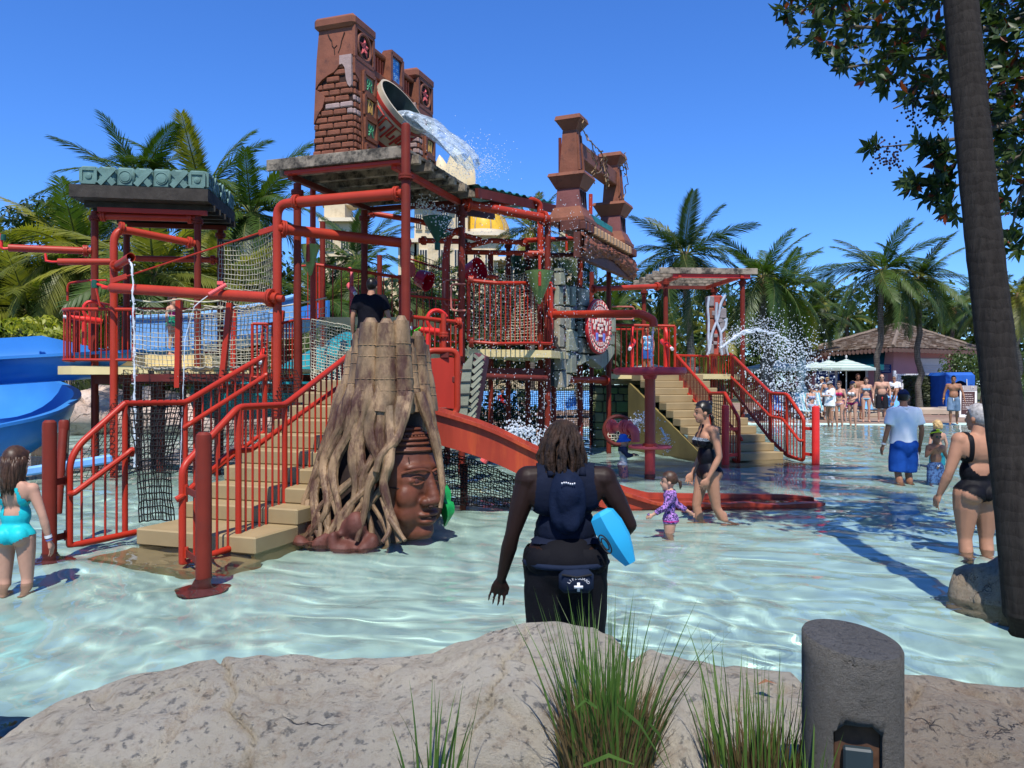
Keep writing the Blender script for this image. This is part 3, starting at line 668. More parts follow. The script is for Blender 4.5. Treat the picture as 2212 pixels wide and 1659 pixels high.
 pipe(t,[P(1135,555,15.5), P(1250,550,16.8)],.05, M_beam, 'e'); pipe(t,[P(1135,520,15.5), P(1250,515,17.2)],.05, M_pipe, 'e')
 pipe(t,[P(1188,680,14.95), P(1385,678,13.05), P(1411,692,13.0), P(1412,706,13.0)],.068, M_pipe, 's', n=18, bend=.09, name='spout')
 mb = MB(); a0, a1 = P(1030,402,13.6), P(1200,440,16.6); bk = V(-1.3,.9,.05); N = 44
 for k in range(N):
  z0 = .035 if (k // 2) % 2 == 0 else 0; z1 = .035 if ((k + 1) // 2) % 2 == 0 else 0
  p, q = a0.lerp(a1, k / N) + ZZ * z0, a0.lerp(a1,(k + 1) / N) + ZZ * z1
  mb.add([p, q, q + bk, p + bk, p - ZZ * .008, q - ZZ * .008, q + bk - ZZ * .008, p + bk - ZZ * .008],[(0,1,2,3),(7,6,5,4),(0,4,5,1),(3,2,6,7)])
 mb.build('corrugated_roof', mat('teal_roof_sheet',(.02,.15,.16), rough=.4, var=.2), t, smooth=False)
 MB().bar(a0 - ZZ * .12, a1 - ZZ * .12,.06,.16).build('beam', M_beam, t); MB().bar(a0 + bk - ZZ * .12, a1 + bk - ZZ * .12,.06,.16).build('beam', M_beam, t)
 return t
main_tower()
# ---------------------------------------------------------------- red gate panel beside the stump, lattice stone slab
t = thing('gate_panel', 'red flat panel in a rounded tube frame next to the stump', 'gate panel', P(955,895,11))
c = [P(918,758,10.9), P(988,758,11.05), P(988,897,11.05), P(918,897,10.9)]
MB().tube(fillet(c,.12,5, closed=True),.045,12, closed=True).build('frame', M_pipe, t)
nrm = (c[1] - c[0]).cross(c[3] - c[0]).normalized()
q = [c[0].lerp(c[2],.12), None, c[0].lerp(c[2],.90), None]; q[1] = c[1].lerp(c[3],.10); q[3] = c[3].lerp(c[1],.12)
MB().prism([q[0], q[1], q[2], q[3]], nrm * .02).build('panel', mat('scuffed_red_panel',(.40,.03,.015), rough=.5, var=.2, scale=3, stretch=(1,1,.2)), t, smooth=False, recalc=True)
for p in (c[0].lerp(c[1],.6) - ZZ * .06, c[1].lerp(c[2],.45) - V(.06,0,0), c[3].lerp(c[2],.55) + ZZ * .06): MB().bbox(p,(.12,.05,.09), r=.01).build('clip', M_beam, t)
def lattice_slab():
 t = thing('lattice_stone', 'grey carved stone slab with a woven lattice band leaning beside the slide', 'carved slab', P(1020,915,12.2))
 a, b, c2, d = P(996,925,12.1), P(1014,925,12.3), P(1046,768,12.3), P(1006,762,12.1)
 MB().prism([P(984,920,12.0), P(1006,925,12.0), P(1022,762,12.0), P(1000,790,12.0)], V(.12,.5,0)).build('slab', M_grey, t, smooth=False, recalc=True)
 for k in range(5):
  z = 800 + k * 26; MB().bar(P(985 + 2, z,11.99), P(1018, z - 1,11.99),.012,.02).build('joint', M_greyd, t)
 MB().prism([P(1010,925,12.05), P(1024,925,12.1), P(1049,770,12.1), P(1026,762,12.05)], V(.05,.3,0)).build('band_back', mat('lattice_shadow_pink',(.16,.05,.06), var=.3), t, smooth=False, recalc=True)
 for k in range(10):
  y0 = 775 + k * 16; x0 = 1024 - (y0 - 765) * .10; x1 = 1046 - (y0 - 765) * .15
  MB().bar(P(x0, y0 + 14,12.02), P(x1, y0 - 6,12.06),.055,.02, up=V(0,-1,0)).build('lattice_strip', M_grey, t); MB().bar(P(x0, y0 - 8,12.035), P(x1, y0 + 10,12.075),.045,.02, up=V(0,-1,0)).build('lattice_strip', M_grey, t)
lattice_slab()
# ---------------------------------------------------------------- brick gateway on the roof deck
def gateway():
 K = V(-2.33,11.78,4.885)
 t = thing('brick_gateway', 'brown brick and carved stone gateway standing on the timber roof deck', 'gateway', K + VT * 1.4)
 M_brick = mat('brown_brick',(.185,.063,.033), rough=.65, var=.28, scale=7, bump=.35, bscale=26, dirt=((.10,.036,.025),.30,6))
 M_pale = mat('pale_mauve_brick',(.30,.21,.19), rough=.7, var=.2, scale=7, bump=.3, bscale=26)
 M_red = mat('red_flower_paint',(.55,.10,.10), rough=.5); M_grn = mat('green_glyph_paint',(.10,.36,.17), rough=.5); M_yel = mat('ochre_glyph_paint',(.50,.30,.08), rough=.5)
 M_orange = mat('orange_bar_paint',(.50,.10,.045), rough=.5); M_bl = mat('blue_panel_paint',(.05,.25,.62), rough=.4); M_blw = mat('pale_blue_glyph',(.35,.6,.85), rough=.4)
 H = 2.13
 def pillar(v0, full):
  """pillar with its near corner at K + VT*v0; brick face to the camera side, carved face to +UT"""
  w0, w1 = .68,.57
  def hw(z): return w0 + (w1 - w0) * min(1, z / 1.75)
  def pt(a, b, z):      # a: 0 at near corner to 1 along -UT ; b: 0..1 along VT
   w_ = hw(z); ins = (w0 - w_) / 2
   return K + VT * v0 - UT * (ins + a * w_) + VT * (ins + b * w_) + ZZ * z
  core = MB(); zs = [0,.6,1.2,1.50]
  for i in range(3):
   z0, z1 = zs[i], zs[i + 1]
   core.hexa([pt(1,0, z0), pt(0,0, z0), pt(0,1, z0), pt(1,1, z0), pt(1,0, z1), pt(0,0, z1), pt(0,1, z1), pt(1,1, z1)])
  p = core.build('pillar', M_mortar, t, smooth=False)
  up = MB().hexa([pt(1.03,-.03,1.49), pt(-.03,-.03,1.49), pt(-.03,1.03,1.49), pt(1.03,1.03,1.49), pt(1.0,0,1.93), pt(0,0,1.93), pt(0,1,1.93), pt(1,1,1.93)]).build('upper_block', M_clay, p, smooth=False)
  MB().bbox(pt(.5,.5,2.01),(.70,.70,.18), UT, VT, r=.045).build('capstone', M_clay, p)
  nb = -VT; nr = UT
  rows = 14; rh = 1.40 / rows
  for r_ in range(rows):
   z = r_ * rh + .008; W = hw(z); x = (.0 if r_ % 2 else -.13)
   first = True
   while x < W - .02:
    bw = rnd.uniform(.19,.26); x0, x1 = max(0, x), min(W, x + bw - .016); x += bw
    if x1 - x0 < .05: continue
    if r_ >= 11 and not (.12 < (x0 + x1) / 2 < .50 - .1 * (r_ - 11)): continue
    if r_ in (7,8,9) and (x0 + x1) / 2 > W * .86: continue
    zc = z + rh / 2 - .008; a = (x0 + x1) / 2 / W
    m = M_pale if (r_ in (6,7,8) and x0 < .05) or (r_ == 7 and .2 < x0 < .5) else M_brick
    dep = .05 + rnd.uniform(-.006,.01)
    MB().bbox(pt(a,0, zc) + nb * (dep / 2 - .02),(x1 - x0, dep, rh - .02), UT, VT, r=.014).build('brick', m, p)
   for (b0, b1) in (((.02,.19),(.2,.28)) if r_ % 2 else ((.0,.10),(.12,.27))):
    if r_ > 9 and b0 > .1: continue
    zc = z + rh / 2 - .008
    MB().bbox(pt(0,(b0 + b1) / 2, zc) + nr * .008,((b1 - b0) * W,.05, rh - .02), VT, nr, r=.013).build('brick', M_pale if r_ in (6,8) else M_brick, p)
  ed = [(0.0,1.03),(.05,1.0),(.11,1.04),(.15,1.12),(.19,1.30),(.26,1.36),(.34,1.35),(.42,1.29),(.5,1.25),(.64,1.22),(.82,1.16),(.92,1.1),(1,1.02)]
  mb = MB(); pl = [pt(a,0, z) + nb * .004 for a, z in ed] + [pt(1,0,1.42) + nb * .004, pt(0,0,1.42) + nb * .004]
  for i in range(len(ed) - 1):
   (a0, z0),(a1, z1) = ed[i], ed[i + 1]
   mb.mi = 1 if i < 6 else 0
   q = [pt(a1,0, z1), pt(a0,0, z0), pt(a0,0,1.488), pt(a1,0,1.488)]
   mb.hexa([q[0] + nb * .002, q[1] + nb * .002, q[1] - nb * .02, q[0] - nb * .02, q[3] + nb * .05, q[2] + nb * .05, q[2] - nb * .02, q[3] - nb * .02] if False else [q[0] - nb * .02, q[1] - nb * .02, q[2] - nb * .02, q[3] - nb * .02, q[0] + nb * .045, q[1] + nb * .045, q[2] + nb * .045, q[3] + nb * .045])
  mb.build('plaster',[M_clay, M_pale], p, smooth=False, recalc=True)
  q = [pt(.88,0,.66), pt(.78,0,.74), pt(.72,0,.88), pt(.82,0,.96), pt(1,0,1.03), pt(1,0,.5)]; MB().prism([x - nb * .02 for x in q], nb * .065).build('plaster', M_clay, p, smooth=False, recalc=True)
  q = [pt(0,.26,0), pt(0,.32,.25), pt(0,.30,.5), pt(0,.24,.75), pt(0,.27,1.0), pt(0,.20,1.15), pt(0,.0,1.22), pt(0,0,1.49), pt(0,1,1.49), pt(0,1,0)]
  MB().prism([x - nr * .01 for x in q], nr * .05).build('plaster', M_clay, p, smooth=False, recalc=True)
  for k in range(4):
   zc = .13 + k * .345 if k else .10; hh = .30 if k else .24; c = pt(0,.66, zc) + nr * .045; fw = .34
   mb = MB()
   for (x0, z0),(x1, z1) in (((-.17,-.15),(.17,-.15)),((.17,-.15),(.17,.15)),((.17,.15),(-.17,.15)),((-.17,.15),(-.17,-.15))):
    s = hh / .30; mb.bar(c + VT * x0 * 1.0 + ZZ * z0 * s, c + VT * x1 + ZZ * z1 * s,.055,.06, up=nr)
   f = mb.build('tile_frame', M_clay, p)
   MB().bbox(c - nr * .015,(.30,.03, hh - .04), VT, nr, r=.004).build('tile', mat('tan_tile',(.27,.15,.09), var=.2, scale=9), f)
   g = M_grn if k % 2 else M_yel; mb = MB()
   if k % 2:
    for sx in (-1,1):
     mb.tube([c + VT * (sx * .035 + .03 * math.cos(a) * sx) + ZZ * (.035 + .04 * math.sin(a)) + nr * .006 for a in np.linspace(-1,4.6,12)],.012,6)
     mb.tube([c + VT * (sx * (.02 + .05 * s)) + ZZ * (-.02 - .075 * s) + nr * .006 for s in (0,.4,1)],.013,6)
    mb.tube([c + VT * (.06 * math.cos(a)) + ZZ * (-.045 + .03 * math.sin(a)) + nr * .006 for a in np.linspace(0,3.14,8)],.012,6)
   else:
    for sx in (-1,1):
     mb.tube([c + VT * sx * x + ZZ * z + nr * .006 for x, z in ((.02,.10),(.05,.09),(.055,.03),(.05,-.09))],.013,6); mb.tube([c + VT * sx * x + ZZ * z + nr * .006 for x, z in ((.0,.03),(.022,.0),(.02,-.07))],.011,6)
    mb.tube([c + VT * x + ZZ * z + nr * .006 for x, z in ((-.09,.08),(-.03,.105),(.03,.105),(.09,.08))],.011,6)
   mb.build('glyph', g, f)
  for cr in ([(.72,1.86),(.66,1.78),(.60,1.74),(.58,1.66),(.52,1.62),(.50,1.52)],[(.22,1.84),(.30,1.72),(.34,1.62),(.40,1.54)],[(.52,1.62),(.44,1.66)]): MB().tube([pt(a_,-.02, z_) + nb * .004 for a_, z_ in cr],.009,4).build('crack', M_mortar, up)
  c = pt(-.03,.5,1.70) + nr * .012
  mb = MB()
  for (x0, z0),(x1, z1) in (((-.27,-.23),(.27,-.23)),((.27,-.23),(.27,.23)),((.27,.23),(-.27,.23)),((-.27,.23),(-.27,-.23))): mb.bar(c + VT * x0 + ZZ * z0, c + VT * x1 + ZZ * z1,.06,.05, up=nr)
  mb.tube([c + VT * .195 * math.cos(a) + ZZ * .195 * math.sin(a) for a in np.linspace(0,6.2832,25)[:-1]],.03,8, closed=True)
  rd = mb.build('roundel', M_clay, up)
  MB().lathe(c - nr * .018,[(.19,0),(.19,.012)],24, nr).build('roundel_back', M_mortar, up)
  for k in range(5):
   a = math.pi / 2 + k * 6.2832 / 5; dr = VT * math.cos(a) + ZZ * math.sin(a); sd_ = VT * -math.sin(a) + ZZ * math.cos(a)
   MB().add([c + nr * .005, c + dr * .06 + sd_ * .035 + nr * .012, c + dr * .155 + nr * .004, c + dr * .06 - sd_ * .035 + nr * .012, c + dr * .08 + nr * .035],[(0,1,4),(1,2,4),(2,3,4),(3,0,4)]).build('petal', M_red, up, recalc=True)
  return pt
 p1 = pillar(0, True); p2 = pillar(2.15, True)
 A = K + VT * .60 - UT * .30; Bq = K + VT * 2.2 - UT * .30; L = (Bq - A).length; mid = (A + Bq) / 2
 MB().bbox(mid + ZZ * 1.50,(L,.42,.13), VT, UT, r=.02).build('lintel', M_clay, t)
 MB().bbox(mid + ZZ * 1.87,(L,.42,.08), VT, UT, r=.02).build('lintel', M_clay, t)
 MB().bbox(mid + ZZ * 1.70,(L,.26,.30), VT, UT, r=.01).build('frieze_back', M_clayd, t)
 for s in (-1,1):
  for k in range(6): MB().bbox(mid + VT * s * (.24 + k * .088) + UT * .14 + ZZ * 1.695,(.036,.05,.25), VT, UT, r=.008).build('frieze_bar', M_orange, t)
 o = MB()
 c = mid + UT * .22 + ZZ * 1.74
 for (x0, z0),(x1, z1) in (((-.2,-.24),(.2,-.24)),((.2,-.24),(.2,.24)),((.2,.24),(-.2,.24)),((-.2,.24),(-.2,-.24))): o.bar(c + VT * x0 + ZZ * z0, c + VT * x1 + ZZ * z1,.075,.16, up=UT)
 o = o.build('cartouche', M_clay, t); MB().bbox(c - UT * .0,(.34,.06,.42), VT, UT, r=.006).build('panel', M_bl, o)
 mb = MB()
 for k,(x, z, l, h) in enumerate(((-.08,.13,1,0),(.05,.13,1,1),(-.07,.03,0,1),(.07,.02,1,0),(-.06,-.08,1,1),(.06,-.09,1,0),(0,-.15,1,0))):
  q = c + UT * .034 + VT * x + ZZ * z
  for e in (q, q + ZZ * .03): mb.bar(e - VT * .04, e + VT * .04,.012,.008, up=UT)
  if h: mb.bar(q + VT * .04, q + VT * .04 + ZZ * .05,.012,.008, up=UT)
 mb.build('glyph', M_blw, o)
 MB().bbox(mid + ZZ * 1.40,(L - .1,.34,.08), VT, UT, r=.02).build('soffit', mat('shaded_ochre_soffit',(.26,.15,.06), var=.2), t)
gateway()
M_pour = bpy.data.materials.new('pouring_water'); M_pour.use_nodes = True
def _pour(m):
 n = m.node_tree.nodes; L = m.node_tree.links; b = n['Principled BSDF']; b.inputs['Base Color'].default_value = (.55,.64,.72,1); b.inputs['Roughness'].default_value = .10; b.inputs['IOR'].default_value = 1.33
 tc = n.new('ShaderNodeTexCoord'); mp = n.new('ShaderNodeMapping'); mp.inputs['Scale'].default_value = (5,16,9); L.new(tc.outputs['Object'], mp.inputs[0]); nz = n.new('ShaderNodeTexNoise'); nz.inputs['Scale'].default_value = 1.6; nz.inputs['Detail'].default_value = 7; nz.inputs['Roughness'].default_value = .7; L.new(mp.outputs[0], nz.inputs['Vector'])
 rp = n.new('ShaderNodeValToRGB'); rp.color_ramp.elements[0].position = .36; rp.color_ramp.elements[1].position = .66; rp.color_ramp.elements[0].color = (.12,.12,.12,1); rp.color_ramp.elements[1].color = (.95,.95,.95,1); L.new(nz.outputs[0], rp.inputs[0])
 bp = n.new('ShaderNodeBump'); bp.inputs['Strength'].default_value = 1; bp.inputs['Distance'].default_value = .05; L.new(nz.outputs[0], bp.inputs['Height']); L.new(bp.outputs[0], b.inputs['Normal'])
 tb = n.new('ShaderNodeBsdfTransparent'); tb.inputs[0].default_value = (.86,.93,.97,1); ms = n.new('ShaderNodeMixShader'); L.new(rp.outputs[0], ms.inputs[0]); L.new(tb.outputs[0], ms.inputs[1]); L.new(b.outputs[0], ms.inputs[2]); L.new(ms.outputs[0], n['Material Output'].inputs[0])
_pour(M_pour)
def bucket():
 n = (UT * .80 + ZZ * .52 + V(0,-.12,0)).normalized(); rim = P(872,228,12.72); Lb = 1.02
 t = thing('tipping_bucket', 'large round tipping bucket with cream and red key border pouring water', 'bucket', rim - n * .5)
 base = rim - n * Lb
 M_in = mat('dark_bucket_lining',(.02,.035,.035), rough=.35, var=.3)
 M_cr = mat('cream_key_band',(.42,.36,.27), rough=.55, var=.15, scale=5); M_kr = mat('red_key_band',(.34,.035,.025), rough=.5, var=.15)
 M_kb = mat('blue_bucket_band',(.02,.08,.24), rough=.5, var=.2)
 r0, r1 = .33,.50
 def rad(h): return r0 + (r1 - r0) * (h / Lb) ** .8
 MB().lathe(base,[(.05,-.03),(r0 * .9,0),(rad(.12),.12),(rad(.22),.22),(rad(.40),.40)],40, n).build('base', M_kb, t)
 MB().lathe(base,[(rad(.40),.40),(rad(.60),.60),(rad(.88),.88),(rad(.96),.96),(r1, Lb),(r1 - .035, Lb + .004)],40, n, cap=False).build('wall', M_cr, t)
 MB().lathe(base,[(r1 - .034, Lb),(rad(.6) - .05,.6),(.28,.1),(.001,.1)],40, n, cap=False).build('lining', M_in, t)
 for h, m in ((.43, M_kr),(.90, M_kr)): MB().lathe(base,[(rad(h - .03) + .003, h - .03),(rad(h - .03) + .012, h - .028),(rad(h + .03) + .012, h + .028),(rad(h + .03) + .003, h + .03)],40, n, cap=False).build('band', m, t)
 a, b = frame_from(n); K = 14
 for k in range(K):
  a0 = 6.2832 * k / K
  def q(s, h): x = a0 + s * 6.2832 / K; return base + n * h + (a * math.cos(x) + b * math.sin(x)) * (rad(h) + .008)
  path = [q(.05,.52), q(.05,.82), q(.80,.82), q(.80,.60), q(.40,.60), q(.40,.70)]
  MB().tube(path,.021,4).build('key', M_kr, t)
 for k in range(16):
  x = 6.2832 * k / 16; MB().ell(base + n * .30 + (a * math.cos(x) + b * math.sin(x)) * (rad(.3) + .0),(.045,.045,.045),10,6).build('stud', mat('blue_stud',(.04,.2,.5), rough=.4), t)
 for s in (1,-1): MB().tube([rim - n * .55 + VT * s * .42, rim - n * .55 + VT * s * .72],.04,10).build('axle', M_beam, t)
 rg = random.Random(4); W = 40; Hn = 34; side = n.cross(ZZ).normalized()
 low = rim - (ZZ - n * n.dot(ZZ)).normalized() * .22
 def f(u, v):
  a_ = u * 6.2832; x = .33 * math.cos(a_) * (1 + .10 * v); th = (.15 - .05 * v) * math.sin(a_) * (.55 + .45 * min(1, v * 5))
  q = low - n * .22 * (1 - v) + side * x + UT * (.72 * v + .26 * v * v) + V(0,-.05,0) * v - ZZ * (-.16 * v + .98 * v * v)
  k = mnoise.noise(V(math.cos(a_) * 2.5, math.sin(a_) * 2.5, v * 1.6)) * .07 + mnoise.noise(V(math.cos(a_) * 7, math.sin(a_) * 7, v * 4)) * .04
  up = (ZZ * .75 + UT * .66 * min(1, v * 1.3)).normalized()
  return q + up * (th + k)
 o = MB().grid(f, W, Hn); o = o.build('pouring_water', M_pour, angle=180)
 tag(o, 'white sheet of water pouring out of the tipping bucket', 'water')
 mb = MB()
 for _ in range(1100):
  p = P(1000,362,12.7) + V(rg.gauss(.15,.26), rg.gauss(0,.35), abs(rg.gauss(0,.22)) - .1); mb.ell(p, rg.uniform(.003,.009),4,3)
 tag(mb.build('splash_drops', M_foam, smooth=False), kind='stuff', label='spray of white drops at the corner of the timber roof', cat='spray')
 mb = MB()
 for _ in range(3600):
  u = rg.random(); p = V(rg.uniform(-1.5,1.4), rg.uniform(13.0,16.0), rg.uniform(-.05,4.6)); r_ = rg.uniform(.0035,.0075); mb.ell(p,(r_, r_, r_ * rg.uniform(1,2.5)),4,3)
 tag(mb.build('falling_drops', M_foam, smooth=False), kind='stuff', label='rain of drops falling through the tower', cat='drops')
 mb = MB()
 for _ in range(600):
  s = rg.random(); p = P(905,440,13.6).lerp(P(975,475,13.6), s) + V(rg.gauss(0,.10), rg.gauss(0,.2), rg.gauss(0,.10) - .1 * s); mb.ell(p, rg.uniform(.005,.016),5,3)
 tag(mb.build('splash_drops', M_foam, smooth=False), kind='stuff', label='white splash bursting above the dark green funnel', cat='spray')
bucket()
# ================================================================ temple portal, stone shield, hoppers, right-hand stairs
def portal():
 A, B = V(1.14,15.3,0), V(2.24,17.75,0); u = (B - A).normalized(); n = V(u.y,-u.x,0)      # u along the row, n towards the viewer's right
 t = thing('temple_portal', 'carved brown stone portal frame wound with vines on top of the red columns', 'portal', A + (B - A) / 2 + ZZ * 4.0)
 M_pur = mat('purple_brown_stone',(.17,.06,.055), rough=.65, var=.2, scale=4, bump=.3, bscale=12)
 M_lite = mat('light_tooth_stone',(.36,.22,.12), rough=.6, var=.25, scale=5)
 def pillar(c, k):
  def bb(z0, z1, w0, w1, m, nm, par, r=.03, dn=0):
   """frustum: half widths w0 at z0, w1 at z1 ; w = (along u, along n)"""
   q = [c + u * (x * w[0]) + n * (y * w[1]) + ZZ * z for w, z in ((w0, z0),(w1, z1)) for x, y in ((-1,1),(-1,-1),(1,-1),(1,1))]
   return MB().hexa([q[i] for i in (1,0,3,2,5,4,7,6)]).build(nm, m, par, smooth=False, recalc=True)
  s = k
  p = bb(4.62,4.84,(.34,.36),(.25,.26), M_clay, 'plinth', t)
  bb(4.55,4.62,(.36,.38),(.36,.38), M_clay, 'plinth', t)
  b2 = bb(4.84,5.20,(.22,.24),(.20,.22), M_pur, 'lower_block', p)
  for j in range(3):   # ragged claw cuts in the outward face
   q = c + n * .235 + u * (-.12 + j * .12) + ZZ * 5.16
   MB().add([q - u * .03, q + u * .03, q + u * .015 - ZZ * .17, q + u * .03 - ZZ * .28, q - u * .005 - ZZ * .17, q - u * .03 + n * .012, q + u * .03 + n * .012, q + u * .015 - ZZ * .17 + n * .012, q + u * .03 - ZZ * .28 + n * .012, q - u * .005 - ZZ * .17 + n * .012],[(5,6,7,8,9),(0,1,6,5),(1,2,7,6),(2,3,8,7),(3,4,9,8),(4,0,5,9)]).build('claw_cut', M_mortar, p, smooth=False)
  bb(5.20,5.42,(.22,.24),(.33,.36), M_clay, 'capital', p); bb(5.42,5.48,(.34,.37),(.32,.35), M_clay, 'capital', p)
  sh = bb(5.48,6.32,(.17,.19),(.12,.14), M_clay, 'shaft', t)
  for s2 in (-1,1): MB().bar(c + n * (.205) + u * s2 * .11 + ZZ * 5.55, c + n * .15 + u * s2 * .08 + ZZ * 6.25,.05,.04, up=n).build('shaft_rib', M_clay, sh)
  MB().bar(c + n * (.196) + ZZ * 5.6, c + n * .148 + ZZ * 6.2,.09,.02, up=n).build('shaft_recess', M_clayd, sh)
  bb(6.32,6.50,(.12,.13),(.24,.25), M_clay, 'capital', sh); bb(6.50,6.58,(.25,.26),(.23,.24), M_clay, 'capital', sh)
 pillar(A,0); pillar(B,1)
 mid = (A + B) / 2; L = (B - A).length
 lt = MB().bbox(mid + ZZ * 6.02,(L - .22,.26,.32), u, n, r=.02).build('lintel', M_clay, t)
 mb = MB()
 rg = random.Random(2)
 for k in range(11):     # recessed angular marks cut in a row
  c = mid + u * (-.5 + k * .1) + n * .132 + ZZ * 6.04
  for e in range(3):
   p = c + u * rg.uniform(-.03,.03) + ZZ * rg.uniform(-.09,.09)
   q = p + (u * .05 if rg.random() < .5 else ZZ * .08); mb.bar(p, q,.018,.012, up=n)
 mb.build('carved_mark', M_mortar, lt)
 for k in range(9):
  rg = random.Random(30 + k); pts = []; q = (A if k % 2 else B) + n * .3 + ZZ * (6.6 - .12 * k) if k < 6 else mid + n * .2 + u * rg.uniform(-.5,.5) + ZZ * 6.25
  for j in range(16):
   pts.append(q); q = q + u * (rg.uniform(-.12,.16) if k % 2 else rg.uniform(-.16,.12)) - ZZ * rg.uniform(-.03,.11) + n * rg.uniform(-.03,.03)
  MB().tube(pts,.011,5).build('vine', mat('dry_vine',(.20,.13,.07), var=.4), t)
 e0, e1 = A - u * .50 + n * .34, B + u * .48 + n * .34; d = (e1 - e0); Ld = d.length
 MB().bbox((e0 + e1) / 2 + ZZ * 4.44 - n * .2,(Ld,.38,.20), u, n, r=.01).build('ledge', M_clayd, t)
 for k in range(17):
  c = e0 + d * ((k + .5) / 17) + ZZ * 4.43 + n * .03
  MB().bbox(c,(Ld / 17 * .6,.12,.17), u, n, r=.022).build('tooth', M_lite if 2 < k < 15 else M_clayd, t)
 def f(a, v):
  z = 4.30 - v * (.36 + .13 * (1 - abs(2 * a - 1)) * 0 + .10 * math.cos(a * 6.28)); q = e0 + d * a + ZZ * z
  r_ = mnoise.noise(V(a * 26, v * 7,0)) * .07 + mnoise.noise(V(a * 60, v * 16,4)) * .03
  return q + n * (.02 + r_ + .07 * math.sin(v * 3.14))
 g = MB().grid(f,90,16); g.build('carved_board', M_clay, t, angle=60)
 MB().prism([e0 + ZZ * 3.84, e1 + ZZ * 3.84, e1 + ZZ * 4.31, e0 + ZZ * 4.31],-n * .12).build('board_back', M_clayd, t, smooth=False, recalc=True)
 MB().bbox(mid + ZZ * 4.83 + n * .08,(L - .9,.10,.13), u, n, r=.008).build('teal_rail', mat('teal_paint',(.02,.20,.16), rough=.45, var=.15), t)
 MB().bbox(mid + ZZ * 4.65 + n * .10,(L - .9,.10,.20), u, n, r=.008).build('rust_board', mat('rust_board_paint',(.30,.085,.035), rough=.5, var=.2), t)
 MB().tube([mid - n * .3 - u * .1 + ZZ * 4.4, mid - n * .3 - u * .1 + ZZ * 6.0],.03,10).build('stay_pole', M_beam, t)
 MB().tube([A - n * .2 - u * .1 + ZZ * 4.4, A - n * .2 - u * .1 + ZZ * 6.2],.03,10).build('stay_pole', M_beam, t)
portal()
def shield():
 A, B = V(.80,15.2,0), V(2.14,17.35,0); u = (B - A).normalized(); n = V(u.y,-u.x,0); L = (B - A).length
 t = thing('stone_shield', 'grey carved stone wall panel carrying a round red and white medallion', 'carved panel',(A + B) / 2 + ZZ * 1.7)
 rg = random.Random(11)
 topz = [(0,3.72),(.09,3.70),(.14,3.45),(.24,3.42),(.3,3.5),(.42,3.48),(.52,3.4),(.62,3.15),(.72,3.0),(.85,3.02),(1,2.95)]
 botz = [(0,1.42),(.10,1.40),(.16,1.62),(.26,1.66),(.34,1.98),(.5,2.0),(.6,1.85),(.72,1.78),(.84,1.9),(1,2.15)]
 def itp(tb, a):
  for (a0, z0),(a1, z1) in zip(tb, tb[1:]):
   if a <= a1: return z0 + (z1 - z0) * (a - a0) / (a1 - a0)
  return tb[-1][1]
 N = 20; back = MB()
 for k in range(N):
  a0, a1 = k / N,(k + 1) / N
  q = [A + u * L * a + ZZ * z for a, z in ((a0, itp(botz, a0) + .05),(a1, itp(botz, a1) + .05),(a1, itp(topz, a1) - .04),(a0, itp(topz, a0) - .04))]
  back.hexa([x - n * .10 for x in q] + [x + n * .0 for x in q])
 back.build('backing', M_greyd, t, smooth=False, recalc=True)
 M_g2 = mat('warm_grey_stone',(.27,.25,.19), rough=.75, var=.25, scale=3, bump=.5, bscale=12, dirt=((.36,.20,.10),.35,1.5)); M_g3 = mat('mauve_stone',(.16,.13,.17), rough=.7, var=.25, scale=5, bump=.3)
 bands = [(0,.085),(.11,.27),(.31,.66),(.70,.82),(.84,1.0)]
 for bi,(b0, b1) in enumerate(bands):
  z = min(itp(botz, b0), itp(botz, b1)); zt = max(itp(topz, b0), itp(topz, b1))
  while z < zt - .05:
   h = rg.uniform(.26,.46); z1 = min(zt, z + h); nx = 1 if b1 - b0 < .13 else 2
   for i in range(nx):
    sp = .5 + rg.uniform(-.12,.12)
    x0, x1 = (b0, b1) if nx == 1 else ((b0, b0 + (b1 - b0) * sp) if i == 0 else (b0 + (b1 - b0) * sp, b1))
    zz = [max(z, itp(botz, x0)), max(z, itp(botz, x1)), min(z1, itp(topz, x1)), min(z1, itp(topz, x0))]
    if zz[2] - zz[1] < .06 or zz[3] - zz[0] < .06: continue
    g = .012; dp = .12 + rg.uniform(-.03,.05) + (.06 if bi == 2 else 0)
    zg = .5 * (zz[2] + zz[3] + .0); wob = rg.uniform(-.03,.03)
    c0, c1 = A + u * L * x0 + u * g, A + u * L * x1 - u * g
    q = [c0 + ZZ * (zz[0] + g), c1 + ZZ * (zz[1] + g), c1 + ZZ * (zz[2] - g + wob), c0 + ZZ * (zz[3] - g - wob)]
    cc = (q[0] + q[2]) / 2
    f = [x.lerp(cc,.10) + n * dp for x in q]
    MB().add(q + [x + n * dp * .75 for x in q] + f,[(0,1,5,4),(1,2,6,5),(2,3,7,6),(3,0,4,7),(4,5,9,8),(5,6,10,9),(6,7,11,10),(7,4,8,11),(8,9,10,11)]).build('stone', rg.choice([M_grey, M_grey, M_g2]), t, smooth=False, recalc=True)
   z = z1
 for a, zc in ((.098,3.35),(.098,2.35),(.098,1.75),(.29,3.0),(.29,2.05),(.68,2.75),(.68,2.15),(.83,2.0)):   # mauve lozenges in the joints
  c = A + u * L * a + ZZ * zc + n * .05
  MB().add([c - ZZ * .24, c + u * .075, c + ZZ * .24, c - u * .075, c + n * .07],[(0,1,4),(1,2,4),(2,3,4),(3,0,4)]).build('lozenge', M_g3, t, smooth=False)
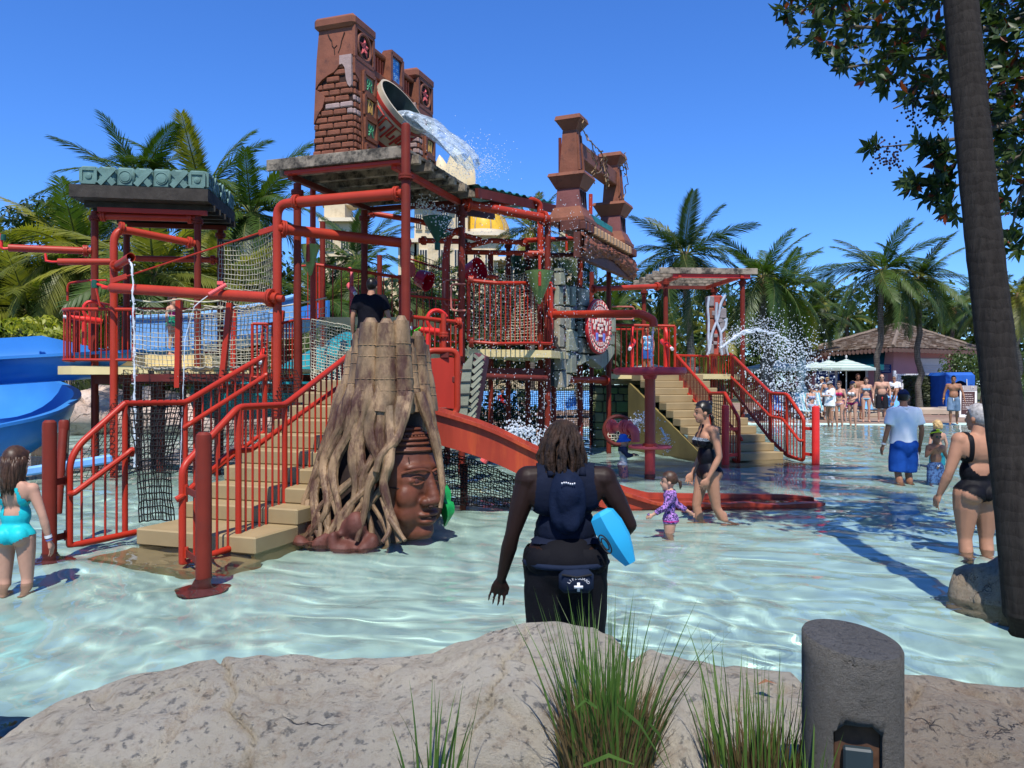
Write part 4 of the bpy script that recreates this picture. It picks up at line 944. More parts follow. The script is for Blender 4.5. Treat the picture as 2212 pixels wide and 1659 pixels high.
 for a in (.098,.29,.68,.83):                                         # toothed dark joints
  for k in range(16):
   z = itp(botz, a) + .15 + k * (itp(topz, a) - itp(botz, a) - .25) / 16
   MB().bbox(A + u * L * (a + .006 * math.sin(k * 1.1)) + ZZ * z + n * .09,(.03,.05,.045), u, n, r=.008).build('joint_tooth', M_mortar, t)
 c = A + u * L * .52 + n * .33 + ZZ * 2.66; Rm = .555
 M_mr = mat('medallion_red',(.52,.028,.032), rough=.45, var=.1); M_mw = mat('medallion_cream',(.74,.60,.50), rough=.55, var=.08); M_mb = mat('medallion_blue',(.15,.2,.55), rough=.5)
 md = MB().lathe(c - n * .06,[(Rm,0),(Rm,.05),(Rm - .02,.06)],48, n).build('medallion', M_mr, t)
 def ring_cell(a, r0, r1, da, h, m=M_mw, nm='glyph'):
  q = [c + (u * math.cos(x) + ZZ * math.sin(x)) * r + n * .002 for r, x in ((r0, a - da),(r0, a + da),(r1, a + da),(r1, a - da))]
  return MB().prism(q, n * h).build(nm, m, md, smooth=False, recalc=True)
 for k in range(26):
  a = 6.2832 * k / 26; ring_cell(a,.435,.525,.088,.012)
  mb = MB(); r_ = .48; b = a
  def pp(r, x): return c + (u * math.cos(x) + ZZ * math.sin(x)) * r + n * .016
  mb.tube([pp(.455, a - .05), pp(.505, a - .05), pp(.505, a + .045), pp(.47, a + .045), pp(.47, a - .005)],.0085,4); mb.build('fret', M_mr, md)
 for s in (1,-1):       # crescents above and below
  q = [c + (u * math.cos(x) * .40 + ZZ * math.sin(x) * .40 * s) + n * .002 for x in np.linspace(.55,2.6,14)] + [c + u * math.cos(x) * .40 + ZZ * (math.sin(x) * .30 * s + .02 * s) + n * .002 for x in np.linspace(2.6,.55,14)]
  MB().prism(q, n * .012).build('crescent', M_mw, md, smooth=False, recalc=True)
 shapes = [((0,.20),(.045,.15)),((-.11,.17),(.03,.10)),((.11,.17),(.03,.10)),((-.2,.08),(.05,.06)),((.2,.08),(.05,.06)),((0,.02),(.13,.035)),((-.09,-.05),(.05,.035)),((.09,-.05),(.05,.035)),((0,-.10),(.03,.05)),((-.27,-.02),(.05,.07)),((.27,-.02),(.05,.07)),((0,-.19),(.10,.03)),((-.24,.2),(.04,.04)),((.24,.2),(.04,.04)),((-.33,.08),(.03,.05)),((.33,.08),(.03,.05))]
 for (x, z),(w_, h) in shapes: MB().bbox(c + u * x + ZZ * z + n * .008,(w_ * 1.7,.02, h * 1.7), u, n, r=.012).build('glyph', M_mw, md)
 for x in (-.16,.16): MB().bbox(c + u * x + ZZ * -.22 + n * .010,(.10,.024,.17), u, n, r=.03).build('glyph', M_mb, md);
 mb = MB(); q0 = c + n * .02
 for k in range(9):
  a = .5 + 2.14 * k / 8; mb.bar(q0 + (u * math.cos(a) + ZZ * math.sin(a)) * .31, q0 + (u * math.cos(a) + ZZ * math.sin(a)) * .385,.012,.01, up=n)
  mb.bar(q0 + (u * math.cos(a) - ZZ * math.sin(a)) * .33, q0 + (u * math.cos(a) - ZZ * math.sin(a)) * .385,.012,.01, up=n)
 mb.build('engraving', M_mr, md)
shield()
def hopper(px, py0, py1, d, w, m, label, hang=True):
 p = P(px, py0, d); h = (py1 - py0) / FPX * d; r = w / FPX * d / 2
 t = thing('water_hopper', label, 'hopper', p - ZZ * h)
 MB().lathe(p - ZZ * h,[(.012,0),(.03,.02),(r * .55, h * .5),(r, h),(r * .96, h),(r * .5, h * .5),(.01,.06)],28, cap=False).build('cone', m, t)
 mb = MB()
 if hang: mb.tube([p + V(-r,.02,-.02), p + V(r,.02,-.02)],.014,8); mb.tube([p + V(0,-r * .8,.25), p + V(0,-r * .9,-.28)],.028,10)
 else: mb.tube([p - ZZ * h, p - ZZ * (h + .12)],.05,10); mb.tube([p - ZZ * (h - .1) + V(.08,0,0), p - ZZ * (h - .1) + V(.22,-.1,.05)],.03,8)
 mb.build('bracket', M_pipe if hang else m, t)
hopper(670,530,596,12.5,42, M_hopper, 'green cone hopper hanging beside the tall red column on the left')
hopper(1165,587,658,14.1,63, M_hopper, 'large olive cone hopper hanging in front of the railing near the medallion')
hopper(945,471,525,13.7,66, M_dkgreen, 'dark green funnel catching the splash inside the tower', hang=False)
hopper(1222,520,545,17.4,64, M_hopper, 'small pale green cone under the carved portal board'); hopper(1115,545,590,16.6,34, M_dkgreen, 'small dark green funnel behind the railing net', hang=False)
t = thing('red_bucket', 'translucent red splash bucket behind the railing on the upper deck', 'bucket', P(1025,620,14.8))
MB().lathe(P(1012,592,14.9),[(.05,-.05),(.17,0),(.22,.28),(.20,.28),(.14,.02)],20, V(.7,-.5,.25), cap=False).build('bowl', mat('glossy_red_plastic',(.42,.008,.02), rough=.25, var=.2), t)
MB().tube([P(1012,592,14.9), P(1075,600,15.2)],.04,8).build('arm', M_pipe, t)
t = thing('red_bucket', 'red splash scoop low on the deck beside the dark blue tube', 'bucket', P(918,640,15.5))
MB().lathe(P(905,600,15.5),[(.05,-.05),(.16,0),(.2,.24),(.18,.24),(.13,.02)],18, V(.8,-.4,-.4), cap=False).build('bowl', MAT['glossy_red_plastic'], t)
# nets inside the tower
t = net_thing('pale rope net behind the upper railing of the right-hand deck', 'climbing net', P(1090,680,15))
net_mesh(lambda u, v: P(1015 + 165 * u,565 + 30 * math.sin(u * 3) + (175 - 30 * math.sin(u * 3)) * v,15.3 + u),24,24,.006, M_rope, 'net', t,.012,3)
t = net_thing('black net panel behind the splash bucket in the tower', 'safety net', P(1080,580,15.9))
net_mesh(lambda u, v: P(880 + 300 * u,540 + 40 * u * (1 - u) * 4 + 110 * v,16.2),44,14,.007, M_black, 'net', t,.012,4)
t = net_thing('black net curtain under the right-hand deck in front of the loungers', 'safety net', P(1150,940,18))
net_mesh(lambda u, v: P(1015 + 270 * u,815 + (150 - 10 * u) * v,18.2 + .4 * math.sin(u * 9)),66,34,.008, M_black, 'net', t,.01,5)
t = net_thing('pale net panel hanging left of the root stump beside the man', 'climbing net', P(715,760,11.8))
net_mesh(lambda u, v: P(672 + 85 * u,690 + 15 * u + (150 + 10 * u) * v,11.6 + .2 * math.sin(v * 3)),15,24,.006, M_rope, 'net', t,.008,6)
t = net_thing('dark net hanging under the red slide by the root stump', 'safety net', P(1030,1060,9.7))
net_mesh(lambda u, v: P(930 + 190 * u,965 + 70 * u ** 1.2 + (125 - 55 * u) * v,9.78 - .12 * math.sin(v * 3)),32,20,.0065, M_black, 'net', t,.012,7)
# ---- red disc table on its pole
def disc():
 b = P(1404,1030,13.0)
 t = thing('water_table', 'flat red disc on a thick red pole with a wheel ring lower down', 'disc table',(b.x, b.y,-.36))
 MB().lathe((b.x, b.y,-.36),[(.085,0),(.085,.9)],24).build('pole', mat('lower_pole_pink',(.52,.05,.045), rough=.4, var=.2, scale=3, dirt=((.25,.05,.04),.35,3)), t)
 MB().lathe((b.x, b.y,.54),[(.09,0),(.087,.02),(.085,1.1)],24).build('pole', mat('upper_pole_red',(.27,.04,.024), rough=.4, var=.2, scale=2), t)
 MB().lathe((b.x, b.y,1.64),[(.10,-.06),(.12,0),(.55,.01),(.585,.03),(.595,.06),(.585,.10),(.56,.125),(.5,.12),(.48,.10),(.0,.10)],48).build('disc', mat('disc_red',(.40,.035,.05), rough=.45, var=.18, scale=4, dirt=((.55,.25,.25),.3,9)), t)
 mb = MB().tube([V(b.x + .33 * math.cos(a), b.y + .33 * math.sin(a),.48) for a in np.linspace(0,6.2832,33)[:-1]],.022,10, closed=True)
 for k in range(5): a = k * 1.2566; mb.tube([V(b.x, b.y,.49), V(b.x + .33 * math.cos(a), b.y + .33 * math.sin(a),.48)],.014,6)
 mb.build('wheel', M_pink, t); MB().lathe((b.x, b.y,.44),[(.12,0),(.125,.03),(.125,.07),(.11,.1)],20).build('hub', M_pipe, t)
 MB().lathe((b.x, b.y,-.10),[(.088,0),(.091,.03),(.088,.14)],20).build('waterline_stain', mat('waterline_rust',(.10,.025,.02), var=.6, scale=15), t)
 wet(t)
disc()
# ---- pink three-way valve pipe above the child, second pipe ring
t = thing('bent_pipe', 'faded pink elbow pipe with bolted flanges above the child in the blue hat', 'pipe', P(1345,930,14.2))
p = pipe(t,[P(1316,922,14.4), P(1362,924,13.9), P(1372,930,13.8), P(1373,955,13.8)],.075, M_pink, bend=.10)
for q in (P(1322,922,14.3), P(1348,923,14.05), P(1357,924,13.95)): flange(p, q, V(1,-.9,0),.08, M_pink)
t = thing('ring_pipe', 'dark round hoop pipe mounted on the green stone wall', 'ring', P(1345,930,15)); c = P(1336,930,15.2)
MB().tube([c + V(.27 * math.cos(a),0,.27 * math.sin(a)) for a in np.linspace(0,6.2832,33)[:-1]],.04,10, closed=True).build('hoop', M_beam, t)
net_mesh(lambda u, v: c + V((u - .5) * .38,.02,(v - .5) * .38),7,7,.008, M_rope, 'net', t,.01,5)
t = thing('wheel_nozzle', 'pink hand wheel and nozzle behind the red slide spraying water', 'nozzle', P(1075,960,12)); c = P(1072,956,12.2)
MB().tube([c + V(.17 * math.cos(a),.06 * math.sin(a),.15 * math.sin(a)) for a in np.linspace(0,6.2832,25)[:-1]],.018,8, closed=True).build('wheel', M_pink, t); MB().tube([c + V(-.2,0,-.3), c, c + V(.12,-.05,-.02)],.06,10).build('body', M_pink, t)
# ---- jets
def jet(label, pts, r0, r1, n, seed, drop=.012):
 rg = random.Random(seed); mb = MB(); pts = [Vector(p) for p in pts]
 path = [lerp_path(fillet(pts,.4,6), k / 40) for k in range(41)]
 for s in range(5): mb.tube([p + jit((0,0,0),.012 + r1 * .5 * k / 40) for k, p in enumerate(path[:14 + 4 * s])],[r0 * (1 - .7 * k / 40) * rg.uniform(.3,.8) for k in range(len(path[:14 + 4 * s]))],5)
 for _ in range(n):
  tt = rg.random() ** .75; p = lerp_path(path, tt); s = r0 + (r1 * 2.2 - r0) * tt; mb.ell(p + V(rg.gauss(0, s), rg.gauss(0, s), rg.gauss(0, s) - .1 * tt * rg.random()), rg.uniform(.35,1) * drop,5,3)
 return tag(mb.build('water_jet', M_foam), label, 'water jet', kind='stuff')
jet('white arching water jet behind the red slide and left of the dreadlocked hair',[P(1078,950,12.1), P(1110,925,12.1), P(1145,930,12.1), P(1172,960,12.1)],.035,.07,500,3,.018)
jet('short white jet from the pipe above the child in blue hat',[P(1362,922,14.6), P(1380,905,14.6), P(1398,912,14.6)],.03,.06,220,4,.016)
jet('small jet falling beside the red pole into the pool',[P(1428,925,14), P(1438,945,14), P(1442,962,14)],.015,.03,120,5,.012)
stream('thin water thread falling from the long spout onto the red disc',[P(1412,704,13.0), P(1409,730,13.0), P(1407,790,13.0)],.018, lumps=20, seed=9)
jet('wide fan of white spray arching right from the vine covered pillar',[P(1558,752,19.0), P(1600,718,19.0), P(1650,712,19.0), P(1700,735,19.0), P(1722,800,19.0)],.045,.20,1900,6,.014)
mb = MB(); rg = random.Random(5)
for _ in range(1500):
 q = P(1700 + rg.gauss(0,40),790 + rg.uniform(-60,150),18.5 + rg.gauss(0,.8)); mb.ell(q, rg.uniform(.008,.022),4,3)
tag(mb.build('falling_drops', M_foam, smooth=False), 'loose drops falling from the fan of spray near the loungers', 'drops', kind='stuff')
# ---------------------------------------------------------------- right-hand tower with pergola and stairs
def right_tower():
 t = thing('stair_tower', 'red stair tower on the right with a slatted timber pergola roof', 'play tower',(4.4,19.5,-.3))
 F0, F1, B0 = P(1428,590,20.0), P(1632,592,20.0), P(1372,616,22.6)
 z = F0.z
 for k in range(5):
  a = F0.lerp(B0, k / 4); b = a + (F1 - F0)
  MB().bbox((a + b) / 2 + ZZ * .06,((b - a).length + .1,.05,.15),(b - a).normalized(), r=.008).build('slat', M_wood, t)
 for s in (.2,.86): MB().bar(F0.lerp(F1, s) - ZZ * .06, F0.lerp(F1, s) + (B0 - F0) * 1.02 - ZZ * .06,.08,.1).build('beam', M_rail, t)
 MB().bar(F0.lerp(F1,.13) - ZZ * .06 + V(0,.06,0), F0.lerp(F1,.95) - ZZ * .06 + V(0,.06,0),.07,.09).build('beam', M_hot, t)
 MB().bar(F0.lerp(F1,.05) + (B0 - F0) - ZZ * .06, F0.lerp(F1,.95) + (B0 - F0) - ZZ * .06,.07,.09).build('beam', M_beam, t)
 for px, d, c in ((1438,20.35,0),(1604,20.2,0),(1391,22.3,0),(1543,22.0,0)):
  wet(column(t, PX(px, d), d,-.36, z - .1,.060, collars=(z - .22,)))
 MB().prism([V(PX(1318,18.6),18.6,1.62), V(PX(1455,18.4),18.4,1.62), V(PX(1600,19.6),19.6,1.62), V(PX(1600,22.2),22.2,1.62), V(PX(1390,22.2),22.2,1.62)], ZZ * .12).build('deck', M_cream, t, smooth=False)
 railing(t,[P(1318,702,18.7), P(1458,705,18.5)],[P(1318,800,18.7), P(1458,798,18.5)],.12,.032,.0125)
 railing(t,[P(1318,712,21.5), P(1400,712,21.8)],[P(1318,800,21.5), P(1400,800,21.8)],.14,.026,.0125)
 railing(t,[P(1462,768,20.4), P(1530,770,20.8)],[P(1462,868,20.4), P(1530,868,20.8)],.13,.03,.0125)
 railing(t,[P(1537,768,20.0), P(1580,765,19.6)],[P(1537,862,20.0), P(1580,862,19.6)],.07,.03,.0125)
 MB().tube(fillet([P(1322,663,19.5), P(1370,663,19.8), P(1370,690,19.8), P(1322,690,19.5)],.1),.02,8).build('grab_bar', MAT['faded_pink_bar'], t)
 W0, W1 = P(1280,965,19.4), P(1470,968,19.2); z1 = PZ(832,19.4); uu = (W1 - W0).normalized(); nn = V(uu.y,-uu.x,0); Lw = (W1 - W0).length
 wl = MB().prism([V(W0.x, W0.y,-.3), V(W1.x, W1.y,-.3), V(W1.x, W1.y, z1), V(W0.x, W0.y, z1)],-nn * .2).build('wall', mat('wall_joint_dark',(.02,.028,.014), var=.3), t, smooth=False, recalc=True)
 Mg = [mat('olive_wall_stone',(.13,.155,.06), rough=.75, var=.25, scale=4, bump=.3), mat('green_wall_stone',(.10,.17,.065), rough=.75, var=.25, scale=4, bump=.3), mat('grey_green_wall_stone',(.16,.17,.09), rough=.75, var=.25, scale=4, bump=.3)]
 Msunlit = mat('sunlit_green_wall_stone',(.06,.30,.11), rough=.65, var=.2, scale=4, bump=.3)  # sunlit right end of the wall, sunlight painted in as a brighter green
 rg = random.Random(21); zc = -.02
 while zc < z1 - .06:
  h = rg.uniform(.16,.27); x = 0
  while x < Lw - .03:
   bw = rg.uniform(.16,.36); x1 = min(Lw, x + bw)
   if x1 - x > .06 and not ((x + x1) / 2 - .78) ** 2 + (zc + h / 2 - .45) ** 2 < .09:
    c = W0 + uu * (x + x1) / 2; c.z = zc + h / 2
    MB().bbox(c + nn * .02,(x1 - x - .02,.06, min(h, z1 - zc) - .02), uu, nn, r=.022).build('stone', Msunlit if x > Lw - .42 else rg.choice(Mg), wl)
   x = x1
  zc += h
 MB().bbox((W0 + W1) / 2 + ZZ * (z1 - (W0.z + W1.z) / 2 + .06),(Lw,.24,.1), uu, nn, r=.01).build('coping', M_tan, t)
 wet(t)
 return t
right_tower()
def right_stairs():
 t = thing('staircase', 'sunlit tan steps with red railings under the timber pergola', 'staircase',(5,17,-.3))
 R0 = P(1693,994,15.8); R0.z = 0; run = V(-.45,1.38,0).normalized(); side = V(-run.y, run.x,0)      # side: towards the left
 W = 1.62; rise, step = .157,.295
 for k in range(11):
  a = R0 + run * (k * step); z = rise * (k + 1); dp = step + .03 if k < 10 else 1.2
  MB().bbox(a + side * W / 2 + run * dp / 2 + ZZ * (z - rise / 2),(W, dp, rise), side * -1, run, r=.012).build('tread', M_tan, t)
 MB().bbox(R0 + side * W / 2 - run * .25 + ZZ * -.2,(W + .3,.9,.25), side * -1, run, r=.02).build('tread', M_tan, t)
 mb = MB(); Ls = 11 * step
 for s in (-.02, W - .04): mb.prism([R0 + side * s + run * .02 - ZZ * .3, R0 + side * s + run * (Ls + .3) - ZZ * .3, R0 + side * s + run * (Ls + .3) + ZZ * 1.55, R0 + side * s + run * .1 + ZZ * .0], side * .06)
 mb.build('stringer', mat('mustard_side_panel',(.17,.13,.045), rough=.6, var=.2, scale=2), t, smooth=False, recalc=True)
 def rail(off, base, tops, bots, lower=None):
  ro = MB().tube(fillet(tops + bots[::-1],.09,4),.036,12).build('railing', M_rail, t)
  n = len(tops)
  return ro
 f = P(1736,905,15.35); fb = V(f.x, f.y,.03); k1 = P(1700,852,15.9); k2 = P(1665,850,16.5); k3 = P(1582,768,19.4)
 b1 = V(k1.x, k1.y,.08); b2 = V(k2.x, k2.y,.35); b3 = V(k3.x, k3.y,1.35)
 ro = MB().tube(fillet([k3, k2, k1, f, fb, b1, b2, b3],.09,4),.036,12).build('railing', M_rail, t)
 for A, B, a, b, n in ((f, k1, fb, b1,5),(k1, k2, b1, b2,6),(k2, k3, b2, b3,22)):
  for k in range(1, n): baluster_bar(ro, A.lerp(B, k / n), a.lerp(b, k / n),.0115)
  MB().tube([B, b],.034,10).build('post', M_rail, ro)
 MB().tube(fillet([P(1736,953,15.3), P(1726,952,15.3), P(1690,905,15.9), P(1665,900,16.4), P(1580,815,19.3)],.06),.028,10).build('handrail', M_rail, ro)
 f = P(1596,905,15.2); fb = V(f.x, f.y,.0); k1 = P(1566,850,15.9); k2 = P(1534,850,16.6); k3 = P(1460,766,18.6)
 b1 = V(k1.x, k1.y,.12); b2 = V(k2.x, k2.y,.38); b3 = V(k3.x, k3.y,1.05)
 ro = MB().tube(fillet([k1, f, fb, b1],.09,4),.036,12).build('railing', M_rail, t)
 for k in range(1,5): baluster_bar(ro, f.lerp(k1, k / 5), fb.lerp(b1, k / 5),.0115)
 MB().tube(fillet([P(1603,952,15.15), P(1600,945,15.2), P(1566,905,15.9)],.05),.028,10).build('handrail', M_rail, ro)
 MB().tube([k1, b1],.034,10).build('post', M_rail, ro); MB().tube([k1, k2],.036,10).build('level_rail', M_rail, ro)
 up = MB().tube(fillet([k2, k3, b3, P(1463,880,18.6) if False else b3 + (b2 - b3) * .05, b2],.06,4),.036,12).build('railing', M_rail, t)
 for k in range(1,24): baluster_bar(up, k2.lerp(k3, k / 24), b2.lerp(b3, k / 24),.0125)
 MB().tube([k2, b2],.034,10).build('post', M_rail, up); MB().tube([P(1534,905,16.6), P(1460,820,18.6)],.028,10).build('handrail', M_rail, up)
 net_mesh(lambda u, v: k2.lerp(k1, u).lerp(b2.lerp(b1, u), v),7,14,.007, M_black, 'net', t,.006)
 wet(t)
right_stairs()
def red_post(px, py0, py1, d, label, q):
 b = P(px, py1, d); t = thing('stair_post', label, 'post',(b.x, b.y,-.3), 'bright red capped posts by the far stairs')
 MB().lathe((b.x, b.y,-.3),[(.072,0),(.072, PZ(py0, d) + .27),(.065, PZ(py0, d) + .295),(.03, PZ(py0, d) + .305)],18).build('shaft', M_hot, t)
 for z in (.65,.16): MB().bbox((V(b.x, b.y, z) + V(q.x, q.y, z)) / 2,((V(b.x, b.y, z) - V(q.x, q.y, z)).length,.014,.06),(V(b.x, b.y,0) - V(q.x, q.y,0)).normalized(), r=.003).build('bracket', M_hot, t)
 wet(t)
red_post(1567,876,1003,15.0, 'bright red capped post left of the far tan steps', P(1596,905,15.2)); red_post(1762,878,1002,15.1, 'bright red capped post right of the far stairs, alone in the water', P(1736,905,15.35))
def vine_pillar():
 b = P(1545,768,19.8); t = thing('vine_pillar', 'ruined stone pillar wrapped in pale blue grey vine stems', 'pillar', b)
 h = (768 - 640) / FPX * 19.8; rg = random.Random(3)
 M_v = mat('pale_vine_paint',(.36,.40,.46), rough=.6, var=.2, scale=8); M_rs = mat('red_pillar_core',(.36,.06,.04), rough=.6, var=.25)
 MB().bbox(b + ZZ * h * .5,(.30,.26, h), r=.02).build('core', M_rs, t)
 for s in (-1,1):
  for k in range(5):
   if rg.random() < .2: continue
   MB().bbox(b + V(s * .15,-.06, h * (k + .5) / 5),(.13 + rg.uniform(0,.05),.24, h / 5 * rg.uniform(.75,.98)), r=.02).build('block',(M_clay if rg.random() < .5 else mat('grey_mauve_block',(.20,.17,.17), var=.25, bump=.3)), t)
 for k in range(7): MB().bbox(b + V(rg.uniform(-.1,.1),-.15, h * (k + .6) / 8),(rg.uniform(.07,.13),.08, rg.uniform(.06,.12)), r=.012).build('block', MAT['grey_mauve_block'] if 'grey_mauve_block' in MAT else M_clay, t)
 for pts, r_ in (([(.20,1.0),(.08,.86),(.03,.62),(-.05,.5),(-.14,.34),(-.18,.1),(-.24,.0)],.032),([(-.2,.98),(-.24,.8),(-.2,.55),(-.22,.3),(-.2,.02)],.03),([(-.02,.88),(-.03,.6),(.02,.5),(.10,.36),(.08,.12),(.12,.0)],.034),([(.24,.62),(.2,.45),(.1,.38)],.03),([(.22,.2),(.24,.05),(.27,.0)],.026),([(.18,.60),(.24,.52),(.2,.44)],.026)):
  MB().tube(fillet([b + V(x,-.19 - .02 * math.sin(z * 9), z * h) for x, z in pts],.1,3),[r_] * len(fillet([V(x,0, z) for x, z in pts],.1,3)),8).build('vine', M_v, t)
vine_pillar()
# loud red water cannons on the decks
def cannon(p, dr, s, label, m=M_hot):
 t = thing('water_cannon', label, 'water cannon', p, 'red water cannons on the decks'); dr = dr.normalized(); sd_ = dr.cross(ZZ).normalized()
 MB().lathe(p - dr * .22 * s,[(.03 * s,0),(.045 * s,.05 * s),(.045 * s,.22 * s),(.035 * s,.26 * s),(.03 * s,.42 * s)],14, dr).build('barrel', m, t)
 MB().lathe(p + dr * .20 * s,[(.026 * s,0),(.026 * s,.05 * s)],12, dr).build('nozzle', mat('white_plastic',(.7,.7,.7), var=.05), t)
 c = p - dr * .12 * s + ZZ * .13 * s
 MB().tube([c + (dr * math.cos(a) + ZZ * math.sin(a)) * .13 * s for a in np.linspace(-2.2,2.6,16)],.024 * s,8).build('handle', m, t)
 MB().tube([p, p - ZZ * .35 * s],.032 * s,10).build('stand', m, t)
cannon(P(1365,745,18.9), V(-.3,-1,-.35),1.5, 'red water cannon left of the child on the right-hand deck'); cannon(P(1440,745,18.8), V(.2,-1,-.35),1.5, 'red water cannon right of the child on the right-hand deck')
cannon(P(182,690,13.5), V(-.8,-.5,.1),1.25, 'red water cannon on the railing of the turquoise roofed pavilion'); cannon(P(567,760,12.2), V(.1,-.9,-.8),1.1, 'red water cannon at the end of the rope bridge')
cannon(P(760,625,14.9), V(.4,-.9,-.4),1.3, 'faded red water cannon behind the man in black', M_pink); cannon(P(925,715,12.4), V(-.9,-.4,.1),1.3, 'red water cannon right of the man at the stump')
# ================================================================ root-covered stump with the carved head, slides
M_root = mat('carved_root_paint',(.21,.135,.072), rough=.48, var=.6, scale=7, bump=.7, bscale=26, stretch=(1,1,.4), dirt=((.065,.028,.018),.47,6))
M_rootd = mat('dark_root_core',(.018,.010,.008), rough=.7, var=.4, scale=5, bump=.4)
M_head = mat('polished_brown_head',(.115,.036,.018), rough=.46, var=.25, scale=5, bump=.22, bscale=30, dirt=((.06,.02,.015),.34,4))
M_footrock = mat('red_brown_foot_rock',(.10,.034,.024), rough=.6, var=.3, scale=5, bump=.5, bscale=14)
def stump():
 c0 = V(-1.42,8.15,0)
 t = thing('root_stump', 'big painted tree stump with hanging roots around a carved brown face', 'sculpture', V(-1.42,8.15,-.36))
 rg = random.Random(14)
 mb = MB()
 def lean(z): return .15 * min(1, max(0,(z - .4) / 1.0))
 def core(a, z):
  r = .35 + .03 * math.sin(5 * a) if z > 1.3 else .35 + (1.3 - z) * .16
  return c0 + V(r * math.cos(a) * 1.05 + lean(z), r * math.sin(a), z)
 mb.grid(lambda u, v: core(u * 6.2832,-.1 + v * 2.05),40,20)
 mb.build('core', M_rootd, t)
 stems = [(-170,.33,1.83,.10),(-135,.34,2.00,.075),(-112,.33,2.10,.115),(-83,.36,2.09,.105),(-60,.37,2.12,.09),(-42,.36,1.86,.06),(-22,.35,1.98,.08),(10,.34,1.9,.1),(45,.33,1.95,.11),(80,.33,2.02,.12),(115,.33,1.95,.12),(150,.33,1.9,.12)]
 for a, r, zt, w in stems:
  a = R(a); q = []; rad = []
  for k in range(9):
   v = k / 8; z = 1.22 + (zt - 1.22) * v; rr = r - .02 * v + .06 * (1 - v) ** 2
   q.append(c0 + V(rr * math.cos(a) * 1.05 + lean(z), rr * math.sin(a), z)); rad.append(w * (1.25 - .35 * v + .04 * math.sin(k * 2.2)))
  o = MB(); o.tube(q, rad,14)
  o.tube([q[-1] - ZZ * .03, q[-1] + V(.0,0,.05)],[rad[-1] * .98, rad[-1] * .45],12)
  for k in (2,3,5,6): o.tube([q[k] + (V(math.cos(x), math.sin(x),0) * rad[k] * 1.0) for x in np.linspace(0,6.2832,15)[:-1]],.006,4, closed=True)
  o.build('stem', M_root, t)
 def root(a0, a1, r1, w0, wig, seed, z0=1.45, zend=-.12, r0=.44, fork=False):
  rg = random.Random(seed); a0, a1 = R(a0), R(a1); pts = []; rad = []; n = 20; ph = rg.uniform(0,6)
  for k in range(n + 1):
   v = k / n; z = z0 + (zend - z0) * v
   bell = r0 + (r1 * .96 - r0) * (v ** 1.9) + .035 * math.sin(v * 3.14)
   a = a0 + (a1 - a0) * v + wig * 1.25 * math.sin(v * 10 + ph) * min(1, v * 2)
   pts.append(c0 + V(bell * math.cos(a) * 1.03 + lean(z), bell * math.sin(a), z)); rad.append(w0 * (1.35 - 1.0 * min(1, v * 1.5) ** .7) * (1 + .2 * math.sin(v * 15 + ph)) + .014); rad[-1] *= min(1,.35 + v * 6)
  MB().tube(pts, rad,9).build('root', M_root, t)
  if fork:
   k = rg.randint(9,12); q = [pts[k]]; d = (1 if rg.random() < .5 else -1)
   for j in range(1, n - k + 1): q.append(pts[k + j] + V(d * .02 * j * -math.sin(a1), d * .02 * j * math.cos(a1),0))
   MB().tube(q,[r_ * .8 for r_ in rad[k:k + len(q)]],8).build('root', M_root, t)
 spec = [(-178,-176,.78,.05),(-168,-170,.80,.055),(-157,-160,.80,.05),(-148,-152,.82,.06),(-139,-141,.80,.05),(-131,-134,.82,.06),(-123,-124,.78,.045),(-116,-118,.82,.06),(-109,-108,.78,.05),(-103,-103,.80,.055),(-97,-96,.76,.05),(-90,-93,.80,.06),(-84,-88,.78,.045),(-78,-82,.78,.055)]
 for i,(a0, a1, r1, w) in enumerate(spec): root(a0, a1, r1, w * 1.0,.09 + .05 * (i % 3),50 + i, z0=1.42 + .08 * (i % 2), fork=i % 2 == 0)
 for i,(a0, r1) in enumerate(((165,.75),(148,.75),(130,.75),(112,.72),(95,.7),(78,.7),(60,.7),(42,.68))): root(a0, a0 + 4, r1,.055,.1,90 + i)
 def free(pts, w0, w1, seed):
  rg = random.Random(seed); q = fillet([P(*p) for p in pts],.12,4); n = len(q)
  MB().tube(q,[(w0 + (w1 - w0) * k / (n - 1)) * (1 + .1 * math.sin(k * .9)) for k in range(n)],10).build('root', M_root, t)
 free([(868,860,7.72),(858,920,7.62),(835,985,7.50),(815,1010,7.48),(795,1050,7.45),(788,1110,7.42),(770,1170,7.36)],.062,.026,1)
 free([(842,880,7.66),(846,950,7.55),(842,1000,7.46),(826,1040,7.42),(838,1090,7.40),(856,1140,7.35),(862,1172,7.28)],.055,.030,2)
 free([(905,850,7.86),(922,900,7.82),(940,955,7.8),(951,1010,7.78),(957,1060,7.72),(951,1098,7.66)],.055,.022,3)
 free([(915,840,7.95),(932,900,7.95),(944,950,7.95),(952,1000,7.95),(960,1050,7.9)],.05,.02,4)
 free([(885,850,7.74),(872,905,7.62),(860,950,7.54),(820,985,7.45),(812,1020,7.42)],.05,.03,5)
 free([(826,1075,7.44),(838,1110,7.38),(842,1150,7.30),(826,1172,7.26)],.03,.022,6); free([(842,1120,7.34),(862,1150,7.26),(875,1168,7.2)],.028,.02,7)
 mb = MB()
 for k in range(19):
  a = R(-190 + k * 6.0); r = .74 + rg.uniform(-.06,.1); q = c0 + V(r * math.cos(a), r * math.sin(a), rg.uniform(-.12,.02)); mb.ell(q,(rg.uniform(.07,.13), rg.uniform(.07,.13), rg.uniform(.10,.20)),10,7)
 for k in range(10):
  q = P(660 + k * 12,1160 - k * 2,7.9 - k * .05); mb.ell(q + ZZ * .02,(.10,.10, rg.uniform(.08,.16)),10,7)
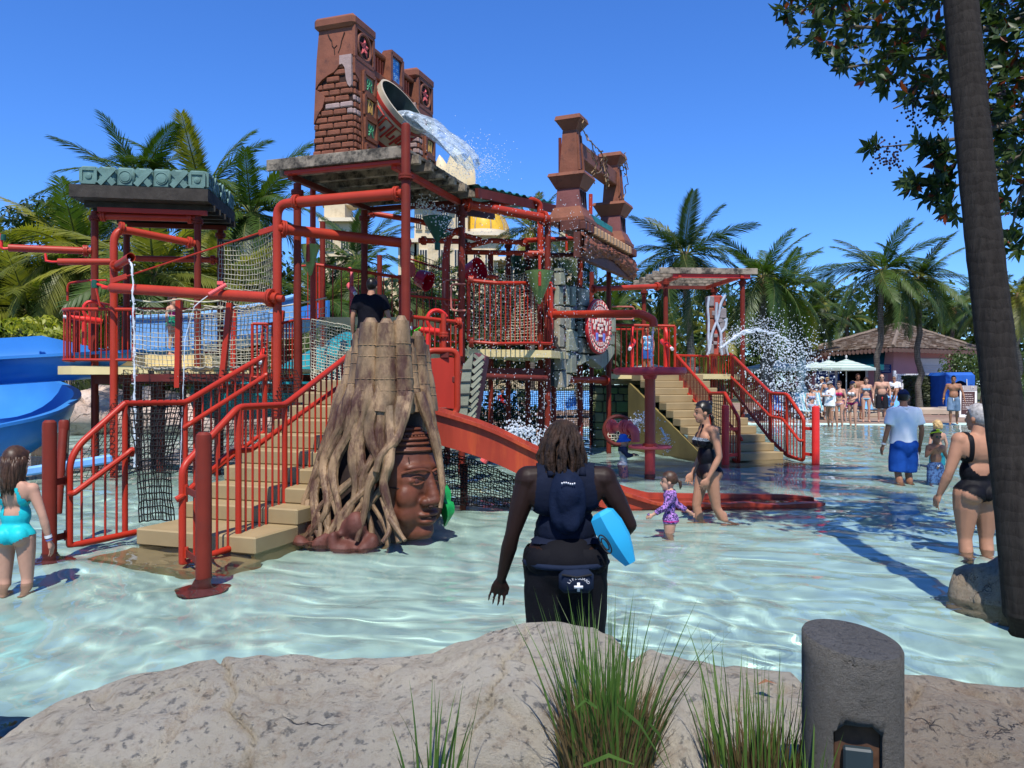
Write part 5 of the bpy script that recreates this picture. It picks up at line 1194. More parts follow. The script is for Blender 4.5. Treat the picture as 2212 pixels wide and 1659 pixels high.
 f = fuse(mb,.022,2,.5); f.v = [tuple(Vector(v) + mnoise.noise_vector(Vector(v) * 6) * .03) for v in f.v]; f.build('foot_rocks', M_footrock, t, angle=180)
 # ---- carved head looking to the right of the picture, half turned to the viewer
 hc = V(-1.11,7.98,.50); fwd = V(.80,-.60,0).normalized(); sd_ = V(.60,.80,0).normalized()        # fwd: where the face looks; sd_: its far side
 def q(f, s, z): return hc + fwd * f + sd_ * s + ZZ * z
 rot = Matrix((fwd, sd_, ZZ)).transposed()
 mb = MB()
 def el(f, s, z, r, yaw=0, pitch=0):
  rm = rot @ Matrix.Rotation(yaw,3, 'Z') @ Matrix.Rotation(pitch,3, 'Y'); mb.ell(q(f, s, z), r,18,12, rm)
 el(0,0,.10,(.405,.37,.52)); el(.05,0,-.20,(.35,.33,.36)); el(.17,0,-.43,(.22,.19,.15))           # skull, jaw, chin
 el(.31,0,.20,(.10,.25,.07)); el(.27,0,.08,(.10,.28,.2))                                                # brow ridge, plane of the eyes
 for k in range(6): v = k / 5; el(.36 + .09 * v,0,.14 - .26 * v,(.055 + .02 * v,.045 + .025 * v,.06))          # bridge and tip of the nose
 el(.44,0,-.13,(.075,.085,.055)); el(.405,-.085,-.135,(.055,.05,.045)); el(.405,.085,-.135,(.055,.05,.045))
 for s in (-1,1):
  el(.27, s * .17,-.08,(.10,.14,.15)); el(.335, s * .15,.075,(.035,.085,.042)); el(.26, s * .15,-.24,(.10,.14,.14))   # cheek, eyeball, lower cheek
 el(.385,0,-.255,(.06,.14,.03)); el(.37,0,-.325,(.065,.12,.035)); el(.31,0,-.29,(.08,.17,.09)); el(.30,0,-.44,(.10,.12,.08))   # lips, mouth, chin boss
 f = fuse(mb,.013,11,.5); hd = f.build('carved_head', M_head, t, angle=180)
 for s in (-1,1):    # eyelids, mouth line, nostrils, brow lines, stone joints
  for dz, w in ((.045,.014),(-.036,.010)):
   MB().tube([q(.372 - .05 * x * x - .05 * x, s * (.15 + .095 * x),.075 + dz * (1 - x * x)) for x in np.linspace(-1,1,11)], w,7).build('eyelid', M_head, hd)
  MB().ell(q(.368, s * .15,.075),(.008,.034,.026),10,6, rot).build('iris', M_clayd, hd); MB().ell(q(.455, s * .05,-.175),(.03,.03,.02),8,6, rot).build('nostril', M_mortar, hd)
  MB().tube([q(.405 - .06 * x * x - .06 * x, s * (.15 + .13 * x),.185 - .035 * x * x) for x in np.linspace(-1,1,9)],.013,7).build('eyebrow', M_head, hd)
 MB().tube([q(.428 - .11 * x * x,.145 * x,-.29 + .015 * x * x) for x in np.linspace(-1,1,11)],.011,6).build('mouth_line', M_mortar, hd)
 def surf(az, z, e=.004):
  zz = (z - .10) / .52; k = math.sqrt(max(0.02,1 - zz * zz)); return q(.40 * k * math.cos(az) + e * math.cos(az),.37 * k * math.sin(az) + e * math.sin(az), z)
 for z, w in ((.36,.020),(.42,.016),(.465,.018),(.51,.016),(.555,.02)):
  MB().tube([surf(a, z,.012) for a in np.linspace(-1.9,1.5,26)], w,7).build('headband', M_head, hd)
 MB().tube([surf(a,.335,.002) for a in np.linspace(-1.9,1.5,26)],.008,5).build('joint', M_mortar, hd)
 mb = MB()
 for a in np.linspace(-1.7,1.3,22): mb.ell(surf(a,.49,.016),.014,8,5)
 mb.build('headband_bead', M_head, hd)
 for path in ([(-1.35,.33),(-1.35,.1),(-1.3,-.05)],[(-1.25,.02),(-.7,.0)],[(-1.5,-.16),(-.75,-.16)],[(-.62,.3),(-.6,.2)]):
  pts = [lerp_path([V(a, z,0) for a, z in path], s) for s in np.linspace(0,1,10)]; MB().tube([surf(p.x, p.y,.003) for p in pts],.006,5).build('joint', M_mortar, hd)
 for pts, wd in ((((948,1038,8.2),(960,1060,8.15),(958,1100,8.1),(963,1136,8.05)),.06),(((952,1078,8.1),(964,1085,8.05),(970,1112,8.0),(960,1138,8.0)),.06)):
  ps = fillet([P(*p) for p in pts],.1,3); n = len(ps); L_ = MB()
  for k, p in enumerate(ps):
   v = k / (n - 1); w_ = wd * math.sin(3.14 * min(1,.12 + v * .86)) + .01; e = .012 * (k % 2)
   L_.v += [tuple(p + V(-w_,.03, e)), tuple(p + V(0,-.05,0)), tuple(p + V(w_,.03, e))]
  L_.f = [f_ for k in range(n - 1) for f_ in ((3 * k,3 * k + 1,3 * k + 4,3 * k + 3),(3 * k + 1,3 * k + 2,3 * k + 5,3 * k + 4))]; L_.m = [0] * len(L_.f)
  L_.build('leaf', mat('glossy_green_leaf_paint',(.01,.24,.05), rough=.4, var=.35, scale=9), t)
 wet(t)
stump()
# ---- red slide: channel from the deck behind the stump down into the water
def red_slide():
 t = thing('water_slide', 'red open slide running from behind the root stump down into the pool', 'slide',(0,10,-.3))
 top = [(-1.6,9.6,1.05),(-.95,9.75,.86),(-.3,9.85,.66),(.33,9.95,.34),(.9,10.05,.10),(1.4,10.1,-.03),(2.2,10.15,-.06),(3.2,10.2,-.07),(3.9,10.2,-.08)]
 ps = [lerp_path(fillet([V(*p) for p in top],.35,4), k / 60) for k in range(61)]; W = .80
 def wallh(v): return .34 if v < .45 else .34 - (.34 - .10) * min(1,(v - .45) / .18)
 mb = MB(); sec = []
 for k, p in enumerate(ps):
  v = k / 60; h = wallh(v); w_ = W * (1 if v < .93 else 1 - .55 * ((v - .93) / .07) ** 2); wob = .012 * math.sin(k * .8) if v > .6 else 0
  sec.append([p + V(0,-w_ / 2 - .02,-.04), p + V(0,-w_ / 2 - .02, h - .03), p + V(0,-w_ / 2 - .07, h - .03), p + V(0,-w_ / 2 - .07, h + .012 + wob), p + V(0,-w_ / 2 + .05, h + .015 + wob), p + V(0,-w_ / 2 + .06, h - .05), p + V(0,-w_ / 2 + .10,.04), p + V(0,-.12,.0), p + V(0,-.03,.05 if v > .5 else 0), p + V(0,.10,.0), p + V(0, w_ / 2 - .10,.04), p + V(0, w_ / 2 - .06, h - .05), p + V(0, w_ / 2 - .05, h + .015), p + V(0, w_ / 2 + .07, h + .012), p + V(0, w_ / 2 + .02, h - .03), p + V(0, w_ / 2 + .02,-.04)])
 n = len(sec[0]); mb.v = [tuple(x) for s in sec for x in s]; mb.f = [(k * n + j, k * n + j + 1,(k + 1) * n + j + 1,(k + 1) * n + j) for k in range(60) for j in range(n - 1)]; mb.m = [0] * len(mb.f)
 mb.add(sec[-1],[tuple(range(n))])
 mb.build('channel', mat('streaked_slide_red',(.30,.036,.016), rough=.4, var=.25, scale=7, stretch=(1,1,.12), dirt=((.44,.075,.02),.40,5)), t, recalc=True)
 for x in (-.6,1.0,2.4): MB().tube([V(x,10.0,-.36), V(x,10.0,.5 if x < 0 else -.1)],.05,10).build('support', M_beam, t)
 wet(t)
red_slide()
# ---- blue slide on the left
def blue_slide():
 t = thing('water_slide', 'blue curved body slide twisting down into the pool on the far left', 'slide',(-9,13.5,-.3))
 def trough(pts, w, hl, hr, name, m, flare=.07, n=40, lip=True):
  q = [lerp_path(fillet([V(*p) for p in pts],.9,6), k / n) for k in range(n + 1)]; sec = []
  for k, p in enumerate(q):
   d = (q[min(k + 1, n)] - q[max(k - 1,0)]); d.z = 0; d.normalize(); s = V(d.y,-d.x,0)   # s to the right of travel
   v = k / n; a = hl(v) if callable(hl) else hl; b = hr(v) if callable(hr) else hr
   row = []
   for th in np.linspace(-1,1,15):
    h = a if th < 0 else b; e = abs(th)
    row.append(p + s * (w / 2 * math.sin(th * 1.57) * (1 + .05 * e)) + ZZ * (h * (1 - math.cos(min(1, e) * 1.57)) ** .9))
   L0, R0 = row[0], row[-1]
   row = [L0 - s * .12 - ZZ * .05, L0 - s * .12 + ZZ * .0] + row + [R0 + s * .12, R0 + s * .12 - ZZ * .05]
   und = [x + (ZZ * -.05) + s * (.04 * (1 if i > len(row) / 2 else -1)) for i, x in enumerate(row[2:-2])][::-1]
   sec.append(row + und)
  c = len(sec[0]); mb = MB(); mb.v = [tuple(x) for r_ in sec for x in r_]
  mb.f = [(k * c + j, k * c + (j + 1) % c,(k + 1) * c + (j + 1) % c,(k + 1) * c + j) for k in range(n) for j in range(c)]; mb.m = [0] * len(mb.f)
  mb.add(sec[0],[tuple(range(c))]); mb.add(sec[-1],[tuple(range(c - 1,-1,-1))])
  o = mb.build(name, m, t, recalc=True)
  return o, q
 trough([(-6.1,15.4,1.78),(-7.2,14.6,1.68),(-8.2,14.0,1.58),(-9.6,13.5,1.46)],1.0,.42, lambda v: .45 + .35 * max(0, min(1,(v - .35) / .3)), 'upper_run', M_blue)
 a = P(40,800,13.2)
 mb = MB()
 prof = [(z, x) for z, x in ((1.10,.0),(1.25,.28),(1.6,.42),(2.0,.47),(2.36,.44))]
 def f(u, v):
  a_ = u * 3.14159; r_ = .62
  return V(-9.0 - 1.6 * v,13.0 + .35 * v,1.72) + V(.16 * math.sin(a_ * 1),-r_ * math.cos(a_ * .5 + .0) * 1.0,-.70 + 1.38 * (u ** .8))
 o = MB().grid(lambda u, v: V(-8.33 - 2.2 * v,12.75 + .25 * v,0) + V(.06 * math.sin(u * 3.14),-.55 * math.sin(min(1, u * 1.25) * 1.57),.98 + 1.38 * u),24,12)
 o.build('flared_section', mat('light_blue_fibreglass',(.035,.22,.55), rough=.28, var=.1), t, angle=180)
 o = MB(); e = [V(-8.33,12.75,0) + V(.06 * math.sin(u * 3.14),-.55 * math.sin(min(1, u * 1.25) * 1.57),.98 + 1.38 * u) for u in np.linspace(0,1,20)]
 for k in range(19): o.hexa([e[k] + V(0,.06,0), e[k] + V(.05,.06,0), e[k] + V(.05,-.06,0), e[k] + V(0,-.06,0), e[k + 1] + V(0,.06,0), e[k + 1] + V(.05,.06,0), e[k + 1] + V(.05,-.06,0), e[k + 1] + V(0,-.06,0)])
 o.build('joint_flange', M_blue2, t)
 for k in range(2,19,2): MB().ell(e[k] + V(.055,-.03,0),.018,8,5).build('bolt', M_black, t)
 MB().bbox(V(-9.3,12.35,2.38),(2.0,.35,.05), r=.01).build('rim', M_blue2, t)
 trough([(-11.4,14.6,1.1),(-9.7,15.0,.85),(-8.5,14.2,.52),(-8.35,12.9,.18),(-9.0,12.0,-.02),(-9.6,11.4,-.15)],1.45, lambda v: .95 - .25 * v, lambda v: .62, 'lower_run', M_blue, n=56)
 pts = [V(-9.35,12.6,.95), V(-8.8,12.55,.92), V(-8.62,12.3,.70), V(-8.45,12.05,.30), V(-8.0,11.9,.0)]
 o = MB(); q = fillet(pts,.25,5); o.tube(q,.055,10); o.build('inner_lip', M_blue2, t)
 g = MB().grid(lambda u, v: lerp_path(q, u) + V(-.35 * v * (1 - u),-.30 * v,-.55 * v * (1 - u * .8) + .0),24,10); g.build('inner_wall', M_blue, t, angle=180)
 MB().bbox(P(150,1005,12.4) ,(1.2,.10,.14), V(.85,.5,.12).normalized(), r=.03).build('runout_edge', M_blue2, t)
 for x, y, z in ((-9.2,13.2,1.0),(-7.6,14.6,1.3),(-6.8,15.2,1.45)): MB().tube([V(x, y,-.36), V(x, y, z)],.06,10).build('support', M_beam, t)
 wet(t)
blue_slide()
# straight blue slide seen through the bridge nets
t = thing('water_slide', 'straight blue slide wall seen through the rope bridge nets', 'slide', P(420,730,17))
def f(u, v): return P(290 + 340 * u,655 + 10 * u,17 + u).lerp(P(290 + 340 * u,765 - 70 * u ** 2,17 + u), v)
q = [P(282,688,16.8), P(420,682,17.2), P(560,660,17.7), P(640,640,18.0)]; b_ = [P(282,765,16.8), P(420,752,17.2), P(560,722,17.7), P(640,690,18.0)]
mb = MB()
for k in range(3):
 dv = V(0,.06,0); mb.hexa([b_[k], b_[k + 1], b_[k + 1] + dv, b_[k] + dv, q[k], q[k + 1], q[k + 1] + dv, q[k] + dv])
mb.build('side_wall', M_blue2, t); MB().tube(q,.06,10).build('rim', M_blue2, t)
mb = MB(); bk = V(.5,.9,0)
for k in range(3): mb.hexa([b_[k] + bk, b_[k + 1] + bk, b_[k + 1] + bk * 1.07, b_[k] + bk * 1.07, q[k] + bk, q[k + 1] + bk, q[k + 1] + bk * 1.07, q[k] + bk * 1.07]); mb.hexa([b_[k], b_[k + 1], b_[k + 1] + bk, b_[k] + bk, b_[k] + ZZ * .05, b_[k + 1] + ZZ * .05, b_[k + 1] + bk + ZZ * .05, b_[k] + bk + ZZ * .05])
mb.build('bed', M_blue, t)
t = thing('tube_slide', 'teal enclosed tube slide curving under the rope bridge', 'slide', P(560,860,15))
MB().tube(fillet([P(450,855,15), P(520,860,14.6), P(600,850,14.6), P(690,800,15.2), P(760,760,16)],.6,5),.42,20).build('tube', mat('teal_fibreglass',(.015,.20,.24), rough=.3, var=.15), t)
for px, d in ((300,14.2),(347,14.0),(395,14.0),(470,13.6)): wet(tag(column(None, PX(px, d), d,-.36,1.7,.075 if px == 347 else .055, M_beam, name='support_column'), {300: 'thin dark column under the left end of the rope bridge',347: 'thick dark column under the rope bridge',395: 'dark column right of the thick one under the bridge',470: 'dark column near the tower end of the bridge'}[px], 'column'))
# ================================================================ FOREGROUND: boulders, bollard, grasses, palm trunk, leafy tree
def rock_mat(name, c1, c2, cd, sc=1.0):
 m = bpy.data.materials.new(name); m.use_nodes = True; n = m.node_tree.nodes; L = m.node_tree.links; b = n['Principled BSDF']; b.inputs['Roughness'].default_value = .85; b.inputs['Specular IOR Level'].default_value = .25
 tc = n.new('ShaderNodeTexCoord')
 def nz(scale, det, rough=.6):
  x = n.new('ShaderNodeTexNoise'); x.inputs['Scale'].default_value = scale * sc; x.inputs['Detail'].default_value = det; x.inputs['Roughness'].default_value = rough; L.new(tc.outputs['Object'], x.inputs['Vector']); return x
 def ramp(src, p0, p1, a=(0,0,0,1), b_=(1,1,1,1)):
  x = n.new('ShaderNodeValToRGB'); x.color_ramp.elements[0].position = p0; x.color_ramp.elements[1].position = p1; x.color_ramp.elements[0].color = a; x.color_ramp.elements[1].color = b_; L.new(src, x.inputs[0]); return x
 base = ramp(nz(2.2,9,.65).outputs[0],.35,.68, tuple(c1) + (1,), tuple(c2) + (1,))
 k1 = ramp(nz(5,14,.72).outputs[0],.54,.72); k2 = ramp(nz(24,8,.7).outputs[0],.57,.72); k3 = ramp(nz(70,4,.6).outputs[0],.45,.8)
 def mix(f, a, col, amt):
  x = n.new('ShaderNodeMix'); x.data_type = 'RGBA'; mu = n.new('ShaderNodeMath'); mu.operation = 'MULTIPLY'; mu.inputs[1].default_value = amt; L.new(f, mu.inputs[0]); L.new(mu.outputs[0], x.inputs[0]); L.new(a, x.inputs[6]); x.inputs[7].default_value = tuple(col) + (1,); return x.outputs[2]
 c = mix(ramp(nz(1.1,6).outputs[0],.42,.66).outputs[0], base.outputs[0], tuple(x * .62 for x in c1),.6); c = mix(k1.outputs[0], c, cd,.45); c = mix(ramp(nz(11,10,.8).outputs[0],.5,.62).outputs[0], c,(cd[0] * 1.7, cd[1] * 1.55, cd[2] * 1.4),.42); c = mix(k2.outputs[0], c, tuple(x * .6 for x in cd),.38); c = mix(k3.outputs[0], c,(.55,.52,.48),.18)
 wv = n.new('ShaderNodeTexVoronoi'); wv.feature = 'DISTANCE_TO_EDGE'; wv.inputs['Scale'].default_value = 1.1 * sc
 wn = nz(3,4); ad = n.new('ShaderNodeVectorMath'); ad.operation = 'MULTIPLY_ADD'; L.new(wn.outputs['Color'], ad.inputs[0]); ad.inputs[1].default_value = (.5,.5,.5); L.new(tc.outputs['Object'], ad.inputs[2]); L.new(ad.outputs[0], wv.inputs['Vector'])
 c0 = ramp(wv.outputs['Distance'],.0,.010,(1,1,1,1),(0,0,0,1)); cm = ramp(nz(1.3,3).outputs[0],.52,.60); cr = n.new('ShaderNodeMix'); cr.data_type = 'RGBA'; cr.blend_type = 'MULTIPLY'; cr.inputs[0].default_value = 1; L.new(c0.outputs[0], cr.inputs[6]); L.new(cm.outputs[0], cr.inputs[7]); c = mix(cr.outputs[2], c,(.05,.04,.03),.75)
 L.new(c, b.inputs['Base Color'])
 hs = n.new('ShaderNodeMath'); hs.operation = 'MULTIPLY_ADD'; L.new(k2.outputs[0], hs.inputs[0]); hs.inputs[1].default_value = -.5; L.new(nz(9,14,.82).outputs[0], hs.inputs[2])
 h2 = n.new('ShaderNodeMath'); h2.operation = 'MULTIPLY_ADD'; L.new(cr.outputs[2], h2.inputs[0]); h2.inputs[1].default_value = -.6; L.new(hs.outputs[0], h2.inputs[2])
 bp = n.new('ShaderNodeBump'); bp.inputs['Strength'].default_value = 1.0; bp.inputs['Distance'].default_value = .07; L.new(h2.outputs[0], bp.inputs['Height']); L.new(bp.outputs[0], b.inputs['Normal'])
 return m
M_rock = rock_mat('weathered_limestone',(.50,.44,.33),(.74,.67,.53),(.17,.115,.075))
M_rock2 = rock_mat('tan_pitted_rock',(.36,.28,.19),(.52,.44,.33),(.16,.10,.06),1.4)
CREST = [(-200,1640),(0,1606),(60,1552),(130,1508),(200,1482),(330,1450),(440,1432),(500,1420),(560,1412),(640,1415),(720,1425),(830,1420),(930,1405),(1000,1380),(1060,1358),(1130,1345),(1200,1343),(1280,1358),(1330,1378),(1400,1402),(1500,1420),(1560,1435),(1700,1452),(1745,1462),(1800,1455),(1940,1450),(2000,1455),(2100,1475),(2212,1485),(2500,1490)]
def ridge(x):
 px = x / 3.5 * FPX + CX
 for (a, b),(c, d) in zip(CREST, CREST[1:]):
  if px <= c: t = (px - a) / (c - a); t = t * t * (3 - 2 * t) * .5 + t * .5; return PZ(b + (d - b) * t,3.5)
 return PZ(1490,3.5)
def boulders():
 cuts = [-3.4,.52,1.30,3.6]
 labels = ['long pale limestone boulder filling the lower left under the pool edge', 'low pale rock behind the grass clumps left of the concrete bollard', 'tan rough boulder on the right of the concrete bollard']
 for bi in range(3):
  x0, x1 = cuts[bi], cuts[bi + 1]; nx = int((x1 - x0) / .0135); ny = 96; mb = MB(); vs = []
  for j in range(ny + 1):
   for i in range(nx + 1):
    x = x0 + (x1 - x0) * i / nx; v = j / ny; h = ridge(x) + .10
    e = min(1,(x - x0 + .02) / .10,(x1 - x + .02) / .10) if bi else min(1,(x1 - x + .02) / .10)
    e = max(.0, e) ** .5 if e < 1 else 1
    if v < .72:
     a = v / .72; ang = a * 1.5708; y = 3.5 - .86 * math.cos(ang) * (1.0 + .18 * mnoise.noise(V(x * 1.3,0,5))); z = -.10 + h * math.sin(ang) ** .85
    else:
     a = (v - .72) / .28; ang = a * 1.5708; y = 3.5 + .34 * math.sin(ang); z = -.10 + h * math.cos(ang) - .32 * a
    p = V(x, y, z); b1 = mnoise.noise(p * 1.9 + V(3,1,2)); b2 = mnoise.noise(p * 5.2); b3 = mnoise.noise(p * 14); r_ = 1 - abs(mnoise.noise(p * 3.1 + V(9,9,9)))
    amp = 0.35 if abs(v - .72) < .06 else 1
    dn = (b1 * .045 + b2 * .026 + b3 * .011 - max(0, r_ - .86) * .22) * (amp if b1 else 1)
    if bi == 0: dn -= .04 * math.exp(-((x + 1.27 - (3.5 - y) * .5 - .06 * mnoise.noise(V(y * 7,0,1))) / .011) ** 2) + .03 * math.exp(-((x - .1 + (3.5 - y) * .35 - .07 * mnoise.noise(V(y * 8,3,1))) / .010) ** 2) * (1 if .3 < v < .7 else 0)
    nrm = V(0,-math.cos(min(1, v / .72) * 1.5708), math.sin(min(1, v / .72) * 1.5708));
    vs.append(p + nrm * dn - V(0,0,(1 - e) * .16))
  mb.v = [tuple(p) for p in vs]; w_ = nx + 1
  mb.f = [(j * w_ + i, j * w_ + i + 1,(j + 1) * w_ + i + 1,(j + 1) * w_ + i) for j in range(ny) for i in range(nx)]; mb.m = [0] * len(mb.f)
  tag(wet(mb.build('boulder', M_rock if bi < 2 else M_rock2, angle=180)), labels[bi], 'rock')
boulders()
def lump(label, c, r, m, seed, amp=.16, name='boulder', n=48):
 mb = MB().ell(c, r, n, n // 2); s = max(r)
 mb.v = [tuple(Vector(v) + (Vector(v) - Vector(c)).normalized() * s * amp * (mnoise.noise(Vector(v) * 1.6 / s + V(seed,0,0)) + .5 * mnoise.noise(Vector(v) * 4.5 / s + V(0, seed,0)) + .22 * mnoise.noise(Vector(v) * 12 / s))) for v in mb.v]
 return tag(wet(mb.build(name, m, angle=180)), label, 'rock')
lump('pitted brown rock at the right edge of the pool behind the palm trunk', P(2190,1290,5.6) - V(0,0,.22),(.42,.40,.50), M_rock2,4)
def bollard():
 c = V(PX(1840,2.5),2.5,-.15); r = .148
 t = thing('bollard', 'grey concrete bollard with slanted top and an outlet niche among the grasses', 'bollard', c)
 M_conc = rock_mat('speckled_concrete',(.155,.145,.128),(.25,.235,.21),(.075,.067,.057),3.2)
 top = lambda x, y: .855 - .10 * x + .12 * y
 mb = MB(); n = 64; rings = [(1, None)]
 vs = []; hs = np.linspace(0,1,16)
 for h in hs:
  for k in range(n):
   a = 6.2832 * k / n; x, y = r * math.cos(a), r * math.sin(a); vs.append(c + V(x, y,(top(x, y) - .008) * h))
 for rr, dz in ((.97,0.0),(.6,.004),(.0,.004)):
  for k in range(n):
   a = 6.2832 * k / n; x, y = r * rr * math.cos(a), r * rr * math.sin(a); vs.append(c + V(x, y, top(x, y) + dz))
 R_ = len(hs) + 3
 mb.add(vs,[(i * n + k, i * n + (k + 1) % n,(i + 1) * n + (k + 1) % n,(i + 1) * n + k) for i in range(R_ - 1) for k in range(n)] + [tuple(range(n - 1,-1,-1))])
 o = mb.build('shaft', M_conc, t, angle=50)
 nd = V(-.28,-1,0).normalized(); nc = c + nd * r + V(0,0,.51); sd_ = V(-nd.y, nd.x,0)
 cut = MB().bbox(nc,(.135,.14,.26), sd_, nd, r=.03).build('cutter', M_conc, t)
 bo = o.modifiers.new('b', 'BOOLEAN'); bo.object = cut; bo.operation = 'DIFFERENCE'; bo.solver = 'EXACT'
 dg = bpy.context.evaluated_depsgraph_get(); me = bpy.data.meshes.new_from_object(o.evaluated_get(dg)); o.modifiers.clear(); o.data = me; bpy.data.objects.remove(cut)
 MB().bbox(nc - nd * .045 - V(0,0,.0),(.13,.01,.25), sd_, nd, r=.003).build('niche_back', mat('rust_stained_niche',(.07,.035,.02), var=.5, scale=20), t)
 b = MB().bbox(nc - nd * .022 - V(0,0,.025),(.082,.03,.17), sd_, nd, r=.006).build('outlet_box', mat('blue_grey_metal',(.022,.034,.040), rough=.5, var=.15), t)
 for s in (-1,1): MB().bbox(nc - nd * .004 + sd_ * s * .019 - V(0,0,.035),(.026,.012,.05), sd_, nd, r=.004).build('outlet_cover', mat('grey_metal_flap',(.06,.07,.072), rough=.45), b)
bollard()
M_blade = leaf_mat('grass_blade',(.045,.10,.02),(.13,.22,.045), scale=8); M_thatch = leaf_mat('dry_thatch',(.030,.019,.009),(.13,.09,.04), trans=.05, scale=9)
def blades(mb, c, n, spread, hmin, hmax, lean, rg, w=.0045, droop=.3):
 for _ in range(n):
  a = rg.uniform(0,6.2832); r_ = spread * rg.random() ** .6; b = c + V(r_ * math.cos(a), r_ * math.sin(a),0); h = rg.uniform(hmin, hmax)
  ln = lean * (r_ / spread) * rg.uniform(.3,1.3); dr = V(math.cos(a + rg.gauss(0,.5)), math.sin(a + rg.gauss(0,.5)),0); sd_ = V(-dr.y, dr.x,0) if rg.random() < .5 else V(1,0,0)
  ww = w * rg.uniform(.6,1.3); pts = []
  for k in range(5):
   v = k / 4; p = b + dr * (ln * h * v ** 1.4 + droop * rg.uniform(.0,.4) * h * max(0, v - .5) ** 2) + ZZ * (h * v * (1 - .12 * ln * v)); e = ww * (1 - v) ** .7; pts += [p - sd_ * e, p + sd_ * e]
  mb.add(pts,[(2 * k,2 * k + 1,2 * k + 3,2 * k + 2) for k in range(4)])
def grass_clump(label, px, d, n, spread, h0, h1, lean, seed, z=0.0, thatch=True):
 rg = random.Random(seed); c = V(PX(px, d), d, z); t = thing('grass_clump', label, 'grass clump', c)
 mb = MB(); blades(mb, c, n, spread, h0, h1, lean, rg); mb.build('blades', M_blade, t, angle=180)
 if thatch:
  mb = MB(); blades(mb, c, int(n * 4), spread * 1.05, h0 * .4, h0 * 1.15, lean * 1.1, rg,.004,1.0); mb.build('thatch', M_thatch, t, angle=180)
grass_clump('large tuft of tall green grass with brown thatch in front of the lifeguard',1310,2.72,170,.15,.28,.62,.38,1,.19)
grass_clump('thin tuft of tall grass right beside the concrete bollard',1640,2.62,70,.17,.20,.52,.25,2,.19)
grass_clump('few grass blades at the bottom edge in front of the long boulder',935,2.6,22,.12,.14,.36,.45,3,.21, False)
grass_clump('small grass blades at the foot of the bollard on its left',1745,2.4,22,.06,.16,.34,.3,4,.2, False)
mb = MB(); rg = random.Random(8)
for (a, b) in (((1330,1520,2.55),(1440,1659,2.35)),((1290,1530,2.5),(1240,1535,2.5)),((1260,1655,2.4),(1370,1652,2.4)),((1400,1560,2.5),(1450,1660,2.4))):
 p, q = P(*a), P(*b); m_ = p.lerp(q,.5) + ZZ * .03
 pts = [p, p.lerp(m_,.6), m_, m_.lerp(q,.5), q]; o = []
 for k, x in enumerate(pts): w_ = .008 * (1 - abs(k - 1.5) / 3.2); o += [x - ZZ * w_, x + ZZ * w_]
 mb.add(o,[(2 * k,2 * k + 1,2 * k + 3,2 * k + 2) for k in range(4)])
tag(mb.build('bent_grass', M_blade, angle=180), 'bent broad grass blades hanging across the large grass tuft', 'grass', kind='stuff')
# fallen leaves on the boulder
for px, py, d, lb in ((770,1478,3.33, 'single brown fallen leaf lying on the long boulder'),(1655,1480,3.2, 'small brown fallen leaf near the bollard on the low rock')):
 p = P(px, py, d); tag(MB().add([p + V(-.04,0,0), p + V(0,-.012,.016), p + V(.045,0,.004), p + V(0,.012,.02)],[(0,1,2,3)]).build('fallen_leaf', mat('dry_leaf',(.22,.10,.05), var=.3)), lb, 'leaf')
# ---------------------------------------------------------------- palms
M_fr = [leaf_mat('palm_frond_green',(.016,.042,.007),(.062,.105,.018), scale=.8), leaf_mat('palm_frond_yellow',(.05,.075,.010),(.23,.22,.03), scale=.8), leaf_mat('palm_frond_dark',(.008,.024,.006),(.036,.062,.014), scale=.8)]
M_rach = mat('frond_stalk',(.10,.11,.025), var=.25)
def frond_mesh(L, droop, nl, seed, m, swirl=.0, ll=.26):
 rg = random.Random(seed); mb = MB(); ax = []
 for k in range(15):
  v = k / 14; ax.append(V(L * (v - .10 * droop * v ** 3), swirl * v * v,-L * droop * .55 * v ** 2.1))
 mb.mi = 1; mb.tube(ax,[.035 * (1 - .85 * k / 14) for k in range(15)],4, cap=False); mb.mi = 0
 for i in range(nl):
  v = .10 + .90 * (i + .5) / nl; p = lerp_path(ax, v); q = lerp_path(ax, min(1, v + .03)); t = (q - p).normalized() if (q - p).length > 1e-6 else V(1,0,0)
  length = L * ll * (math.sin(3.1416 * (.12 + .80 * v)) ** .7) * rg.uniform(.85,1.1); wd = .030
  for s in (-1,1):
   sd_ = V(t.y,-t.x,0).normalized() * s
   d = (t * (.55 + .5 * v) + sd_ * (.95 - .35 * v) + ZZ * (rg.uniform(-.05,.22))).normalized()
   m_ = p + d * length * .5 - ZZ * length * .07; e = p + d * length * .95 - ZZ * length * rg.uniform(.12,.42)
   w2 = t * wd
   mb.add([p - w2 * .6, p + w2 * .6, m_ + w2, m_ - w2, e],[(0,1,2,3),(3,2,4)])
 me = bpy.data.meshes.new('frond'); me.from_pydata(mb.v,[], mb.f); me.materials.append(m); me.materials.append(M_rach); me.polygons.foreach_set('material_index', mb.m); me.polygons.foreach_set('use_smooth',[True] * len(mb.f)); me.update()
 return me
FR = {}
for mi in range(3): FR[mi] = [frond_mesh(3.0, dr,58,10 * mi + k, M_fr[mi], sw) for k,(dr, sw) in enumerate(((.5,.2),(.9,-.3),(1.25,.3),(1.5,-.2)))]
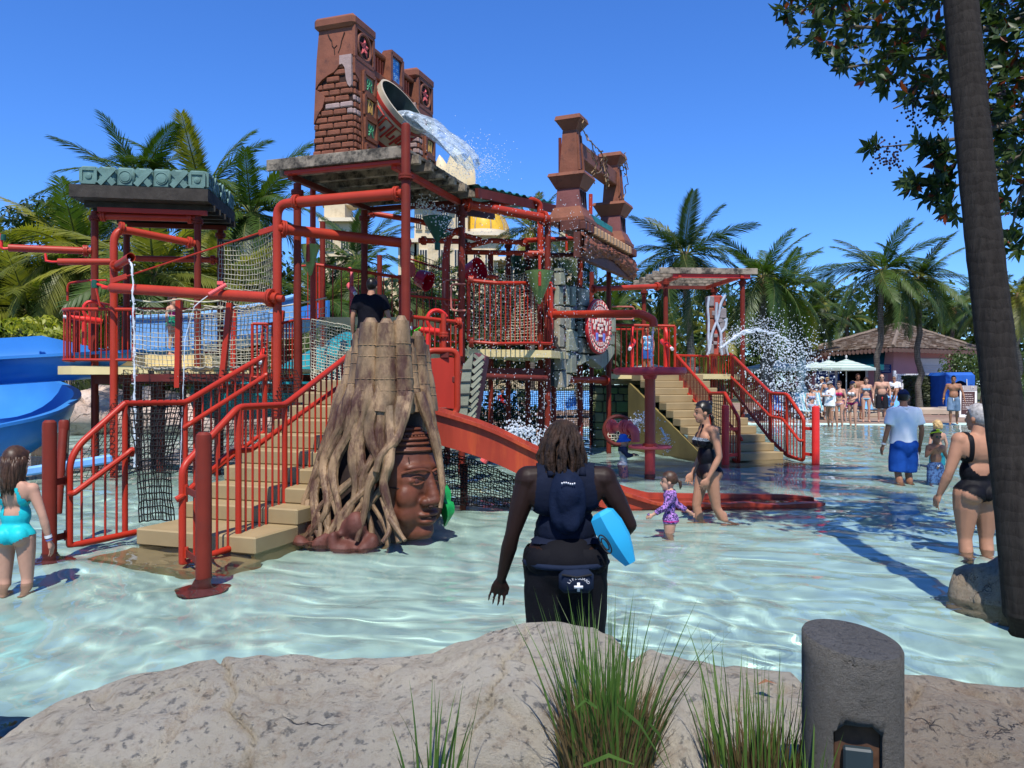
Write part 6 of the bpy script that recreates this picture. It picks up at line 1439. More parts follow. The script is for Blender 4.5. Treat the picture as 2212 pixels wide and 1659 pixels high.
def trunk_mat(name, c1, c2, ring=9.0):
 m = bpy.data.materials.new(name); m.use_nodes = True; n = m.node_tree.nodes; L = m.node_tree.links; b = n['Principled BSDF']; b.inputs['Roughness'].default_value = .9; b.inputs['Specular IOR Level'].default_value = .2
 tc = n.new('ShaderNodeTexCoord'); wv = n.new('ShaderNodeTexWave'); wv.bands_direction = 'Z'; wv.wave_profile = 'SAW'; wv.inputs['Scale'].default_value = ring / 6.2832 * 2; wv.inputs['Distortion'].default_value = 4.5; wv.inputs['Detail'].default_value = 3; wv.inputs['Detail Scale'].default_value = 2; L.new(tc.outputs['Object'], wv.inputs['Vector'])
 mp = n.new('ShaderNodeMapping'); mp.inputs['Scale'].default_value = (16,16,2.2); L.new(tc.outputs['Object'], mp.inputs[0])
 nz = n.new('ShaderNodeTexNoise'); nz.inputs['Scale'].default_value = 1.5; nz.inputs['Detail'].default_value = 9; nz.inputs['Roughness'].default_value = .7; L.new(mp.outputs[0], nz.inputs['Vector'])
 mx = n.new('ShaderNodeMath'); mx.operation = 'MULTIPLY_ADD'; L.new(wv.outputs['Fac'], mx.inputs[0]); mx.inputs[1].default_value = .2; L.new(nz.outputs[0], mx.inputs[2])
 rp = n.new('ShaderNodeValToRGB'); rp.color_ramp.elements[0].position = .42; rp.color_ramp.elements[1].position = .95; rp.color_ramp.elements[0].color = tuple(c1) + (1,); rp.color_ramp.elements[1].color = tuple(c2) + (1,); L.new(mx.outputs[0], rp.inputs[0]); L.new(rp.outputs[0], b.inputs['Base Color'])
 bp = n.new('ShaderNodeBump'); bp.inputs['Distance'].default_value = .03; bp.inputs['Strength'].default_value = .9; L.new(mx.outputs[0], bp.inputs['Height']); L.new(bp.outputs[0], b.inputs['Normal'])
 return m
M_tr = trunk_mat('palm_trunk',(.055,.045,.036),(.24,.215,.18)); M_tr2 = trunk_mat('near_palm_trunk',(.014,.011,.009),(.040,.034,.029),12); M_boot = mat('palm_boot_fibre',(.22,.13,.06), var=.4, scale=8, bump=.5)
def palm(label, base, top, r=.14, L=3.0, n=22, kind=0, seed=1, group=None, m=None, elmin=-55, tall=True):
 rg = random.Random(seed); base, top = Vector(base), Vector(top); t = thing('palm_tree', label, 'palm tree', base, group)
 pts = [base.lerp(top, k / 10) + V(.25 * math.sin(k / 10 * 3.14) * rg.uniform(-.6,.6),0,0) for k in range(11)] if tall else [base, top]
 N = len(pts); rr = []; full = [lerp_path(pts, k / 40) for k in range(41)]
 rr = [r * (1.35 - .3 * min(1, k / 5) - .25 * k / 40) * (1 + .035 * (k % 2)) for k in range(41)]
 MB().tube(full, rr,14).build('trunk', m or M_tr, t)
 MB().tube([top - ZZ * .75 * L / 3, top - ZZ * .4 * L / 3, top + ZZ * .15],[r * .95, r * 1.5, r * .8],12).build('crown_base', M_boot, t)
 for k in range(n):
  az = k * 2.39996 + rg.uniform(-.25,.25); v = (k + .5) / n; el = R(72 - (72 - elmin) * v ** .85 + rg.uniform(-8,8)); dr = 0 if v < .2 else 1 if v < .5 else 2 if v < .8 else 3
  kk = kind if rg.random() < .75 else rg.choice([0,1,2]); o = bpy.data.objects.new('frond', FR[kk][dr]); C.objects.link(o); o.parent = t
  o.location = top - base + V(.08 * math.cos(az),.08 * math.sin(az),.05); s = L / 3 * rg.uniform(.85,1.12); o.scale = (s, s, s); o.rotation_euler = Matrix.Rotation(az,3, 'Z').to_4x4().to_3x3().to_euler()
  o.rotation_euler = (Matrix.Rotation(az,3, 'Z') @ Matrix.Rotation(-el,3, 'Y') @ Matrix.Rotation(rg.uniform(-.5,.5),3, 'X')).to_euler()
 return t
# near palm on the right, leaning; its crown is above the frame
q = [P(2228,1500,5.15), P(2205,1240,5.2), P(2192,1095,5.25), P(2168,887,5.4), P(2154,768,5.45), P(2128,548,5.6), P(2100,270,5.8), P(2075,0,6.0)]
t = thing('palm_tree', 'big dark ringed palm trunk leaning across the right edge of the picture', 'palm tree',(q[0].x, q[0].y,-.3))
top = q[-1] + (q[-1] - q[-2]).normalized() * 6.5; pts = fillet([V(q[0].x + .03, q[0].y,-.3)] + q + [top],.3,3); fp = [lerp_path(pts, k / 130) for k in range(131)]
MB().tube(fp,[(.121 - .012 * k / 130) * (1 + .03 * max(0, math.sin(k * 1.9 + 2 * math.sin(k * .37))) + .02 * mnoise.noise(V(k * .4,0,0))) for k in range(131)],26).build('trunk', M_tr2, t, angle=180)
for k in range(20):
 az = k * 2.4; el = R(75 - 3.6 * k); o = bpy.data.objects.new('frond', FR[0][min(1, k // 8)]); C.objects.link(o); o.parent = t; o.location = top - LOC[t]; o.rotation_euler = (Matrix.Rotation(az,3, 'Z') @ Matrix.Rotation(-el,3, 'Y')).to_euler()
# ---------------------------------------------------------------- leafy tree whose branches hang into the upper right
def leafy_tree():
 t = thing('broadleaf_tree', 'broadleaf tree with dark green and rusty red leaves hanging over the upper right corner', 'tree',(5.9,4.4,-.1))
 rg = random.Random(17); M_l = leaf_mat('sea_almond_leaf',(.012,.032,.008),(.062,.095,.018), scale=2.5, trans=.25); M_lr = leaf_mat('rusty_leaf',(.10,.018,.008),(.26,.055,.015), trans=.3, scale=3); M_bk = mat('grey_brown_bark',(.10,.08,.06), var=.4, scale=6, bump=.5)
 MB().tube(fillet([V(5.9,4.4,-.1), V(5.8,4.3,1.6), V(5.4,4.0,3.2), V(4.9,3.9,4.6)],.5),[.26 - .012 * k for k in range(len(fillet([V(0,0,0), V(0,0,1), V(0,.2,2), V(0,0,3)],.5)))],14).build('trunk', M_bk, t)
 tips = []
 def limb(pts, r0, r1): q = fillet([Vector(p) for p in pts],.4,4); n = len(q); MB().tube(q,[r0 + (r1 - r0) * k / (n - 1) for k in range(n)],8).build('limb', M_bk, t); return q
 hub = V(4.9,3.9,4.6)
 vis = [([hub, V(5.4,5.5,4.9), P(2180,60,7.2), P(2040,70,7.0), P(1880,60,6.9), P(1730,50,6.9)],.05,.008),([hub, V(5.2,5.6,4.5), P(2190,150,7.0), P(2060,120,6.9), P(1950,130,6.8), P(1800,150,6.7)],.045,.008),
  ([V(5.3,5.2,4.6), P(2200,200,6.8), P(2100,215,6.7), P(2000,205,6.6), P(1930,235,6.6)],.03,.006),([V(5.3,5.2,4.4), P(2200,260,6.8), P(2080,300,6.7), P(1990,310,6.6), P(1885,320,6.6)],.03,.005),([V(5.3,5.2,4.2), P(2210,330,6.8), P(2100,400,6.6), P(2010,400,6.6)],.03,.005),([V(5.4,5.4,4.0), P(2212,380,6.8), P(2180,520,6.7)],.04,.006)]
 ov = [([hub, V(4.4,3.0,5.4), V(4.2,2.4,5.8), V(3.9,1.9,6.0)],.08,.02),([hub, V(4.6,2.6,5.6), V(4.3,1.0,6.3), V(3.8,-.6,6.5)],.1,.02),([hub, V(5.8,3.4,5.8), V(6.6,2.4,6.5)],.09,.02),([hub, V(4.6,3.0,5.6), V(4.1,2.0,6.2)],.08,.02),([hub, V(6.2,4.8,5.6), V(7.4,5.4,6.0)],.09,.02)]
 for a in vis + ov: limb(*a)
 mb = MB(); berry = MB()
 def cluster(c, ax, s=1.0, n=8):
  ax = Vector(ax).normalized(); a, b = frame_from(ax)
  for k in range(n):
   th = 6.2832 * k / n + rg.uniform(-.4,.4); d = (ax * rg.uniform(.1,.9) + (a * math.cos(th) + b * math.sin(th)) * 1.0 - ZZ * rg.uniform(.0,.35)).normalized(); l = s * rg.uniform(.08,.145); w_ = l * .20; sd_ = d.cross(ax).normalized() if d.cross(ax).length > .05 else a
   up = sd_.cross(d) * w_ * .35; mb.mi = 1 if rg.random() < .07 else 0
   mb.add([c, c + d * l * .45 + sd_ * w_ + up, c + d * l, c + d * l * .45 - sd_ * w_ + up, c + d * l * .5],[(0,1,4),(1,2,4),(2,3,4),(3,0,4)])
 def in_view(px, py):
  if px > 2112: return rg.random() < (1 if py < 330 else .75 if py < 440 else .35 if py < 560 else 0)
  low = 62 + (px - 1680) * .62 if px < 1860 else 186
  up = 0 if px > 1700 else 0
  if py < low - 18 * mnoise.noise(V(px * .03,0,0)) * 2 and px > 1682: return rg.random() < (.55 if px < 1790 and 20 < py < 70 else .9)
  return False
 n = 0
 while n < 950:
  px, py = rg.uniform(1678,2330), rg.uniform(-120,560)
  if in_view(px, py): n += 1; c = P(px, py, rg.uniform(6.4,7.6)); cluster(c, V(rg.uniform(-.8,.2), rg.uniform(-.5,.2), rg.uniform(-.4,.7)),1.0, rg.randint(5,9))
 for (px, py) in ((1960,205),(1975,215),(1990,200),(2010,215),(2035,205),(2050,220),(2020,240),(2045,250),(1895,310),(1882,318),(1990,305),(2005,318),(2020,325),(2040,310),(2000,335),(2030,350),(2050,330),(1960,392),(1975,385),(1985,400),(1968,410),(2010,395),(2030,385),(2045,400),(2020,420),(2050,425),(2005,430),(2035,440),(2060,445),(2050,460),(2040,372),(2180,520),(2190,505),(2170,545),(2060,470),(2058,380),(2062,415),(2042,330),(2066,350)):
  for _ in range(2): c = P(px + rg.uniform(-6,6), py + rg.uniform(-6,6),6.6 + rg.uniform(-.15,.15)); cluster(c, V(-.6,-.2, rg.uniform(-.3,.6)),1.0,7)
 for (px, py) in ((1968,218),(1990,235),(1960,240),(2010,250),(1975,255),(2040,262),(1905,320),(1925,335),(1940,325),(1915,345),(1935,350),(1890,340),(2160,200),(1945,180),(1960,190),(2020,345)):
  c = P(px, py,6.6)
  for _ in range(16): berry.ell(c + V(rg.gauss(0,.03), rg.gauss(0,.03), rg.gauss(-.02,.05)),.010,6,4)
 m_ = [M_l, M_lr]; o = mb.build('foliage', m_, t, angle=180); tag(berry.build('berries', mat('dark_berries',(.02,.012,.03), var=.3), t), kind='stuff')
 mb = MB()
 for _ in range(60):
  a = rg.uniform(0,6.2832); r_ = rg.random() ** .5; c = V(5.6 + 1.6 * r_ * math.cos(a),2.2 + 1.2 * r_ * math.sin(a),5.6 + rg.gauss(0,.4))
  if c.z < 4.5 or c.y > 2.7: continue
  cluster(c, V(rg.gauss(0,.5), rg.gauss(0,.5),.7),1.7,7)
 mb.build('crown', m_, t, angle=180)
leafy_tree()
# ================================================================ BACKGROUND: palms, shrubs, hotel, hut, umbrellas, loungers
palms = [  # px of crown, py of crown, distance, px of trunk foot, frond length, kind, label
(300,335,33,312,3.3,0, 'dark palm crown rising behind the turquoise frieze roof',5),
(440,345,34,448,3.6,0, 'tallest swept palm crown behind the turquoise frieze, right of its middle',6),
(545,388,31,520,3.2,0, 'palm with drooping fronds between the frieze roof and the timber deck',7),
(5,478,29,-30,3.6,0, 'palm cut by the left frame edge under open sky',8),
(60,600,28,80,4.0,1, 'low yellowish palm above the blue slide at the far left',9),
(175,480,28,190,3.2,1, 'yellow green palm to the left of the frieze roof columns',10),
(335,520,25,325,3.4,1, 'yellow green palm with grey trunk seen between the pavilion columns',11),
(480,560,27,470,3.1,1, 'sunlit yellow palm behind the tall rope net',12),
(770,520,30,770,3.0,0, 'bright palm seen through the tower left of the front column',13),
(690,590,26,690,2.6,0, 'low palm seen between the two left tower columns',14),
(905,590,34,905,2.8,0, 'palm seen behind the dark green funnel',15),
(1150,455,40,1150,2.8,2, 'dark palm behind the corrugated roof',16),
(1250,480,42,1250,2.6,2, 'palm peeking below the temple portal lintel',17),
(1480,525,31,1506,3.1,2, 'tall palm left of the pergola with swept dark crown',18),
(1648,575,31,1658,3.0,0, 'palm behind the pergola on the right with a full round crown',19),
(1690,600,33,1652,2.7,0, 'shorter palm with leaning trunk behind the spray fan',20),
(1906,588,40,1897,3.3,0, 'palm with curved trunk in front of the pink hut, left one of two',21),
(1985,605,40.5,1993,3.3,0, 'palm with straight trunk in the planter before the white fence',22),
(1420,690,36,1425,2.6,1, 'low sunlit palm behind the red disc railing',23),
(1560,690,38,1560,2.4,1, 'low palm behind the vine covered pillar',24),
(2200,640,34,2205,2.4,1, 'light green palm at the right frame edge beyond the big trunk',25),
(1745,680,46,1745,2.6,2, 'dark bushy palm left of the hut roof',26),(1830,690,58,1830,2.6,0, 'palm top just above the hut roof on its left slope',27),(2060,670,56,2060,2.8,2, 'dark palm above the right slope of the hut roof',28),
(2130,660,48,2130,2.6,0, 'palm right of the hut close to the big trunk',29),(1320,660,34,1320,2.4,0, 'low palm behind the medallion panel',30),(1960,690,60,1960,2.4,0, 'palm behind the ridge of the hut roof',31),(1780,645,62,1780,2.8,2, 'distant palm between the spray and the hut',32)]
for (px, py, d, fx, L, kind, lb, sd_) in palms:
 py += 78 if px < 700 else 45 if px < 1300 else 28 if px < 1700 else 0
 L *= .98 if px < 700 else .84
 top = P(px, py, d); gz = ground_z(PX(fx, d), d); palm(lb, V(PX(fx, d), d + .3, gz - .1), top,.15, L,36 if px < 700 else 28, kind, sd_, 'palms around the pool', elmin=-62 if px < 1400 else -48 if px < 1700 else -30)
# leafy masses
def leaf_cloud(mb, c, r, n, size, rg, lump=.35):
 c = Vector(c)
 for _ in range(n):
  a = V(rg.gauss(0,1), rg.gauss(0,1), rg.gauss(0,1)).normalized(); k = (rg.random() ** .35) * (1 + lump * mnoise.noise(a * 2.3 + c))
  p = c + V(a.x * r[0], a.y * r[1], a.z * r[2]) * k; d = (a + V(rg.gauss(0,.7), rg.gauss(0,.7), rg.gauss(0,.7))).normalized(); s = size * rg.uniform(.6,1.4); u, w_ = frame_from(d)
  th = rg.uniform(0,3.14); e1 = u * math.cos(th) + w_ * math.sin(th); e2 = (d.cross(e1)) * .45
  mb.add([p - e1 * s * .5, p + e2 * s * .5 + d * s * .1, p + e1 * s * .5, p - e2 * s * .5 + d * s * .1],[(0,1,2,3)])
M_wood1 = leaf_mat('dark_shrub_leaf',(.010,.024,.008),(.045,.075,.018), scale=.35); M_wood2 = leaf_mat('mid_shrub_leaf',(.022,.05,.012),(.09,.13,.025), scale=.4); M_wood3 = leaf_mat('yellow_shrub_leaf',(.12,.16,.01),(.38,.36,.03), scale=.8)
def mass(label, boxes, m, size, seed, name='woodland'):
 rg = random.Random(seed); mb = MB()
 for (px, py, d, rx, rz, n) in boxes: leaf_cloud(mb, P(px, py, d),(rx,1.6, rz), n, size, rg)
 return tag(mb.build(name, m, angle=180), label, 'woodland', kind='stuff')
rg = random.Random(77)
mass('dark green thicket behind the left pavilion',[(px,690 + rg.uniform(-25,20),36 + rg.uniform(-2,2),2.6,2.6,700) for px in range(-60,700,50)] + [(px,780 + rg.uniform(-15,15),34,2.4,1.6,450) for px in range(-60,760,55)], M_wood1,.34,1)
mass('green thicket behind the tower and under the hotel',[(px,690 + rg.uniform(-20,20),48 + rg.uniform(-3,3),3.2,2.8,650) for px in range(640,1400,60)] + [(px,775,45,3,1.8,420) for px in range(640,1400,60)], M_wood1,.45,2)
mass('green thicket behind the umbrellas and the hut',[(px,712 + rg.uniform(-22,14),66 + rg.uniform(-4,4),4.0,3.4,650) for px in range(1360,2330,70)] + [(px,790,62,3.6,2.4,450) for px in range(1360,2330,70)], M_wood2,.6,3)
def shrub(label, px, py, d, r, n, m, size, seed, name='shrub', cat='shrub'):
 rg = random.Random(seed); c = P(px, py, d); t = thing(name, label, cat, V(c.x, c.y, ground_z(c.x, c.y)))
 mb = MB(); leaf_cloud(mb, c, r, n, size, rg); mb.build('foliage', m, t, angle=180)
 mb = MB()
 for k in range(5): mb.tube([V(c.x + rg.uniform(-.2,.2), c.y, ground_z(c.x, c.y)), c + V(rg.uniform(-.5,.5) * r[0],0, rg.uniform(-.2,.4) * r[2])],[.05,.015],6)
 mb.build('stems', MAT['grey_brown_bark'], t)
 return t
shrub('dark rounded broadleaf tree between the left palms',115,480,38,(2.4,1.6,1.2),1500, M_wood1,.30,4, 'broadleaf_tree', 'tree')
shrub('yellow green shrub above the blue slide, upper of two',75,705,17,(.75,.5,.22),420, M_wood3,.14,5); shrub('yellow green shrub behind the blue slide trough next to the pavilion rail',130,735,16.6,(.55,.5,.28),420, M_wood3,.13,6)
shrub('leafy shrub by the blue cabana',2085,800,44,(1.6,1,1.2),900, M_wood2,.22,7); shrub('bush below the palm at the right frame edge',2190,850,30,(1.0,.8,.8),600, M_wood1,.2,8)
shrub('green bush behind the open striped umbrellas',1730,775,50,(2.2,1,1.5),900, M_wood2,.3,9); shrub('dark bush under the tower beside the black net',1090,905,19.5,(.95,.8,.75),900, M_wood1,.16,10); shrub('flowering bush behind the far stairs deck',1545,800,40,(1.5,.8,1.0),500, M_wood2,.25,11)
# clipped hedge
def hedge():
 t = thing('hedge', 'clipped grey green hedge block behind the palm planter', 'hedge', P(2032,870,43)); rg = random.Random(4); mb = MB(); a, b = P(1967,885,43), P(2037,815,43);
 for _ in range(3600):
  f = rg.randrange(3); x, z, y = rg.uniform(a.x, b.x), rg.uniform(a.z, b.z), rg.uniform(42.6,44)
  if f == 0: y = 42.6 + rg.uniform(-.06,.1)
  elif f == 1: z = b.z + rg.uniform(-.1,.05)
  p = V(x, y, z); d = V(rg.gauss(0,.6),-1 + rg.gauss(0,.4), rg.gauss(0,.6)).normalized(); u, w_ = frame_from(d); s = .12
  mb.add([p - u * s, p + w_ * s * .6, p + u * s, p - w_ * s * .6],[(0,1,2,3)])
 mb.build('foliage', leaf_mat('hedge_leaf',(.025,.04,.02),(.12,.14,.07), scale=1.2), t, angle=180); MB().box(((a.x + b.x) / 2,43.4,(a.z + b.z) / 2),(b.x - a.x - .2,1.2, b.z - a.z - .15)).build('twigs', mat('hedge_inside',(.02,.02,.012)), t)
hedge()
# left bank: pale rocks and spiky grass
for i,(px, py, d, rx, ry, rz) in enumerate(((130,905,24,1.6,1.0,.7),(240,900,25,1.8,1.2,.8),(350,905,25,1.7,1.0,.8),(460,915,24,1.6,1.0,.7),(180,850,28,2.6,1.5,.8),(560,915,25,1.6,1.0,.7),(60,900,24,1.6,1.0,.8))):
 lump(['pink white pool bank rock below the blue slide', 'pale bank rock between the blue slide and the dark column', 'pale bank rock right of the dark column under the pavilion', 'pale bank rock behind the black net', 'tan bank behind the pale rocks under the spiky grass', 'pale bank rock under the bridge near the tower', 'pale rock behind the lower blue slide run'][i], P(px, py, d),(rx, ry, rz), rock_mat('pink_bank_rock',(.50,.36,.28),(.68,.56,.47),(.30,.20,.15),.6) if i == 0 else bpy.data.materials['pink_bank_rock'],5 + i,.22, 'bank_rock',36)
for i,(px, d) in enumerate(((175,27),(245,26.5),(300,27))):
 c = V(PX(px, d), d, PZ(870, d)); rg = random.Random(60 + i); t = thing('fountain_grass',['spiky grass mound behind the blue slide outlet', 'spiky grass mound in front of the pavilion column', 'spiky grass mound under the rope bridge'][i], 'grass clump', c); mb = MB(); blades(mb, c,420,.7,.7,1.5,.9, rg,.018,1.2); mb.build('blades', leaf_mat('fountain_grass_blade',(.05,.085,.02),(.17,.20,.08), scale=2), t, angle=180)
# ---------------------------------------------------------------- hotel in the distance
def hotel():
 D = 92; M_w = mat('hotel_plaster',(.58,.47,.30), rough=.8, var=.14, scale=.25, dirt=((.40,.31,.19),.4,.5)); M_s = mat('hotel_stone_trim',(.66,.56,.40), rough=.75, var=.12, scale=.4); M_dk = mat('dark_window_glass',(.03,.035,.035), rough=.2); M_gold = mat('golden_dome_glass',(.62,.36,.03), rough=.3, var=.15, scale=1); M_rib = mat('dome_rib',(.30,.22,.12), rough=.5)
 t = thing('hotel', 'distant sandy resort building with golden domes and tall petal finials behind the tower', 'building', V(PX(930, D), D,0))
 def blk(px0, px1, py0, dep=6, d=D, m=None, nm='wall', py1=840): a, b = P(px0, py1, d), P(px1, py0, d); return MB().box(((a.x + b.x) / 2, d + dep / 2,(a.z + b.z) / 2),(b.x - a.x, dep, b.z - a.z)).build(nm, m or M_w, t, smooth=False)
 blk(690,770,475); blk(700,745,440,5, D + 1); blk(895,1010,440); blk(860,900,520); blk(1005,1075,505); blk(760,870,600,5, D + 4); blk(1070,1240,560,8, D + 2); blk(1210,1235,500,4, D)
 for px0, px1, py in ((690,775,472),(890,1014,436),(1003,1080,502),(855,904,517),(1066,1244,556)): a, b = P(px0, py + 8, D - .3), P(px1, py, D - .3); MB().box(((a.x + b.x) / 2, D + 2.2,(a.z + b.z) / 2),(b.x - a.x,6, b.z - a.z)).build('cornice', M_s, t, smooth=False)
 def win(px, py, w_, h, arch=False, par=None):
  c = P(px, py, D - .05); f = MB().box(c,(w_ * 1.25,.3, h * 1.15)).build('window', M_s, t, smooth=False); MB().box(c - V(0,.16,0),(w_,.1, h)).build('pane', M_dk, f, smooth=False)
  for k in (-1,1): MB().box(c - V(-k * w_ / 6,.23,0),(.07,.06, h)).build('mullion', M_s, f, smooth=False)
 for px, py, w_, h in ((905,480,.6,1.6),(925,480,.6,1.6),(960,480,.8,2.4),(990,480,.6,1.6),(915,560,.8,2),(955,560,.8,2),(990,560,.8,2),(1030,560,.7,1.8),(1055,560,.7,1.8),(712,520,.8,2),(745,520,.8,2),(720,585,.8,2),(1100,600,.9,2.2),(1140,600,.9,2.2),(1180,600,.9,2.2),(1215,590,1.0,4),(1100,660,.9,2.2),(1140,660,.9,2.2),(1180,660,.9,2.2),(715,650,.9,2),(750,650,.9,2),(930,640,.8,2),(970,640,.8,2)): win(px, py, w_, h)
 def dome(px, py, d, r, h):
  c = P(px, py, d); n = 10; f = MB().lathe(c,[(r,0),(r * .97, h * .25),(r * .82, h * .6),(r * .5, h * .88),(r * .1, h)],20); f = f.build('dome', M_gold, t, angle=20)
  for k in range(n): a = 6.2832 * k / n; MB().tube([c + V(r * s * math.cos(a), r * s * math.sin(a), h * z) for s, z in ((1.01,0),(.98,.25),(.83,.6),(.51,.88),(.1,1.0))],.10,5).build('rib', M_rib, f)
  MB().lathe(c - ZZ * .5,[(r * 1.08,0),(r * 1.08,.5)],20).build('drum', M_s, f)
 dome(735,440, D + 3,1.9,1.6); dome(1045,505, D + 4,3.0,3.0); dome(965,445, D + 6,2.2,1.6)
 for px, d, w_, lean in ((985, D + 3,1.35,0),(960, D + 5,1.2,-.6),(1006, D + 6,1.1,.5)):       # petal finials
  b = P(px,445, d); h = 7.2 if lean == 0 else 6.2; mb = MB(); N = 14
  for s in (-1,1):
   o = []
   for k in range(N + 1):
    v = k / N; ww = w_ * math.sin(3.1416 * (.12 + .88 * v)) ** .8 if v < 1 else 0; p = b + ZZ * h * v + V(lean * v * v,0,0); o += [p - V(ww,0,0), p + V(0, s * .55 * ww - .0,0), p + V(ww,0,0)]
   fs = [f for k in range(N) for f in ((3 * k,3 * k + 1,3 * k + 4,3 * k + 3),(3 * k + 1,3 * k + 2,3 * k + 5,3 * k + 4))]; mb.add(o, fs if s < 0 else [tuple(reversed(f)) for f in fs])
  mb.build('petal', mat('pale_gold_petal',(.62,.50,.30), rough=.35, var=.12, scale=.6), t, angle=60)
hotel()
# ---------------------------------------------------------------- pink hut with shingle roof
def hut():
 D = 47.0; t = thing('hut', 'pink snack hut with a brown shingle hip roof behind the loungers', 'hut', V(PX(1910, D), D,.1)); rg = random.Random(6)
 M_p = mat('pink_plaster',(.62,.30,.30), rough=.75, var=.06, scale=1, dirt=((.5,.24,.24),.3,1)); M_sh = [mat(n_, c, rough=.85, var=.3, scale=12) for n_, c in (('grey_shingle',(.17,.13,.10)),('brown_shingle',(.12,.08,.055)),('pale_shingle',(.25,.20,.16)))]; M_tl = mat('teal_awning_cloth',(.004,.10,.13), rough=.7, var=.12); M_wt = mat('white_trim',(.66,.66,.64), rough=.5, var=.05)
 c0 = V(PX(1930, D), D,0); cl = V(PX(1765, D + 2.0), D + 2.0,0); cr = V(PX(2055, D + 1.2), D + 1.2,0); zt = PZ(742, D)
 def wall(a, b, z0=0, z1=zt, nm='wall', m=M_p): d = (b - a).normalized(); n_ = V(d.y,-d.x,0); return MB().hexa([a + ZZ * z0, b + ZZ * z0, b - n_ * .2 + ZZ * z0, a - n_ * .2 + ZZ * z0, a + ZZ * z1, b + ZZ * z1, b - n_ * .2 + ZZ * z1, a - n_ * .2 + ZZ * z1]).build(nm, m, t, smooth=False)
 g = lambda a, b, s: a.lerp(b, s)
 wall(c0, cr); s0, s1 = .34,.74         # serving window in the left wall between s0 and s1 (from the corner)
 wall(g(cl, c0,1 - s0), c0); wall(cl, g(cl, c0,1 - s1)); wall(g(cl, c0,1 - s1), g(cl, c0,1 - s0),0,1.05); wall(g(cl, c0,1 - s1), g(cl, c0,1 - s0),3.1, zt); wall(cl, cl + V(1.0,6,0)); wall(cr, cr + V(-1.0,6,0))
 d = (c0 - cl).normalized(); n_ = V(d.y,-d.x,0); a, b = g(cl, c0,1 - s1), g(cl, c0,1 - s0)
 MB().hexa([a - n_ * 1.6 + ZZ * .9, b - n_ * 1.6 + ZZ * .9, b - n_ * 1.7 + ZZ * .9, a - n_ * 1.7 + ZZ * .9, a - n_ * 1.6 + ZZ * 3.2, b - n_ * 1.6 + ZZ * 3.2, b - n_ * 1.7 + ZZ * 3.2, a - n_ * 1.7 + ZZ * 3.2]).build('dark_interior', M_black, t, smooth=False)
 MB().bbox((a + b) / 2 + n_ * .15 + ZZ * 1.08,((b - a).length + .3,.5,.1), d, n_, r=.02).build('counter', M_wt, t)
 for p in (a, b): MB().bbox(p + n_ * .04 + ZZ * 2.05,(.14,.1,2.1), d, n_, r=.01).build('jamb', M_wt, t)
 A0, B0 = a - d * .3 + n_ * .02 + ZZ * 3.45, b + d * 1.0 + n_ * .02 + ZZ * 3.45; dn = n_ * 1.25 - ZZ * .85
 MB().add([A0, B0, B0 + dn, A0 + dn, A0 - ZZ * .05, B0 - ZZ * .05, B0 + dn - ZZ * .05, A0 + dn - ZZ * .05, A0 + dn - ZZ * .3, B0 + dn - ZZ * .3],[(0,3,2,1),(4,5,6,7),(3,8,9,2)]).build('awning', M_tl, t, smooth=False)
 def plate(s, z, w_, h, m, nm, dd=.06): c = g(cl, c0, s) + n_ * dd / 2 + ZZ * z; return MB().bbox(c,(w_, dd, h), d, n_, r=.01).build(nm, m, t), c + n_ * (dd / 2 + .004)
 M_bl = mat('navy_sign_board',(.012,.05,.22), rough=.4, var=.1); M_lt = mat('sign_lettering',(.55,.62,.72), rough=.5)
 for s, w_, h, z in ((.14,1.35,1.7,2.1),(.80,.85,.70,2.05) if False else (.90,.62,.5,2.4)):
  o, c = plate(s, z, w_, h, M_bl, 'sign')
  mb = MB()
  for k in range(5): mb.bbox(c + ZZ * (h * (.34 - .16 * k)),(w_ * rg.uniform(.5,.8),.012, h * .05), d, n_, r=.002)
  mb.build('lettering', M_lt, o)
  if w_ > 1: MB().bbox(c - d * .3 + ZZ * .45,(.4,.015,.4), d, n_, r=.01).build('picture', mat('menu_photo',(.35,.38,.36), var=.6, scale=9), o); MB().bbox(c + d * .3 + ZZ * .5,(.5,.015,.25), d, n_, r=.01).build('picture', MAT['menu_photo'], o)
 plate(.88,1.75,.42,.62, mat('grey_pink_box',(.48,.34,.33), rough=.5), 'meter_box',.2); plate(.30,1.6,.16,.28, M_dk2 if False else MAT['grey_metal_flap'], 'phone',.12)
 MB().lathe(g(cl, c0,.84) + n_ * .02 + ZZ * 2.75,[(.02,0),(.17,.02),(.17,.08),(.12,.12)],18, n_).build('round_lamp', mat('lamp_glass',(.6,.5,.45), rough=.3), t)
 d2 = (cr - c0).normalized(); n2 = V(d2.y,-d2.x,0); c = g(c0, cr,.66) + ZZ * 2.15; f = MB().bbox(c + n2 * .05,(2.1,.12,1.75), d2, n2, r=.02).build('shutter_window', M_wt, t)
 for k in range(9): MB().bbox(c + n2 * .125 + ZZ * (-.6 + k * .13),(1.5,.04,.09), d2, n2, r=.01).build('louvre', mat('pale_louvre',(.52,.54,.54), rough=.5, var=.05), f)
 ap = V(PX(1948, D + 3), D + 3.2, PZ(700, D + 3)); ze = PZ(757, D); e = [V(PX(1722, D + 1.2), D + 1.2, ze - .15), V(PX(1925, D - 1.2), D - 1.4, ze + .12), V(PX(2125, D + .4), D + .4, ze), V(PX(2080, D + 9), D + 9, ze), V(PX(1780, D + 9), D + 9, ze)]
 ap2 = V(PX(1905, D + 4), D + 5, ap.z - .1)
 roof = MB();
 for i in range(5): roof.add([e[i], e[(i + 1) % 5], ap],[(0,1,2)])
 roof.add(e,[tuple(range(4,-1,-1))]); ro = roof.build('roof', M_sh[1], t, smooth=False, recalc=True)
